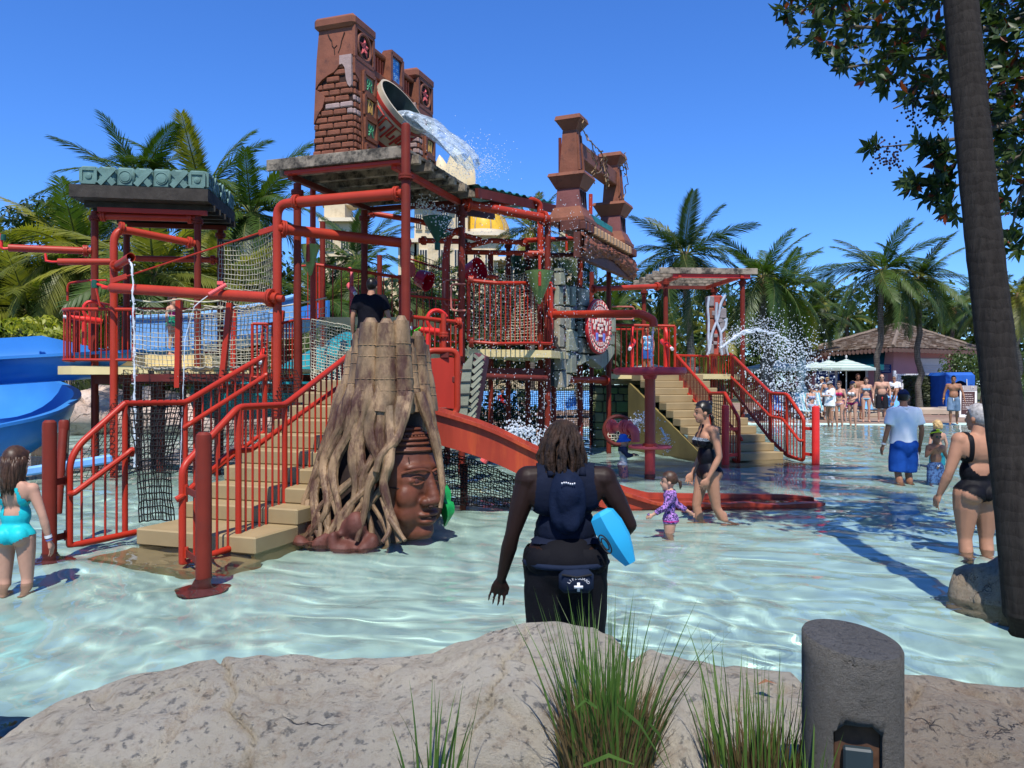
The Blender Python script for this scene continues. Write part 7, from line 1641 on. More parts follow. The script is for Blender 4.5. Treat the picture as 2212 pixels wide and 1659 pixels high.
 for i in (0,1,2):
  p, q = e[i], e[(i + 1) % 5]; nr = (q - p).cross(ap - p).normalized(); nr = nr if nr.z > 0 else -nr; rows = 22
  mbs = [MB(), MB(), MB()]
  for r_ in range(rows):
   v0, v1 = r_ / rows,(r_ + 1.25) / rows; A, B = p.lerp(ap, v0), q.lerp(ap, v0); A1, B1 = p.lerp(ap, min(1, v1)), q.lerp(ap, min(1, v1)); n__ = max(1, int((B - A).length / .28)); off = rg.random() * .5
   for k in range(n__):
    s0_, s1_ = (k + .04) / n__,(k + .96) / n__; up = nr * (.05 + rg.uniform(0,.03)); dn_ = (A - A1) * rg.uniform(0,.18)
    x0, x1, y0, y1 = A.lerp(B, s0_) + dn_, A.lerp(B, s1_) + dn_, A1.lerp(B1, s0_), A1.lerp(B1, s1_)
    mbs[rg.choice((0,0,1,1,2))].add([x0 + up, x1 + up, y1 + nr * .01, y0 + nr * .01, x0, x1],[(0,1,2,3),(4,5,1,0)])
  for m_, M__ in zip(mbs, M_sh): tag(m_.build('shingles', M__, ro, smooth=False), kind='stuff')
 for i in (0,1,2): MB().tube([e[i].lerp(ap, k / 12) + ZZ * (.06 + .02 * (k % 2)) for k in range(13)],.11,6).build('hip_ridge', M_sh[0], ro)
 for i in (0,1):
  for k in range(24): q = e[i].lerp(e[i + 1],(k + .5) / 24); MB().lathe(q - ZZ * .16 + V(0,-.03,0),[(.14,0),(.14,.04)],8, V(0,1,0)).build('scallop', mat('eave_trim_brown',(.10,.06,.05)), t)
hut()
# white fence with corrugated panels
def fence():
 t = thing('white_fence', 'white ribbed privacy fence beside the pink hut', 'fence', P(2010,870,45.5)); M_f = mat('white_vinyl',(.72,.73,.75), rough=.5, var=.04)
 pts = [P(1931,870,45.6), P(1992,870,45.0), P(2062,870,45.6)]
 for a, b in zip(pts, pts[1:]):
  n_ = 26
  for k in range(n_):
   q = a.lerp(b,(k + .5) / n_); MB().bbox(V(q.x, q.y - .02 * (k % 2),1.0),((b - a).length / n_ * .94,.05,2.15),(b - a).normalized(), r=.012).build('picket', M_f, t)
 for p in pts: MB().bbox(V(p.x, p.y - .05,1.08),(.16,.16,2.35), r=.02).build('post', M_f, t)
fence()
# blue cabana
def cabana():
 D = 41; c = P(2074,880, D); t = thing('cabana', 'blue canvas cabana tent with dark opening right of the hedge', 'cabana', V(c.x, c.y, ground_z(c.x, c.y))); M_cv = mat('blue_canvas',(.015,.10,.42), rough=.7, var=.15, scale=3); h = 1.85; w_ = 1.5; y = D
 x0, x1 = c.x - w_ / 2, c.x + w_ / 2
 for a, b, nm in (((x0, y),(x0 + .05, y + 1.8), 'side_panel'),((x1, y),(x1 - .05, y + 1.8), 'side_panel'),((x0, y + 1.8),(x1, y + 1.8), 'back_panel'),((x0, y),(x0 + .3, y - .02), 'front_flap'),((x1 - .45, y - .02),(x1, y), 'front_flap')):
  MB().grid(lambda u, v, a=a, b=b: V(a[0] + (b[0] - a[0]) * u, a[1] + (b[1] - a[1]) * u - .05 * math.sin(u * 9) * (1 - v),.1 + h * v),12,4).build(nm, M_cv, t, angle=180)
 MB().grid(lambda u, v: V(x0 + w_ * u, y - .02, h - .28 - .10 * math.sin(u * 6.28 * 1.5) + v * (.38 + .10 * math.sin(u * 6.28 * 1.5))),20,2).build('valance', M_cv, t); MB().hexa([V(x0, y, h + .08), V(x1, y, h + .08), V(x1, y + 1.8, h + .08), V(x0, y + 1.8, h + .08), V(x0 + .1, y + .1, h + .25), V(x1 - .1, y + .1, h + .25), V(x1 - .1, y + 1.7, h + .25), V(x0 + .1, y + 1.7, h + .25)]).build('top', M_cv, t, smooth=False)
 for x in (x0 + .3, x1 - .45): MB().tube([V(x, y - .06, h - .1), V(x + .03, y - .08, h * .5), V(x, y - .06,.2)],.025,6).build('tie', mat('white_cord',(.7,.7,.7)), t)
cabana()
def a_sign():
 D = 34.5; c = P(2092,905, D); gz = ground_z(c.x, c.y); c.z = gz; t = thing('sandwich_board', 'white framed sandwich board with dark brown notice beside the wading man', 'sign', c); M_w = mat('white_board_frame',(.68,.67,.64), rough=.6, var=.08); M_d = mat('brown_notice',(.055,.022,.022), rough=.5, var=.1); M_t = mat('pale_notice_text',(.6,.5,.45))
 u = V(.90,.43,0); n_ = V(u.y,-u.x,0)       # face towards the left of the viewer
 u, n_ = V(.55,-.83,0), V(-.83,-.55,0)
 u, n_ = V(.83,-.55,0), V(-.55,-.83,0); H = 1.36; w_ = .64
 def q(x, y, s): return c + u * x + ZZ * y + n_ * (s * .38 * (1 - y / H))
 for s in (1,-1):
  a = [q(-w_ / 2,0, s), q(w_ / 2,0, s), q(w_ / 2, H, s), q(-w_ / 2, H, s)]; MB().prism(a, n_ * -.03 * s).build('board', M_w, t, smooth=False, recalc=True)
 p = MB().prism([q(-.25,.14,1) + n_ * .004, q(.25,.14,1) + n_ * .004, q(.25,1.10,1) + n_ * .004, q(-.25,1.10,1) + n_ * .004], n_ * .012).build('notice', M_d, t, smooth=False, recalc=True); rg = random.Random(3)
 for k in range(8):
  y = .98 - k * .09; mb = MB(); x = -.2
  while x < .16: l = rg.uniform(.025,.07); mb.bbox(q(x + l / 2, y,1) + n_ * .02,(l,.006,.032), u, n_, r=.001); x += l + .018
  mb.build('text_line', M_t, p)
 MB().lathe(q(0,.22,1) + n_ * .018,[(.055,0),(.055,.006)],6, n_).build('emblem', M_t, p)
 top = MB().prism([q(-w_ / 2,1.15,1) + n_ * .006, q(w_ / 2,1.15,1) + n_ * .006, q(w_ / 2,1.36,1) + n_ * .006, q(-w_ / 2,1.36,1) + n_ * .006], n_ * .01).build('heading_strip', mat('grey_heading',(.32,.28,.27)), t, smooth=False, recalc=True)
 for k, ch in enumerate('I.P'):
  fc = bpy.data.curves.new('letter', 'FONT'); fc.body = ch; fc.size = .22; fc.extrude = .004; o = bpy.data.objects.new('letter', fc); C.objects.link(o); dg = bpy.context.evaluated_depsgraph_get(); me = bpy.data.meshes.new_from_object(o.evaluated_get(dg)); bpy.data.objects.remove(o); me.materials.append(M_w)
  l = bpy.data.objects.new('letter', me); C.objects.link(l); l.parent = top; o_ = q(-.22 + k * .16,1.18,1) + n_ * .022 - LOC[t]; l.matrix_local = Matrix.Translation(o_) @ Matrix((u, ZZ, n_)).transposed().to_4x4()
a_sign()
# planter kerb round the palm, low wall
t = thing('planter_kerb', 'low tan kerb of the palm planter on the deck', 'kerb', P(1960,900,38)); a, b = P(1925,898,36.8), P(2075,898,36.8); gz = ground_z(a.x, a.y)
MB().bbox(V((a.x + b.x) / 2,37.8, gz + .13),(b.x - a.x,2.2,.30), r=.04).build('kerb', mat('tan_kerb_concrete',(.40,.32,.24), rough=.8, var=.15, scale=2), t); a, b = P(1700,905,34), P(1925,905,34.5)
MB().bbox(V((a.x + b.x) / 2,36.6, gz + .08),(b.x - a.x,4.5,.22), r=.04).build('kerb', MAT['tan_kerb_concrete'], t)
t = thing('stone_block', 'small flat stone block lying at the foot of the hedge', 'block', P(2045,885,40)); MB().bbox(P(2045,884,40.0),(.8,.4,.22), r=.05).build('block', MAT['tan_kerb_concrete'], t)
# umbrellas
M_um = bpy.data.materials.new('striped_canvas'); M_um.use_nodes = True
def _stripe(m, c1, c2, scale, axis=0):
 n = m.node_tree.nodes; L = m.node_tree.links; b = n['Principled BSDF']; b.inputs['Roughness'].default_value = .8; tc = n.new('ShaderNodeUVMap') if False else n.new('ShaderNodeTexCoord'); sp = n.new('ShaderNodeSeparateXYZ'); L.new(tc.outputs['Object'], sp.inputs[0])
 mu = n.new('ShaderNodeMath'); mu.operation = 'MULTIPLY'; mu.inputs[1].default_value = scale; L.new(sp.outputs[axis], mu.inputs[0]); fr = n.new('ShaderNodeMath'); fr.operation = 'FRACT'; L.new(mu.outputs[0], fr.inputs[0]); rp = n.new('ShaderNodeValToRGB'); rp.color_ramp.interpolation = 'CONSTANT'; rp.color_ramp.elements[0].color = tuple(c1) + (1,); rp.color_ramp.elements[1].color = tuple(c2) + (1,); rp.color_ramp.elements[1].position = .5; L.new(fr.outputs[0], rp.inputs[0]); L.new(rp.outputs[0], b.inputs['Base Color'])
 tr = n.new('ShaderNodeBsdfTranslucent'); L.new(rp.outputs[0], tr.inputs[0]); ms = n.new('ShaderNodeMixShader'); ms.inputs[0].default_value = .3; L.new(b.outputs[0], ms.inputs[1]); L.new(tr.outputs[0], ms.inputs[2]); L.new(ms.outputs[0], n['Material Output'].inputs[0])
_stripe(M_um,(.74,.80,.74),(.28,.44,.36),13,2)
M_tw = bpy.data.materials.new('striped_towel'); M_tw.use_nodes = True; _stripe(M_tw,(.66,.78,.82),(.12,.42,.52),7.5,0)
M_pole = mat('umbrella_pole',(.45,.45,.45), rough=.4, var=.05)
def umbrella(px, py0, py1, d, w_, label):
 c = P(px, py1, d); gz = ground_z(c.x, c.y); apex = PZ(py0, d); r = w_ / FPX * d / 2; t = thing('umbrella', label, 'umbrella', V(c.x, c.y, gz), 'striped umbrellas over the loungers')
 n = 8; mb = MB(); pts = [V(c.x, c.y, apex)] + [V(c.x + r * math.cos(6.2832 * (k + .3) / n), c.y + r * math.sin(6.2832 * (k + .3) / n), c.z) for k in range(n)]
 for k in range(n): mb.add([pts[0], pts[1 + k], pts[1 + (k + 1) % n], pts[1 + k] - ZZ * .10, pts[1 + (k + 1) % n] - ZZ * .10],[(0,1,2),(1,3,4,2)])
 mb.build('canopy', M_um, t, smooth=False); MB().tube([V(c.x, c.y, gz), V(c.x, c.y, apex)],.028,8).build('pole', M_pole, t); MB().ell((c.x, c.y, apex + .09),(.05,.05,.09),8,6).build('finial', M_pole, t)
 rb = MB()
 for k in range(n): rb.tube([V(c.x, c.y, c.z + (apex - c.z) * .2), pts[1 + k].lerp(pts[0],.4) - ZZ * .05],.012,5)
 rb.build('rib', M_pole, t); MB().lathe((c.x, c.y, gz),[(.28,0),(.28,.06),(.06,.1)],16).build('base', mat('dark_base',(.05,.05,.05)), t)
umbrella(1828,776,796,35,118, 'striped umbrella in front of the hut counter, lowest on the right'); umbrella(1790,778,795,38.5,96, 'striped umbrella just left of the one before the hut counter'); umbrella(1762,782,797,40,92, 'striped umbrella right of the folded one'); umbrella(1672,779,797,35,150, 'striped umbrella behind the two palm trunks'); umbrella(1400,785,800,34,150, 'striped umbrella seen behind the red disc'); umbrella(1500,790,802,40,120, 'striped umbrella behind the left railing of the far stairs')
t = thing('umbrella', 'folded striped umbrella between the palm trunks and the spray', 'umbrella', P(1731,900,34)); c = V(PX(1731,34),34, ground_z(PX(1731,34),34)); MB().lathe(c + ZZ * .95,[(.24,0),(.28,.12),(.13,.5),(.10,.62),(.20,.8),(.19,1.4),(.06,2.1),(.02,2.15)],9).build('canopy', M_um, t, smooth=False); MB().tube([c, c + ZZ * 3.15],.03,8).build('pole', M_pole, t)
# loungers and blue chairs
M_lb = mat('blue_sling_cloth',(.12,.34,.70), rough=.7, var=.1); M_al = mat('grey_tube',(.30,.30,.29), rough=.4); M_gs = bpy.data.materials.new('green_striped_cloth'); M_gs.use_nodes = True; _stripe(M_gs,(.10,.22,.22),(.03,.10,.12),9,0)
def lounger(px, py, d, w_, label, m, yaw=0.0, back=.75, L=1.1, group='loungers on the pool deck'):
 c = P(px, py, d); c.z = ground_z(c.x, c.y); t = thing('sun_lounger', label, 'sun lounger', c, group); u = V(math.cos(yaw), math.sin(yaw),0); v = V(-u.y, u.x,0)
 h = .34; MB().grid(lambda a, b: c + u * (a - .5) * w_ + v * (-L * .5 + b * L) + ZZ * (h - .03 * math.sin(b * 3.14)),6,6).build('seat_sling', m, t, angle=180); MB().grid(lambda a, b: c + u * (a - .5) * w_ + v * (L * .5 + b * .42) + ZZ * (h + b * back - .02),6,6).build('back_sling', m, t, angle=180)
 fr = MB()
 for s in (-1,1): fr.tube([c + u * s * w_ / 2 - v * L * .52 + ZZ * h, c + u * s * w_ / 2 + v * L * .5 + ZZ * h, c + u * s * w_ / 2 + v * (L * .5 + .43) + ZZ * (h + back)],.022,7)
 fr.build('frame', M_al, t)
 for s in (-1,1):
  for y in (-.42,.42): MB().tube([c + u * s * w_ / 2 + v * y * L + ZZ * h, c + u * s * w_ / 2 + v * y * L],.02,6).build('leg', M_al, t)
for i,(px, py, d, w_, lb, m, yaw) in enumerate(((1752,908,32.5,.85, 'lounger with pale blue striped towel right of the red stair rail', M_tw,-.1),(1790,907,32.6,.75, 'lounger with striped towel next to the woman in the white towel', M_tw,.15),(1828,915,31.8,.5, 'low lounger draped with a striped towel behind the woman in white top', M_tw,.1),(1715,890,35,.8, 'dark green striped lounger behind the folded umbrella', M_gs,.1),(1675,892,35.5,.8, 'dark green striped lounger left under the palm trunks', M_gs,0),(1742,888,35.6,.7, 'green striped lounger behind the front towel loungers', M_gs,-.2),(1692,905,33,.7, 'blue lounger seen through the red stair rail', M_lb,.2))): lounger(px, py, d, w_, lb, m, yaw)
for px, d, lb in ((1950,33.5, 'blue sling chair right of the bald man'),(1880,34.5, 'blue sling chair behind the woman in striped bikini'),(1925,34.2, 'blue sling chair with a child beside the bald man')): lounger(px,905, d,.58, lb, M_lb,.1,.62,.5, 'blue sling chairs on the deck')
for i,(px, d) in enumerate(((1035,33),(1075,34),(1105,33),(1150,34),(1200,33),(1235,34),(1265,33.5))): lounger(px,880, d,.85,['blue lounger left end behind the black net', 'blue lounger behind the falling drops, second from the left', 'blue lounger behind the thin rear column', 'blue lounger behind the twin columns', 'blue lounger right of the front deck column', 'blue lounger left of the medallion column', 'blue lounger nearest the green stone wall'][i], M_lb,.2 * (i % 3 - 1),.8,1.2, 'blue loungers seen under the tower deck')
t = thing('sandals', 'pair of dark sandals left on the deck near the wading man', 'sandals', P(2030,898,35));
for s in (-1,1): MB().bbox(P(2028 + 9 * s,896,33) ,(.24,.10,.03), r=.012).build('sandal', M_black, t)
# ================================================================ PEOPLE
SKIN = {}
def skin(name, c):
 m = mat(name, c, rough=.55, var=.10, scale=7, spec=.22); m.node_tree.nodes['Principled BSDF'].inputs['Subsurface Weight'].default_value = 0; return m
SK_L, SK_M, SK_T, SK_D = skin('fair_skin',(.46,.25,.17)), skin('medium_skin',(.36,.18,.11)), skin('tanned_skin',(.27,.125,.07)), skin('dark_skin',(.015,.0058,.0035))
HR_B, HR_K, HR_G, HR_Y = mat('brown_hair',(.05,.024,.013), rough=.45, var=.4, scale=40), mat('black_hair',(.010,.008,.007), rough=.35, var=.3, scale=40), mat('grey_hair',(.30,.28,.27), rough=.5, var=.4, scale=40), mat('blond_hair',(.45,.30,.13), rough=.5, var=.3, scale=40)
M_lens = mat('dark_lens',(.006,.006,.008), rough=.12, var=0); M_lip = mat('lip',(.30,.09,.075), rough=.5); M_eye = mat('eye_dark',(.02,.014,.012), rough=.2)
def cloth(name, c, **k): return mat(name, c, rough=k.pop('rough',.8), var=k.pop('var',.12), scale=k.pop('scale',6), spec=k.pop('spec',.12), bump=k.pop('bump',.12), bscale=k.pop('bscale',30), **k)
def stripes(name, cols, scale):
 """cloth with level bands of print"""
 if name in MAT: return MAT[name]
 m = bpy.data.materials.new(name); m.use_nodes = True; n = m.node_tree.nodes; L = m.node_tree.links; b = n['Principled BSDF']; b.inputs['Roughness'].default_value = .8; tc = n.new('ShaderNodeTexCoord'); sp = n.new('ShaderNodeSeparateXYZ'); L.new(tc.outputs['Object'], sp.inputs[0]); mu = n.new('ShaderNodeMath'); mu.operation = 'MULTIPLY'; mu.inputs[1].default_value = scale; L.new(sp.outputs[2], mu.inputs[0]); fr = n.new('ShaderNodeMath'); fr.operation = 'FRACT'; L.new(mu.outputs[0], fr.inputs[0]); rp = n.new('ShaderNodeValToRGB'); rp.color_ramp.interpolation = 'CONSTANT'; e = rp.color_ramp.elements
 e[0].color = tuple(cols[0]) + (1,); e[1].color = tuple(cols[1]) + (1,); e[1].position = 1 / len(cols)
 for k, c in enumerate(cols[2:]): x = e.new((k + 2) / len(cols)); x.color = tuple(c) + (1,)
 L.new(fr.outputs[0], rp.inputs[0]); L.new(rp.outputs[0], b.inputs['Base Color']); MAT[name] = m; return m
def print_mat(name, c1, c2, scale):
 if name in MAT: return MAT[name]
 m = bpy.data.materials.new(name); m.use_nodes = True; n = m.node_tree.nodes; L = m.node_tree.links; b = n['Principled BSDF']; b.inputs['Roughness'].default_value = .8; tc = n.new('ShaderNodeTexCoord'); vo = n.new('ShaderNodeTexNoise'); vo.inputs['Scale'].default_value = scale; vo.inputs['Distortion'].default_value = 2.5; vo.inputs['Detail'].default_value = 1; L.new(tc.outputs['Object'], vo.inputs['Vector']); rp = n.new('ShaderNodeValToRGB'); rp.color_ramp.elements[0].position = .48; rp.color_ramp.elements[1].position = .52; rp.color_ramp.elements[0].color = tuple(c1) + (1,); rp.color_ramp.elements[1].color = tuple(c2) + (1,); L.new(vo.outputs[0], rp.inputs[0]); L.new(rp.outputs[0], b.inputs['Base Color']); MAT[name] = m; return m
class Body:
 """one figure: joints in metres for a 1.75 m adult (x to the person's right, y forward, z up), scaled to height H, one fused skin"""
 J0 = dict(head=(0,.02,1.635), neck=(0,-.01,1.49), chest=(0,0,1.30), waist=(0,.0,1.09), pelvis=(0,0,.95), sR=(.185,-.015,1.425), sL=(-.185,-.015,1.425), eR=(.245,-.035,1.14), eL=(-.245,-.035,1.14), wR=(.255,.04,.89), wL=(-.255,.04,.89), hR=(.095,0,.93), hL=(-.095,0,.93), kR=(.105,.02,.50), kL=(-.105,.02,.50), aR=(.10,-.03,.085), aL=(-.10,-.03,.085))
 def __init__(s, loc, H, yaw, joints=None, build=1.0, belly=0.0, female=False, child=False, head=1.0, limb=1.0, voxel=.013, hands='simple', look=0.0, tilt=0.0, hip=1.0, palm=''):
  s.loc = Vector(loc); s.k = H / 1.75; s.yaw = yaw; s.B = build; s.belly = belly; s.fem = female; s.hd = head * (1.32 if child else 1.0); s.limb = limb * (1.05 if child else 1); s.vox = voxel; s.hands = hands; s.look = look; s.tilt = tilt; s.hip = hip; s.palm = palm
  J = {k: Vector(v) for k, v in s.J0.items()}
  if child:
   for k in ('sR', 'sL'): J[k].x *= .92; J[k].z -= .05
   J['head'].z -= .02; J['neck'].z -= .06
  if female:
   for k in ('sR', 'sL'): J[k].x *= .9
   for k in ('hR', 'hL'): J[k].x *= 1.05
  for k in ('sR', 'sL', 'eR', 'eL', 'wR', 'wL'): J[k].x *= (.5 + .5 * build) if k[0] != 's' else (.55 + .45 * build)
  if joints:
   for k, v in joints.items(): J[k] = Vector(v)
  s.J = J; s.M = Matrix.Translation(s.loc) @ Matrix.Rotation(yaw,4, 'Z') @ Matrix.Scale(s.k,4)
  s.hm = Matrix.Translation(J['head']) @ Matrix.Rotation(look,4, 'Z') @ Matrix.Rotation(tilt,4, 'X')
  s.make()
 def hp(s, *p): return s.hm @ (Vector(p) * s.hd)          # point given in head space
 def make(s):
  J, B, L = s.J, s.B, s.limb; mb = MB()
  def e(c, r, rot=None): mb.ell(c, r,14,9, rot)
  h3 = s.hm.to_3x3(); k = s.hd
  e(s.hp(0,-.01,.035),(.076 * k,.098 * k,.095 * k), h3); e(s.hp(0,.022,-.045),(.058 * k,.070 * k,.075 * k), h3); e(s.hp(0,.055,-.095),(.032 * k,.03 * k,.026 * k), h3)   # skull, face, chin
  e(s.hp(0,.098,-.022),(.014 * k,.02 * k,.026 * k), h3); e(s.hp(0,.086,.012),(.012 * k,.012 * k,.03 * k), h3)        # nose
  for sx in (-1,1): e(s.hp(sx * .078,-.005,-.012),(.012 * k,.022 * k,.032 * k), h3)                                   # ears
  e(s.hp(0,.075,-.066),(.026 * k,.014 * k,.012 * k), h3)                                                                # lips
  ub = (J['neck'] - J['waist']).normalized()
  cone_between(mb, J['neck'] - ub * .07, s.hp(0,-.02,-.05),.060 * (.7 + .3 * B),.056)
  w = B; dep = .6 + .4 * B
  rot = (V(0,0,1).rotation_difference((J['neck'] - J['chest']).normalized())).to_matrix(); rot2 = (V(0,0,1).rotation_difference((J['chest'] - J['waist']).normalized())).to_matrix(); rot3 = (V(0,0,1).rotation_difference((J['waist'] - J['pelvis']).normalized())).to_matrix()
  fw = .92 if s.fem else 1
  e(J['chest'] + rot @ V(0,0,.03),(.158 * w * fw,.105 * dep,.165), rot); e(J['waist'] + rot2 @ V(0,.01,.03),(.135 * w * (.92 if s.fem else 1),.098 * dep,.15), rot2); e(J['pelvis'] + V(0,0,.0),(.155 * w * s.hip,.105 * dep * s.hip,.125), rot3)
  for sd in ('R', 'L'):
   x = 1 if sd == 'R' else -1
   cone_between(mb, J['neck'] - ub * .06, J['s' + sd],.062,.060 * (.6 + .4 * B) * L)                              # trapezius to shoulder
   e(J['chest'] + rot @ V(x * .075 * w,.06 * dep,.04),(.085 * w,.055,.075), rot); e(J['chest'] + rot @ V(x * .08 * w,-.06 * dep,.05),(.09 * w,.05,.12), rot)
   if s.fem: e(J['chest'] + rot @ V(x * .078 * w,.088 * dep,-.005),(.066,.062,.062), rot)
   e(J['pelvis'] + V(x * .075 * w * s.hip,-.075 * dep * s.hip,-.035),(.085 * w * s.hip,.078 * s.hip,.09))                                  # seat
   cap_chain(mb,[J['s' + sd], J['s' + sd].lerp(J['e' + sd],.45), J['e' + sd]],[.054 * L * (.55 + .45 * B),.048 * L * (.6 + .4 * B),.037 * L]);
   cap_chain(mb,[J['e' + sd], J['e' + sd].lerp(J['w' + sd],.3), J['w' + sd]],[.037 * L,.040 * L,.025 * L])
   tb = (.6 + .4 * B) * s.hip; m = J['h' + sd].lerp(J['k' + sd],.35); cap_chain(mb,[J['h' + sd] - V(0,0,.02), m, J['k' + sd]],[.090 * tb * L,.083 * tb * L,.054 * L])
   c = J['k' + sd].lerp(J['a' + sd],.33); cap_chain(mb,[J['k' + sd], c, J['a' + sd]],[.052 * L,.054 * L,.033 * L]); e(c + V(0,-.018,0),(.042 * L,.044 * L,.085))
   a = J['a' + sd]; cone_between(mb, a + V(0,-.03,-.04), a + V(x * .02,.13,-.052),.036,.026); e(a + V(x * .022,.155,-.06),(.042,.04,.022))
   s.hand(mb, J['e' + sd], J['w' + sd], x)
  if s.belly: e(J['waist'] + V(0,.05,-.02),(.13 * w,.07 + .1 * s.belly,.14))
  mb.v = [tuple(s.M @ Vector(v)) for v in mb.v]
  f = fuse(mb, s.vox,4,.5); s.V = np.array(f.v); s.F = f.f
 def hand(s, mb, el, wr, x):
  d = (wr - el).normalized(); a = d.cross(V(0,1,0)); a = (a.normalized() if a.length > .2 else V(1,0,0)); b = a.cross(d).normalized()      # b: knuckle direction (fore-aft for hanging arms)
  b = b if b.y > 0 else -b
  if s.palm == 'back': b = V(-x,0,0) - d * (-x * d.x); b.normalize(); a = b.cross(d)
  rot = Matrix((a, b, d)).transposed(); c = wr + d * .05
  mb.ell(c,(.021,.044,.056),12,8, rot)
  fr = .0100 if s.hands != 'simple' else .0115
  for i, ln in enumerate((.078,.088,.084,.066)):
   r0 = wr + d * .088 + b * (.039 - .026 * i); n_ = -a * x * .0
   inn = a * (-.012 if True else 0) * (1 if a.x * x > 0 else -1)
   cap_chain(mb,[r0 - d * .03, r0, r0 + d * ln * .5 + inn * .8 + b * (.004 * (1.5 - i)), r0 + d * ln * .92 + inn * 2.4 + b * (.005 * (1.5 - i))],[fr * 1.1, fr, fr * .92, fr * .75],7)
  cap_chain(mb,[wr + d * .02 + b * .022, wr + d * .055 + b * .052, wr + d * .095 + b * .058],[.014,.0115,.009],7)
 def w(s, p): return s.M @ Vector(p)
 def local(s):
  Mi = np.array(s.M.inverted()); return (s.V @ Mi[:3, :3].T) + Mi[:3,3]
 def thing(s, label, group=None, skinm=SK_M):
  s.t = thing('person', label, 'person', s.loc, group); b = MB(); b.v = [tuple(x) for x in s.V]; b.f = s.F; b.m = [0] * len(s.F); s.body = b.build('body', skinm, s.t, angle=180); return s.t
 def shell(s, name, m, cond, off=.006):
  """cloth that follows the skin: the part of it picked by cond(local points), lifted off by off"""
  Lc = s.local(); nv = len(Lc)
  keepv = cond(Lc); fs = [f for f in s.F if all(keepv[i] for i in f)]
  me = s.body.data; nr = np.empty(nv * 3); me.vertices.foreach_get('normal', nr); nr = nr.reshape(-1,3)
  use = sorted({i for f in fs for i in f}); ix = {v: i for i, v in enumerate(use)}
  b = MB(); b.v = [tuple(s.V[i] + nr[i] * off * s.k) for i in use]; b.f = [tuple(ix[i] for i in f) for f in fs]; b.m = [0] * len(b.f)
  if not fs: return None
  o = b.build(name, m, s.t, angle=180); return o
 def seg(s, Lc, a, b):
  A, B = np.array(s.J[a]), np.array(s.J[b]); d = B - A; t = np.clip(((Lc - A) @ d) / (d @ d),0,1); return np.linalg.norm(Lc - (A + t[:, None] * d), axis=1), t
 def arm(s, Lc):
  """mask of the points that belong to an arm"""
  best = np.full(len(Lc),9.0)
  for sd in 'RL':
   for a, b in (('s', 'e'),('e', 'w')): best = np.minimum(best, s.seg(Lc, a + sd, b + sd)[0] - .0)
   hw = np.array(s.J['w' + sd]) + (np.array(s.J['w' + sd]) - np.array(s.J['e' + sd])) * .4; best = np.minimum(best, np.linalg.norm(Lc - hw, axis=1) - .06)
  tor = np.minimum(s.seg(Lc, 'neck', 'pelvis')[0] - .075 * s.B,9); tor = np.minimum(tor, np.minimum(s.seg(Lc, 'hR', 'kR')[0], s.seg(Lc, 'hL', 'kL')[0]) - .02)
  return best < tor
 def wear(s, name, m, build, voxel=.013, smooth=3, wob=0.0):
  """loose garment fused from its own volumes given in body space"""
  mb = MB(); build(mb); mb.v = [tuple(s.M @ Vector(v)) for v in mb.v]; f = fuse(mb, voxel, smooth,.5)
  if wob: f.v = [tuple(Vector(v) + mnoise.noise_vector(Vector(v) * 9) * wob) for v in f.v]
  return f.build(name, m, s.t, angle=180)
 def part(s, name, m, fn, head=False, smooth=180):
  mb = MB(); fn(mb); mb.v = [tuple(s.M @ Vector(v)) for v in mb.v]; return mb.build(name, m, s.t, angle=smooth)
 def face(s, glasses=False, eyes=True):
  h3 = s.hm.to_3x3(); k = s.hd
  if glasses:
   def g(mb):
    for x in (-1,1): mb.ell(s.hp(x * .032,.083,.012),(.027 * k,.012 * k,.019 * k),10,6, h3); mb.tube([s.hp(x * .055,.078,.016), s.hp(x * .078,.0,.01)],.004 * k,5)
    mb.tube([s.hp(-.03,.092,.016), s.hp(.03,.092,.016)],.004 * k,5)
   s.part('sunglasses', M_lens, g)
  elif eyes:
   for x in (-1,1): s.part('eye', M_eye, lambda mb: mb.ell(s.hp(x * .030,.080,.012),(.012 * k,.008 * k,.006 * k),8,5, h3)); s.part('eyebrow', HR_K, lambda mb: mb.tube([s.hp(x * .014,.090,.030), s.hp(x * .032,.088,.036), s.hp(x * .050,.074,.030)],.004 * k,5))
  s.part('mouth', M_lip, lambda mb: mb.tube([s.hp(-.022,.081,-.066), s.hp(0,.091,-.066), s.hp(.022,.081,-.066)],.005 * k,5))
 def hair(s, m, kind='short', seed=1, L=.3):
  k = s.hd; rg = random.Random(seed); h3 = s.hm.to_3x3()
  def fn(mb):
   vs = []; N, Mq = 22,14
   base = mb.ell((0,0,0),(1,1,1), N, Mq); pts = list(mb.v); mb.v = []
   keep = []
   for q in pts:
    x, y, z = q; line = .18 + .42 * max(0, y) if kind != 'short' else .10 + .62 * max(0, y) - .25 * max(0,-y)
    zz = max(z, line - (1.0 if y < .15 and kind in ('long', 'bob') else .0) * 0); r_ = 1 + .045 * mnoise.noise(V(x * 6, y * 6, z * 6))
    mb.v.append(tuple(s.hp(x * .084 * r_,(-.012 + y * .108 * r_),.038 + (z if z > line - .75 * (y < .3) else line - .75 * (y < .3)) * .106 * r_)))
  s.part('hair', m, fn)
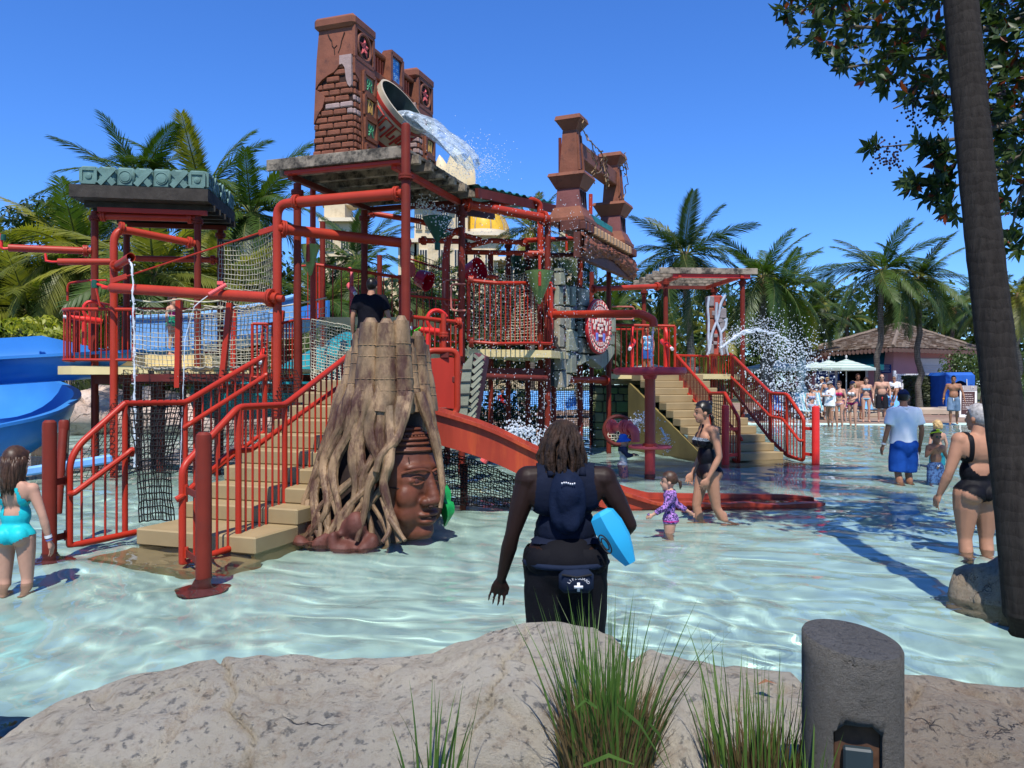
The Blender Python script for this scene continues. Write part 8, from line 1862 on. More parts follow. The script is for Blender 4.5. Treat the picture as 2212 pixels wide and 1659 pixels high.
  if kind in ('long', 'pony', 'bun', 'bob', 'dread'):
   def strands(mb):
    if kind in ('long', 'bob'):
     for i in range(46):
      a = math.pi * (1.0 + (i + .5) / 46) if True else 0; x, y = math.cos(a), math.sin(a); l = L * rg.uniform(.8,1.05)
      p0 = s.hp(x * .083,-.012 + y * .104,.03 + rg.uniform(-.02,.04)); pts = [p0];
      for j in range(1,6): pts.append(p0 + V(x * .02 * math.sin(j * .9) * 0 + rg.gauss(0,.004) - x * .006 * j, y * .012 * min(j,2) + rg.gauss(0,.004),-l * j / 5))
      mb.tube(pts,[.014,.017,.016,.015,.011,.004],6)
    if kind == 'dread':
     for i in range(120):
      a = rg.uniform(0,6.2832); el = rg.uniform(-.1,1.3); x, y, z = math.cos(a) * math.cos(el), math.sin(a) * math.cos(el), math.sin(el)
      if y > .55 and z < .55: continue
      p0 = s.hp(x * .085,-.012 + y * .106,.04 + z * .10); l = L * rg.uniform(.75,1.15); pts = [p0]; out = V(x, y,0)
      for j in range(1,8):
       v = j / 7; pts.append(p0 + out * (.055 * math.sin(min(1, v * 2) * 1.57) * (1 - .3 * z)) + V(rg.gauss(0,.006), rg.gauss(0,.006),.03 * math.sin(v * 3.1) * max(0, z) - (l + .10 * z) * v ** 1.15))
      mb.tube(pts,[.012,.0135,.013,.0125,.0125,.012,.0105,.006],6)
    if kind == 'pony':
     p = s.hp(0,-.11,.02); mb.ell(p,.022,8,6); mb.tube([p, p + V(0,-.05,-.03), p + V(0,-.06,-.12), p + V(0.01,-.05,-L)],[.02,.03,.026,.006],8)
    if kind == 'bun': p = s.hp(0,-.09,.105); mb.ell(p,(.042 * k,.04 * k,.036 * k),12,8); mb.tube([s.hp(0,-.10,-.03), s.hp(0.0,-.115,-.07), s.hp(0.01,-.11,-.12)],[.02,.024,.006],8)
   s.part('hair_strands' if kind != 'bun' else 'hair_bun', m, strands)
 def cap(s, m, brim=True, m2=None):
  k = s.hd
  def fn(mb):
   mb.ell((0,0,0),(1,1,1),22,14); mb.v = [tuple(s.hp(x * .087,-.010 + y * .110,.045 + max(z,.02) * .098)) for x, y, z in mb.v]
   if brim:
    o = [s.hp(x * .075,.085 + .085 * (1 - x * x),.05 - .012 * x * x - .02 * (1 - x * x)) for x in np.linspace(-1,1,9)]; i_ = [s.hp(x * .08,.02 + .08 * (1 - x * x) ** .5,.052) for x in np.linspace(-1,1,9)]
    n = len(o); up = h = (s.hm.to_3x3() @ V(0,0,.006)); vs = o + i_ + [p + up for p in o] + [p + up for p in i_]
    mb.add(vs,[(j, j + 1, n + j + 1, n + j) for j in range(n - 1)] + [(2 * n + j,3 * n + j,3 * n + j + 1,2 * n + j + 1) for j in range(n - 1)] + [(j,2 * n + j,2 * n + j + 1, j + 1) for j in range(n - 1)])
  s.part('cap', m, fn)
 def shorts(s, m, zt=1.0, zb=.56, fl=1.12, name='shorts'):
  def fn(mb):
   tb = (.6 + .4 * s.B); w_ = s.B * s.hip; J = s.J; mb.ell(J['pelvis'] + V(0,-.07,-.06),(.12 * w_,.095,.13),12,8)
   mb.ell(J['pelvis'] + V(0,0,.02),(.168 * w_,.118 * (.6 + .4 * s.B),.10),14,9); mb.tube([V(0, J['pelvis'].y, zt - .06), V(0, J['pelvis'].y, zt)],[.10,.10],14) if False else None
   for sd in 'RL':
    x = 1 if sd == 'R' else -1; h, kn = J['h' + sd], J['k' + sd]; t_ = min(1, max(.1,(h.z - zb) / max(.05, h.z - kn.z))); q = h.lerp(kn, t_)
    cap_ = [h + V(0,0,.03), h.lerp(kn, t_ * .5), q]; mb.tube(cap_,[.102 * tb * s.hip,.104 * tb * fl * s.hip,.098 * tb * fl * 1.06 * s.hip],14)
    mb.ell(J['pelvis'] + V(x * .075 * w_,-.075,-.035),(.095 * w_,.088,.098),12,8)
  return s.wear(name, m, fn,.014,12,.007)
 def tee(s, m, zb=.93, sleeve=.62, loose=1.1, name='shirt'):
  def fn(mb):
   J, B = s.J, s.B; dep = .6 + .4 * B
   pts = [V(0,-.005, J['neck'].z - .04), J['chest'] + V(0,0,.10), J['chest'] + V(0,0,-.02), J['waist'] + V(0,.01,0), V(0,.005, zb)]
   wd = [.075,.165 * B * loose,.168 * B * loose,.155 * B * loose,.172 * B * loose * s.hip]; dp = [.065,.118 * dep,.125 * dep * loose,(.118 + .06 * s.belly) * dep * loose,.130 * dep * loose]; n = 20; vs = []
   for p, a, b in zip(pts, wd, dp): vs += [p + V(a * math.cos(6.2832 * j / n), b * math.sin(6.2832 * j / n),0) for j in range(n)]
   K = len(pts); mb.add(vs,[((i + 1) * n + j,(i + 1) * n + (j + 1) % n, i * n + (j + 1) % n, i * n + j) for i in range(K - 1) for j in range(n)] + [tuple(range(n)), tuple(range(K * n - 1,(K - 1) * n - 1,-1))])
   for x in (-1,1): mb.ell(J['chest'] + V(x * .08 * B,-.055 * dep,.06),(.112 * B,.078,.15),12,8); mb.ell(J['chest'] + V(x * .07 * B,.05,.03),(.10 * B,.075,.11),12,8)
   for sd in 'RL': q = J['s' + sd].lerp(J['e' + sd], sleeve); cone_between(mb, J['neck'] - V(0,0,.07), J['s' + sd],.075,.068 * (.6 + .4 * B)); mb.tube([J['s' + sd] + V(0,0,.0), q],[.068 * (.55 + .45 * B),.070 * (.6 + .4 * B)],14)
  return s.wear(name, m, fn,.014,3,.007)
def xz(Lc): return Lc[:,0], Lc[:,1], Lc[:,2]
def band_mask(body, z0, z1):
 def c(L): x, y, z = xz(L); return (z > z0) & (z < z1) & ~body.arm(L)
 return c
def brief_mask(body, zt, zc, slope):
 """bikini bottom / swimsuit leg line: below zt and above a line rising outwards"""
 def c(L): x, y, z = xz(L); return (z < zt) & (z > zc + slope * np.abs(x)) & ~body.arm(L)
 return c
FLOOR = lambda x, y: ground_z(x, y)
def stand(px, d, water=True): x = PX(px, d); return V(x, d, ground_z(x, d) + .005)
PI = math.pi
# ---------------------------------------------------------------- lifeguard in the foreground
def lifeguard():
 d = 4.55; loc = stand(1222, d); b = Body(loc,1.66,.0, dict(sR=(.225,-.02,1.385), sL=(-.225,-.02,1.385), eR=(.375,-.05,1.12), wR=(.235,.09,.93), eL=(-.32,-.04,1.06), wL=(-.385,.02,.79), neck=(-.02,.0,1.47), head=(-.02,.03,1.60), chest=(0,0,1.27), waist=(0,0,1.06), hR=(.115,0,.93), hL=(-.115,0,.93)), build=1.36, female=True, limb=1.22, voxel=.0075, hands='full', palm='back', look=.25, hip=1.06, belly=.25)
 t = b.thing('lifeguard with brown dreadlocks seen from behind in navy vest and black trousers', None, SK_D)
 b.hair(mat('brown_dreadlocks',(.022,.010,.005), rough=.7, var=.6, scale=18, bump=.5, bscale=60), 'dread',5,.27)
 nv = cloth('navy_vest_cloth',(.005,.008,.020), bump=.3, bscale=14); bk = cloth('black_trouser_cloth',(.004,.004,.006), bump=.2)
 def vest(L): x, y, z = xz(L); return (z > 1.0) & (z < 1.47) & (np.abs(x) < .185 + .05 * (1.3 - z)) & ~b.arm(L)
 b.shell('vest', nv, vest,.016)
 b.shell('trousers', bk, lambda L: (L[:,2] < .985) & ~b.arm(L),.014)
 b.wear('trouser_drape', bk, lambda mb: (mb.ell((0,-.03,.88),(.232,.19,.19),18,10),[mb.tube([(x,-.02,.95),(x * 1.05,-.03,.78),(x * 1.1,0,.30),(x * 1.1,0,.14)],[.125,.14,.12,.115],16) for x in (-.105,.105)]),.016,8,.008)
 def pack(mb): mb.ell((-.0,-.125,1.27),(.115,.055,.20),14,10); mb.ell((.0,-.165,1.30),(.07,.04,.12),12,8); mb.ell((.02,-.165,1.18),(.06,.035,.09),12,8)
 b.wear('backpack', cloth('navy_pack_cloth',(.005,.010,.028), bump=.5, bscale=12), pack,.010,3,.012)
 b.part('pack_lettering', mat('white_print',(.6,.6,.62)), lambda mb: [mb.box((-.035 + .012 * k,-.204,1.385 + .004 * math.sin(k)),(.008,.004,.010)) for k in range(7)])
 for sx in (-1,1): b.part('strap', nv, lambda mb: mb.tube([(sx * .09,-.12,1.42),(sx * .10,-.03,1.475),(sx * .11,.08,1.38),(sx * .13,.12,1.2)],.022,8))
 M_pch = cloth('navy_pouch',(.008,.014,.032), bump=.3); M_wp = MAT['white_print']
 po = b.part('waist_pouch', M_pch, lambda mb: mb.bbox((.045,-.228,.83),(.20,.07,.135), r=.03)); b.part('pouch_belt', M_pch, lambda mb: mb.tube([(.245 * math.cos(a),-.02 + .20 * math.sin(a),.90) for a in np.linspace(0,6.2832,33)[:-1]],.018,6, closed=True))
 b.part('zip', M_black, lambda mb: mb.tube([(-.04,-.264,.875),(.045,-.267,.86),(.13,-.264,.875)],.006,6))
 b.part('cross', M_wp, lambda mb: (mb.box((.055,-.265,.805),(.016,.006,.050)), mb.box((.055,-.2655,.805),(.050,.006,.016))))
 for k, ch in enumerate('LIFEGUARD'):
  a = R(150 - k * 15); fc = bpy.data.curves.new('letter', 'FONT'); fc.body = ch; fc.size = .021; fc.align_x = 'CENTER'; fc.extrude = .001; o = bpy.data.objects.new('letter', fc); C.objects.link(o); dg = bpy.context.evaluated_depsgraph_get(); me = bpy.data.meshes.new_from_object(o.evaluated_get(dg)); bpy.data.objects.remove(o); me.materials.append(M_wp)
  l = bpy.data.objects.new('letter', me); C.objects.link(l); l.parent = po
  p = b.w((.055 + .056 * math.cos(a),-.2655,.806 + .042 * math.sin(a))) - b.loc; l.matrix_local = Matrix.Translation(p) @ Matrix.Rotation(a - PI / 2,4, 'Y').inverted() @ Matrix.Rotation(PI / 2,4, 'X')
 b.face(True)
 wet(t)
 c = P(1327,1158,4.38); ft = thing('rescue_float', 'light blue folded rescue float tucked under the arm of the lifeguard', 'float', c); u = V(.50,-.10,-.86).normalized(); v = V(.82,-.25,.50).normalized(); w_ = u.cross(v).normalized()
 mb = MB(); prof = [(-.15,.042),(-.13,.066),(-.06,.078),(.03,.075),(.10,.056),(.17,.03)]; vs = []; n = 6
 for s, r_ in prof: vs += [c + u * s + (v * math.cos(6.2832 * (j + .5) / n) * r_ * 1.15 + w_ * math.sin(6.2832 * (j + .5) / n) * r_ * .8) for j in range(n)]
 mb.add(vs,[((i) * n + j, i * n + (j + 1) % n,(i + 1) * n + (j + 1) % n,(i + 1) * n + j) for i in range(len(prof) - 1) for j in range(n)] + [tuple(range(n - 1,-1,-1)), tuple(range((len(prof) - 1) * n, len(prof) * n))])
 o = mb.build('foam_body', mat('sky_blue_foam',(.02,.32,.56), rough=.55, var=.06), ft, angle=20, recalc=True)
 q = c - v * .045 - w_ * .0 + V(-.02,-.074,-.01); mb = MB()
 for rr in (1.0,.62): mb.tube([q + u * .055 * rr * math.cos(a) + V(.8,-.5,.4).normalized() * .024 * rr * math.sin(a) for a in np.linspace(0,6.2832,25)[:-1]],.004,5, closed=True)
 mb.build('oval_logo', mat('black_print',(.01,.01,.012)), o)
lifeguard()
# ---------------------------------------------------------------- people in the pool
def girl():
 b = Body(stand(33,6.05),1.35,.05, dict(wL=(-.26,.02,.90), eR=(.27,-.02,1.12), wR=(.31,.03,.86)), build=1.02, child=True, voxel=.010, hands='full', look=-.1)
 b.thing('girl in turquoise swimsuit with long wet brown hair wading at the left edge', None, SK_L); tq = cloth('turquoise_swimsuit',(.015,.42,.46), bump=.15, rough=.45)
 def suit(L):
  x, y, z = xz(L); hole = (y < 0) & (np.abs(x) < .065) & (z > 1.13) & (z < 1.30); top = (z < 1.30) | ((z < 1.40) & (np.abs(np.abs(x) - .10 + (z - 1.30) * .35) < .025))
  return (z > .83 + .55 * np.abs(x)) & top & ~hole & ~b.arm(L)
 b.shell('swimsuit', tq, suit,.007); b.hair(HR_B, 'long',3,.34)
 b.part('wristband', mat('white_band',(.7,.7,.7)), lambda mb: mb.lathe(b.J['wR'] + (b.J['eR'] - b.J['wR']) * .12,[(.034,0),(.034,.03)],14, b.J['eR'] - b.J['wR'], cap=False)); b.part('wristband', mat('blue_bead_band',(.1,.15,.4)), lambda mb: mb.lathe(b.J['wR'] + (b.J['eR'] - b.J['wR']) * .02,[(.031,0),(.031,.014)],14, b.J['eR'] - b.J['wR'], cap=False))
 b.face(); wet(b.t)
girl()
def mother():
 b = Body(stand(1528,8.9),1.65, PI / 2 + .15, dict(head=(0,.06,1.63), neck=(0,.02,1.49), kR=(.09,.10,.53), aR=(.09,.02,.10), kL=(-.10,-.07,.52), aL=(-.10,-.30,.14), eR=(.22,-.02,1.13), wR=(.20,.10,.90), eL=(-.235,-.05,1.13), wL=(-.22,.08,.88)), female=True, build=1.02, voxel=.010, hands='full', tilt=-.05)
 b.thing('woman in black halter swimsuit with dark bun striding through the pool', None, SK_M); bk = cloth('black_swimsuit',(.006,.006,.010), rough=.5)
 def suit(L):
  x, y, z = xz(L); strap = (z < 1.50) & (y > .0) & (np.abs(np.abs(x) - .055 + (z - 1.32) * .12) < .016)
  return (z > .83 + .70 * np.abs(x)) & ((z < 1.34) & ((y > -.02) | (z < 1.20)) | strap) & ~b.arm(L)
 b.shell('swimsuit', bk, suit,.007); b.shell('patterned_trim', print_mat('grey_leaf_print',(.01,.01,.015),(.3,.35,.4),60), lambda L: (L[:,2] > 1.30) & (L[:,2] < 1.345) & (L[:,1] > -.05) & ~b.arm(L),.010)
 b.hair(HR_K, 'bun',3); b.face(); wet(b.t)
mother()
def toddler():
 b = Body(stand(1447,8.15),.93, PI / 2 - .15, dict(eR=(.21,-.14,1.16), wR=(.24,-.36,1.02), eL=(-.24,.10,1.16), wL=(-.26,.32,1.02)), child=True, female=False, build=1.12, limb=1.25, head=1.12, voxel=.009, hands='full')
 b.thing('toddler in purple leaf print rash suit wading beside the woman in black', None, SK_L); pm = print_mat('purple_leaf_print',(.02,.012,.07),(.36,.17,.48),26)
 def arms(L): return b.arm(L) & (np.minimum(np.linalg.norm(L - np.array(b.J['wR']), axis=1), np.linalg.norm(L - np.array(b.J['wL']), axis=1)) > .06) & (L[:,2] > 1.0)
 b.shell('rash_top', pm, lambda L: ((L[:,2] > .96) & (L[:,2] < 1.46) & ~b.arm(L)) | arms(L),.012); b.shell('swim_bottom', pm, brief_mask(b,.97,.80,.2),.012); b.shell('pink_frill', mat('hot_pink_frill',(.60,.03,.22)), lambda L: (L[:,2] > .865) & (L[:,2] < .90) & ~b.arm(L),.022)
 b.hair(HR_B, 'pony',4,.17); b.face(); wet(b.t)
toddler()
def hat_child():
 b = Body(stand(1346,13.1),1.0,-PI / 2 + .1, dict(eR=(.21,.08,1.20), wR=(.12,.27,1.22), eL=(-.21,.08,1.20), wL=(-.12,.27,1.22)), child=True, build=1.05, limb=1.15, voxel=.011)
 b.thing('small child in wide blue sun hat and navy sleeves at the red pole', None, SK_L); nvy = cloth('navy_sleeve',(.012,.018,.05)); gr = cloth('light_grey_shirt',(.42,.42,.44))
 b.shell('shirt', gr, lambda L: (L[:,2] > .92) & (L[:,2] < 1.33) & ~b.arm(L),.012); b.shell('sleeves', nvy, lambda L: ((L[:,2] >= 1.32) & (L[:,2] < 1.45) & ~b.arm(L)) | (b.arm(L) & (np.minimum(np.linalg.norm(L - np.array(b.J['wR']), axis=1), np.linalg.norm(L - np.array(b.J['wL']), axis=1)) > .05)),.014)
 b.shorts(print_mat('navy_floral_shorts',(.012,.025,.09),(.30,.10,.10),40),1.0,.52)
 def hat(mb): k = b.hd; mb.lathe(b.hp(0,-.01,.035),[(.165 * k,-.045 * k),(.14 * k,-.01),(.095 * k,.02 * k),(.088 * k,.08 * k),(.055 * k,.115 * k),(.001,.12 * k)],24, b.hm.to_3x3() @ V(0,-.12,1))
 b.part('sun_hat', cloth('blue_hat_cloth',(.015,.09,.40)), hat); b.face(); wet(b.t)
hat_child()
def polo_man():
 b = Body(stand(1952,12.3),1.76,.0, dict(head=(.02,.05,1.62), eL=(-.27,-.05,1.14), eR=(.27,-.02,1.15), wL=(-.30,.03,.90), wR=(.29,.08,.90), kL=(-.10,-.02,.50), aL=(-.09,-.16,.12), kR=(.10,.06,.5)), build=1.13, belly=.4, voxel=.012, hands='full', look=-.45, tilt=-.2)
 b.thing('man in white polo shirt, blue shorts and navy cap walking away in the pool', None, SK_T); b.tee(cloth('white_polo_cloth',(.74,.74,.76), var=.04),.93,.72,1.10, 'polo_shirt'); b.part('collar', MAT['white_polo_cloth'], lambda mb: mb.tube([(.075 * math.cos(a),-.01 + .07 * math.sin(a),1.49 + .012 * math.sin(a)) for a in np.linspace(0,6.2832,21)[:-1]],.022,8, closed=True))
 b.shorts(cloth('royal_blue_shorts',(.008,.055,.26), bump=.3, bscale=12),1.0,.49,1.2); b.part('piping', MAT['white_band'], lambda mb: mb.tube([(.19,-.06,.80),(.205,-.06,.66),(.215,-.05,.53)],.006,5)); b.hair(HR_K, 'short',2); b.cap(cloth('navy_cap_cloth',(.006,.012,.05))); b.part('wristband', MAT['white_band'], lambda mb: mb.lathe(b.J['wL'] + (b.J['eL'] - b.J['wL']) * .1,[(.034,0),(.034,.03)],14, b.J['eL'] - b.J['wL'], cap=False)); b.face(); wet(b.t)
polo_man()
def boy():
 b = Body(stand(2021,12.2),1.13, PI + .05, dict(eR=(.24,.02,1.17), wR=(.135,.18,1.36), eL=(-.26,.0,1.16), wL=(-.36,.10,.97)), child=True, build=1.0, voxel=.011, hands='full')
 b.thing('boy with swim goggles and yellow mask strap in blue trunks facing the camera', None, SK_T); b.shorts(print_mat('blue_tie_dye_trunks',(.01,.03,.10),(.05,.12,.26),14),1.0,.50); b.hair(HR_K, 'short',6); b.part('drawstring', MAT['white_band'], lambda mb: mb.tube([(-.03,.13,.98),(0,.135,.93),(.03,.13,.96)],.008,5))
 def gog(mb):
  for x in (-1,1): mb.ell(b.hp(x * .032,.083,.012),(.026 * b.hd,.012 * b.hd,.017 * b.hd),10,6, b.hm.to_3x3())
 b.part('goggles', mat('green_goggle_lens',(.02,.06,.03), rough=.15), gog); ye = mat('neon_yellow',(.62,.75,.02), rough=.5); b.part('mask_strap', ye, lambda mb: (mb.tube([b.hp(.087 * math.cos(a),-.01 + .108 * math.sin(a),.075 + .03 * math.sin(a)) for a in np.linspace(0,6.2832,25)[:-1]],.012,6, closed=True), mb.ell(b.hp(0,.06,.135),(.05,.04,.02),10,6)))
 b.part('mouth', M_lip, lambda mb: mb.tube([b.hp(-.022,.081,-.066), b.hp(0,.091,-.066), b.hp(.022,.081,-.066)],.005,5)); b.part('cord_necklace', M_black, lambda mb: mb.tube([(.06,.05,1.42),(.03,.10,1.33),(0,.115,1.28),(-.03,.10,1.33),(-.06,.05,1.42)],.004,5)); wet(b.t)
boy()
def blond_child():
 b = Body(stand(2025,14.6),1.17,.1, child=True, voxel=.014); b.thing('blond child seen only as hair behind the boy with goggles', None, SK_L); b.hair(HR_Y, 'bob',3,.12); b.shorts(cloth('teal_trunks',(.02,.2,.25)),1.0,.55); wet(b.t)
blond_child()
def old_lady():
 b = Body(stand(2110,7.2),1.66,.08, dict(eL=(-.285,-.02,1.13), wL=(-.33,.06,.91), eR=(.29,-.02,1.13), wR=(.33,.06,.9), head=(.02,.03,1.63)), female=True, build=1.20, limb=1.18, voxel=.010, hands='full', look=.5, hip=1.08)
 b.thing('grey haired woman in black low backed swimsuit beside the big palm trunk', None, SK_M); bk = cloth('black_swimsuit_plain',(.005,.005,.007), rough=.6)
 def suit(L):
  x, y, z = xz(L); scoop = (y < .02) & (z > 1.10 + 3.2 * (x * .9) ** 2 * 3); strap = (z < 1.50) & (np.abs(np.abs(x) - .125) < .026)
  return (z > .84 + .62 * np.abs(x)) & (((z < 1.36) & ~scoop) | ((z >= 1.10) & strap)) & ~b.arm(L)
 b.shell('swimsuit', bk, suit,.008); b.hair(HR_G, 'short',5); b.part('hair_back', HR_G, lambda mb: mb.ell(b.hp(0,-.045,.015),(.082,.078,.09),14,10, b.hm.to_3x3())); b.face(); wet(b.t)
old_lady()
# ---------------------------------------------------------------- people on the tower
b = Body(V(PX(800,12.45),12.45,1.395),1.75,.0, dict(head=(.02,.05,1.62), eR=(.29,-.02,1.14), wR=(.30,.10,.92)), build=1.18, voxel=.013, look=-.2); b.thing('man in black T-shirt seen from behind above the root stump', None, SK_M); b.tee(cloth('black_tee_cloth',(.006,.006,.010)),.90,.62,1.08); b.shorts(cloth('dark_shorts',(.02,.02,.03)),1.0,.5); b.hair(HR_K, 'short',3); b.face()
t = thing('toy_squirter', 'bright green toy on the deck beside the man in black', 'toy', P(895,718,12.0)); MB().bbox(P(893,720,11.7),(.16,.06,.09), r=.02).build('body', mat('lime_plastic',(.06,.55,.03), rough=.4), t); MB().tube([P(898,714,11.68), P(908,708,11.6)],.014,8).build('barrel', MAT['lime_plastic'], t)
b = Body(V(PX(372,14.6),14.6,2.02),1.08,-PI / 2 - .2, child=True, female=False, build=.95, voxel=.013); b.thing('child in green and pink swimsuit on the pavilion deck behind the net', None, SK_L); b.shell('swimsuit', cloth('green_swimsuit',(.02,.34,.17)), lambda L: (L[:,2] > .86) & (L[:,2] < 1.16) & ~b.arm(L),.008); b.shell('swimsuit_top', cloth('magenta_swimsuit',(.40,.03,.20)), lambda L: (L[:,2] >= 1.15) & (L[:,2] < 1.36) & ~b.arm(L),.008); b.hair(HR_B, 'bun',2); b.face()
b = Body(V(PX(1398,19.6),19.6,1.74),1.15, PI - .4, dict(eR=(.2,.1,1.18), wR=(.12,.24,1.1)), child=True, build=1.0, voxel=.014); b.thing('child in white and blue shirt between the red cannons on the far deck', None, SK_T); b.shell('shirt', print_mat('white_blue_print',(.60,.62,.65),(.03,.25,.5),7), lambda L: (L[:,2] > .92) & (L[:,2] < 1.42) & ~b.arm(L),.014); b.shorts(cloth('blue_trunks_far',(.02,.08,.28)),1.0,.56); b.hair(HR_B, 'short',2); b.face(True)
# ---------------------------------------------------------------- crowd at the pool edge and on the deck
CR = 'people standing at the pool edge'
def far(px, d, H, yaw, label, sk, female=False, joints=None, build=1.0, belly=0, vox=.017, child=False, look=0.0, dz=0.0, group=CR):
 l = stand(px, d); l.z += dz; b = Body(l, H, yaw, joints, build, belly, female, child, voxel=vox, look=look); b.thing(label, group, sk); return b
SIT = dict(kR=(.10,.44,.90), kL=(-.10,.44,.90), aR=(.10,.50,.50), aL=(-.10,.50,.50))
b = far(1905,30.3,1.80, PI - .35, 'bald bare chested man in sunglasses and black trunks at the pool edge', SK_L, build=1.12, joints=dict(eR=(.28,0,1.15), eL=(-.28,0,1.15), wR=(.29,.08,.92), wL=(-.27,.12,.93))); b.shorts(cloth('black_trunks',(.012,.012,.016)),1.0,.50); b.part('red_stripe', mat('red_trim',(.5,.02,.02)), lambda mb: mb.box((0,.14,.86),(.025,.02,.14))); b.face(True); b.part('paper', MAT['white_band'], lambda mb: mb.box((.29,.12,.80),(.02,.10,.12)))
b = far(1871,30.4,1.68, PI - .3, 'woman in blue striped bikini with long brown hair left of the bald man', SK_L, True); sb = stripes('blue_striped_bikini',[(.02,.10,.22),(.05,.35,.5),(.5,.6,.6),(.02,.06,.15)],14); b.shell('bikini_top', sb, lambda L: (L[:,2] > 1.24) & (L[:,2] < 1.35) & ~b.arm(L),.008); b.shell('bikini_bottom', sb, brief_mask(b,.97,.83,.75),.008); b.hair(HR_B, 'long',4,.26); b.face()
b = far(1842,28.4,1.66, PI / 2 + .6, 'woman in white top, plum bikini bottom and navy cap holding a tray', SK_L, True, dict(eR=(.2,.05,1.14), wR=(.14,.28,1.06), eL=(-.2,.05,1.14), wL=(-.12,.28,1.06))); b.shell('top', cloth('white_top',(.7,.7,.7)), lambda L: (L[:,2] > 1.21) & (L[:,2] < 1.35) & ~b.arm(L),.009); b.shell('bikini_bottom', cloth('plum_bikini',(.22,.012,.09)), brief_mask(b,.97,.83,.6),.009); b.hair(HR_Y, 'pony',5,.25); b.cap(MAT['navy_cap_cloth']); b.face(True)
b = far(1813,28.3,1.66, PI - .9, 'woman in pink top and floral bikini bottom at the water edge', SK_L, True, dict(eR=(.24,.06,1.2), wR=(.1,.2,1.38))); b.shell('top', cloth('pink_top',(.55,.04,.14)), lambda L: (L[:,2] > 1.22) & (L[:,2] < 1.35) & ~b.arm(L),.009); b.shell('bikini_bottom', print_mat('floral_bikini',(.6,.55,.55),(.3,.03,.1),30), brief_mask(b,.97,.83,.6),.009); b.hair(HR_B, 'bun',5); b.face(True)
b = far(1793,28.2,1.68, PI / 2 + .3, 'woman in grey cap wrapped in a white towel at the water edge', SK_M, True, dict(eR=(.22,.12,1.2), wR=(.1,.26,1.2), eL=(-.22,.12,1.2), wL=(-.1,.26,1.22))); b.tee(cloth('white_towel',(.72,.72,.74), bump=.3),.84,.95,1.3, 'towel_wrap'); b.shell('bikini_bottom', MAT['plum_bikini'], brief_mask(b,.97,.83,.6),.009); b.hair(HR_B, 'short',5); b.cap(cloth('grey_cap_cloth',(.2,.2,.22))); b.face(True)
b = far(1787,32.0,1.68, PI - .1, 'woman in patterned bikini top with hand on hip behind the loungers', SK_M, True, dict(eL=(-.36,-.02,1.22), wL=(-.22,.02,1.05))); b.shell('bikini_top', print_mat('dark_print_bikini',(.02,.02,.04),(.3,.3,.35),40), lambda L: (L[:,2] > 1.24) & (L[:,2] < 1.35) & ~b.arm(L),.009); b.shorts(cloth('dark_wrap',(.03,.03,.05)),1.0,.6); b.hair(HR_Y, 'short',6); b.face(True)
b = far(1853,32.5,1.82, PI - .15, 'big bare chested man in sunglasses behind the striped bikini woman', SK_T, build=1.25, belly=.4); b.shorts(cloth('dark_blue_trunks',(.02,.03,.08)),1.0,.5); b.hair(HR_B, 'short',7); b.face(True)
b = far(1823,30.6,1.05,.2, 'child in blue cap and red striped shirt among the women', SK_L, child=True); b.shell('shirt', stripes('red_striped_rash',[(.45,.02,.03),(.03,.05,.2),(.45,.02,.03),(.6,.55,.55)],9), lambda L: (L[:,2] > .85) & (L[:,2] < 1.42),.014); b.cap(cloth('blue_cap_cloth',(.02,.05,.3))); b.hair(HR_B, 'short',8)
b = far(1932,36.0,1.76, PI / 2 + .7, 'white haired man in white T-shirt by the white fence', SK_M, joints=dict(eR=(.27,.06,1.15), wR=(.2,.24,1.05)), build=1.12, belly=.5); b.tee(cloth('white_tee_cloth',(.72,.72,.72)),.92,.65,1.12); b.shorts(cloth('khaki_shorts',(.3,.25,.17)),1.0,.5); b.hair(HR_G, 'short',9); b.face(True)
b = far(1959,32.5,1.66, PI / 2 - .2, 'woman in black top bending over the blue chair', SK_M, True, dict(head=(0,.62,1.27), neck=(0,.48,1.25), chest=(0,.34,1.22), waist=(0,.14,1.06), sR=(.16,.45,1.22), sL=(-.16,.45,1.22), eR=(.18,.50,.95), eL=(-.18,.50,.95), wR=(.15,.56,.72), wL=(-.15,.56,.72))); b.shell('black_top', cloth('black_sport_top',(.01,.01,.013)), lambda L: (L[:,1] > .0) & (L[:,1] < .42) & (L[:,2] > .9) & ~b.arm(L),.010); b.shorts(MAT['black_trunks'],1.0,.6); b.hair(HR_K, 'bun',3); b.face()
b = far(2060,29.2,1.80, PI - .5, 'bare chested man in grey blue shorts wading in by the sandwich board', SK_T, build=1.1, joints=dict(eR=(.29,-.02,1.14), eL=(-.29,.02,1.14), wR=(.32,.02,.90), wL=(-.34,.10,.91), kR=(.10,.10,.52), aR=(.10,.04,.10), kL=(-.10,-.06,.50), aL=(-.10,-.24,.12)), belly=.2); b.shorts(cloth('grey_blue_shorts',(.12,.18,.26)),1.0,.52); b.hair(HR_K, 'short',4); b.part('drawstring', MAT['white_band'], lambda mb: mb.box((0,.15,.9),(.02,.02,.14))); b.part('wristband', mat('orange_band',(.6,.25,.03)), lambda mb: mb.lathe(b.J['wR'] + (b.J['eR'] - b.J['wR']) * .1,[(.036,0),(.036,.04)],12, b.J['eR'] - b.J['wR'], cap=False)); b.face()
b = far(1700,35,1.75, PI - .1, 'bare chested man in dark trunks standing under the palm trunks', SK_T, build=1.05, joints=dict(wR=(.1,.2,1.1), wL=(-.1,.2,1.1))); b.shorts(MAT['dark_blue_trunks'],1.0,.5); b.hair(HR_B, 'short',3); b.face(True)
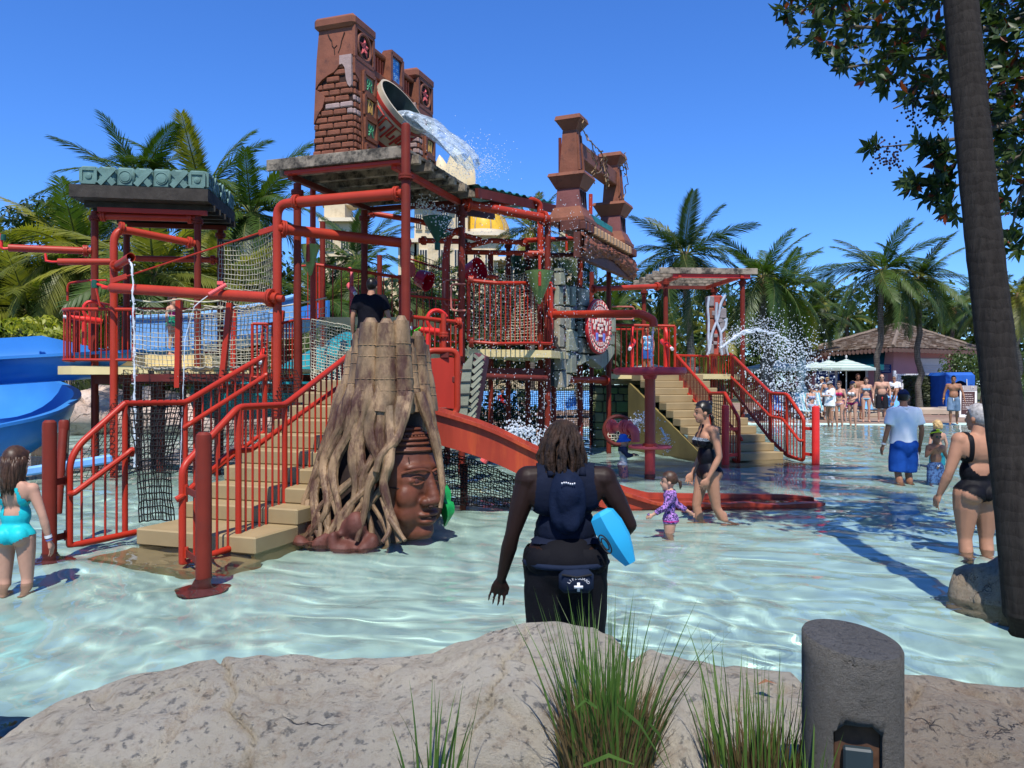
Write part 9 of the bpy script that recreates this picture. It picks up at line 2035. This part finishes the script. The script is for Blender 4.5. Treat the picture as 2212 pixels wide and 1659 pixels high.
b = far(1656,35.5,1.76,.2, 'man in royal blue shirt behind the palm trunk near the umbrella pole', SK_M, build=1.1); b.tee(cloth('royal_blue_tee',(.01,.06,.40)),.92,.65,1.1); b.shorts(MAT['khaki_shorts'],1.0,.5); b.hair(HR_K, 'short',3)
b = far(1764,34,1.72, PI, 'seated man in pale cap on a lounger behind the spray', SK_M, joints=SIT, build=1.1, dz=-.32, group='people sitting on loungers'); b.shorts(cloth('light_trunks',(.3,.32,.35)),1.0,.8); b.cap(cloth('cream_cap_cloth',(.5,.48,.42))); b.face(True); b.hair(HR_B, 'short',1)
b = far(1752,33.2,1.66, PI + .3, 'woman in blue and white bikini seated on a lounger behind the spray', SK_L, True, joints=SIT, dz=-.36, group='people sitting on loungers'); b.shell('bikini_top', print_mat('blue_white_print',(.6,.6,.62),(.05,.1,.35),25), lambda L: (L[:,2] > 1.22) & (L[:,2] < 1.36) & ~b.arm(L),.01); b.shell('swim_skirt', MAT['blue_white_print'], lambda L: (L[:,2] < 1.0) & (L[:,1] < .4) & ~b.arm(L),.015); b.hair(HR_B, 'long',6,.2); b.face(True)
b = far(1683,34.2,1.7,.4, 'seated person draped in a pale striped towel under the palms', SK_M, joints=SIT, dz=-.34, group='people sitting on loungers'); b.tee(M_tw,.92,.9,1.2, 'towel_wrap'); b.hair(HR_K, 'short',6)
b = far(1776,36.5,1.72, PI / 2, 'woman in white shirt and pale cap beside the hut menu board', SK_M, True); b.tee(MAT['white_tee_cloth'],.9,.65,1.1); b.shorts(MAT['khaki_shorts'],1.0,.5); b.cap(MAT['cream_cap_cloth']); b.hair(HR_B, 'short',6)
b = far(1921,33.0,1.15, PI - .2, 'child wrapped in a blue towel beside the bald man', SK_M, child=True); b.tee(cloth('sky_blue_towel',(.15,.42,.75)),.75,.95,1.2, 'towel_wrap'); b.hair(HR_B, 'short',6); b.face()
b = far(2196,20,1.62,.3, 'person in white sun hat seen past the palm trunk at the right edge', SK_M, True, group=None); b.tee(cloth('brown_shirt',(.14,.07,.05)),.9,.65,1.1); b.shorts(cloth('dark_green_shorts',(.03,.05,.04)),1.0,.5); b.part('sun_hat', MAT['white_band'], lambda mb: mb.lathe(b.hp(0,-.01,.04),[(.15,-.02),(.10,.01),(.09,.07),(.04,.10),(.001,.1)],20)); wet(b.t)
for px, d, H, lb in ((1165,21.5,1.1, 'child in black shirt with yellow tag behind the black net'),(1085,31.5,1.2, 'child in red seen past the dark bush under the tower')):
 b = far(px, d, H, PI + .4, lb, SK_M, child=True, group=None); b.shell('shirt', cloth('black_rash',(.01,.01,.012)) if px > 1100 else cloth('red_rash',(.45,.03,.03)), lambda L: (L[:,2] > .85) & (L[:,2] < 1.42),.013); b.hair(HR_B, 'short',3)
 if px > 1100: b.part('tag', MAT['neon_yellow'], lambda mb: mb.box((.04,.14,1.1),(.05,.02,.16)))
 wet(b.t)
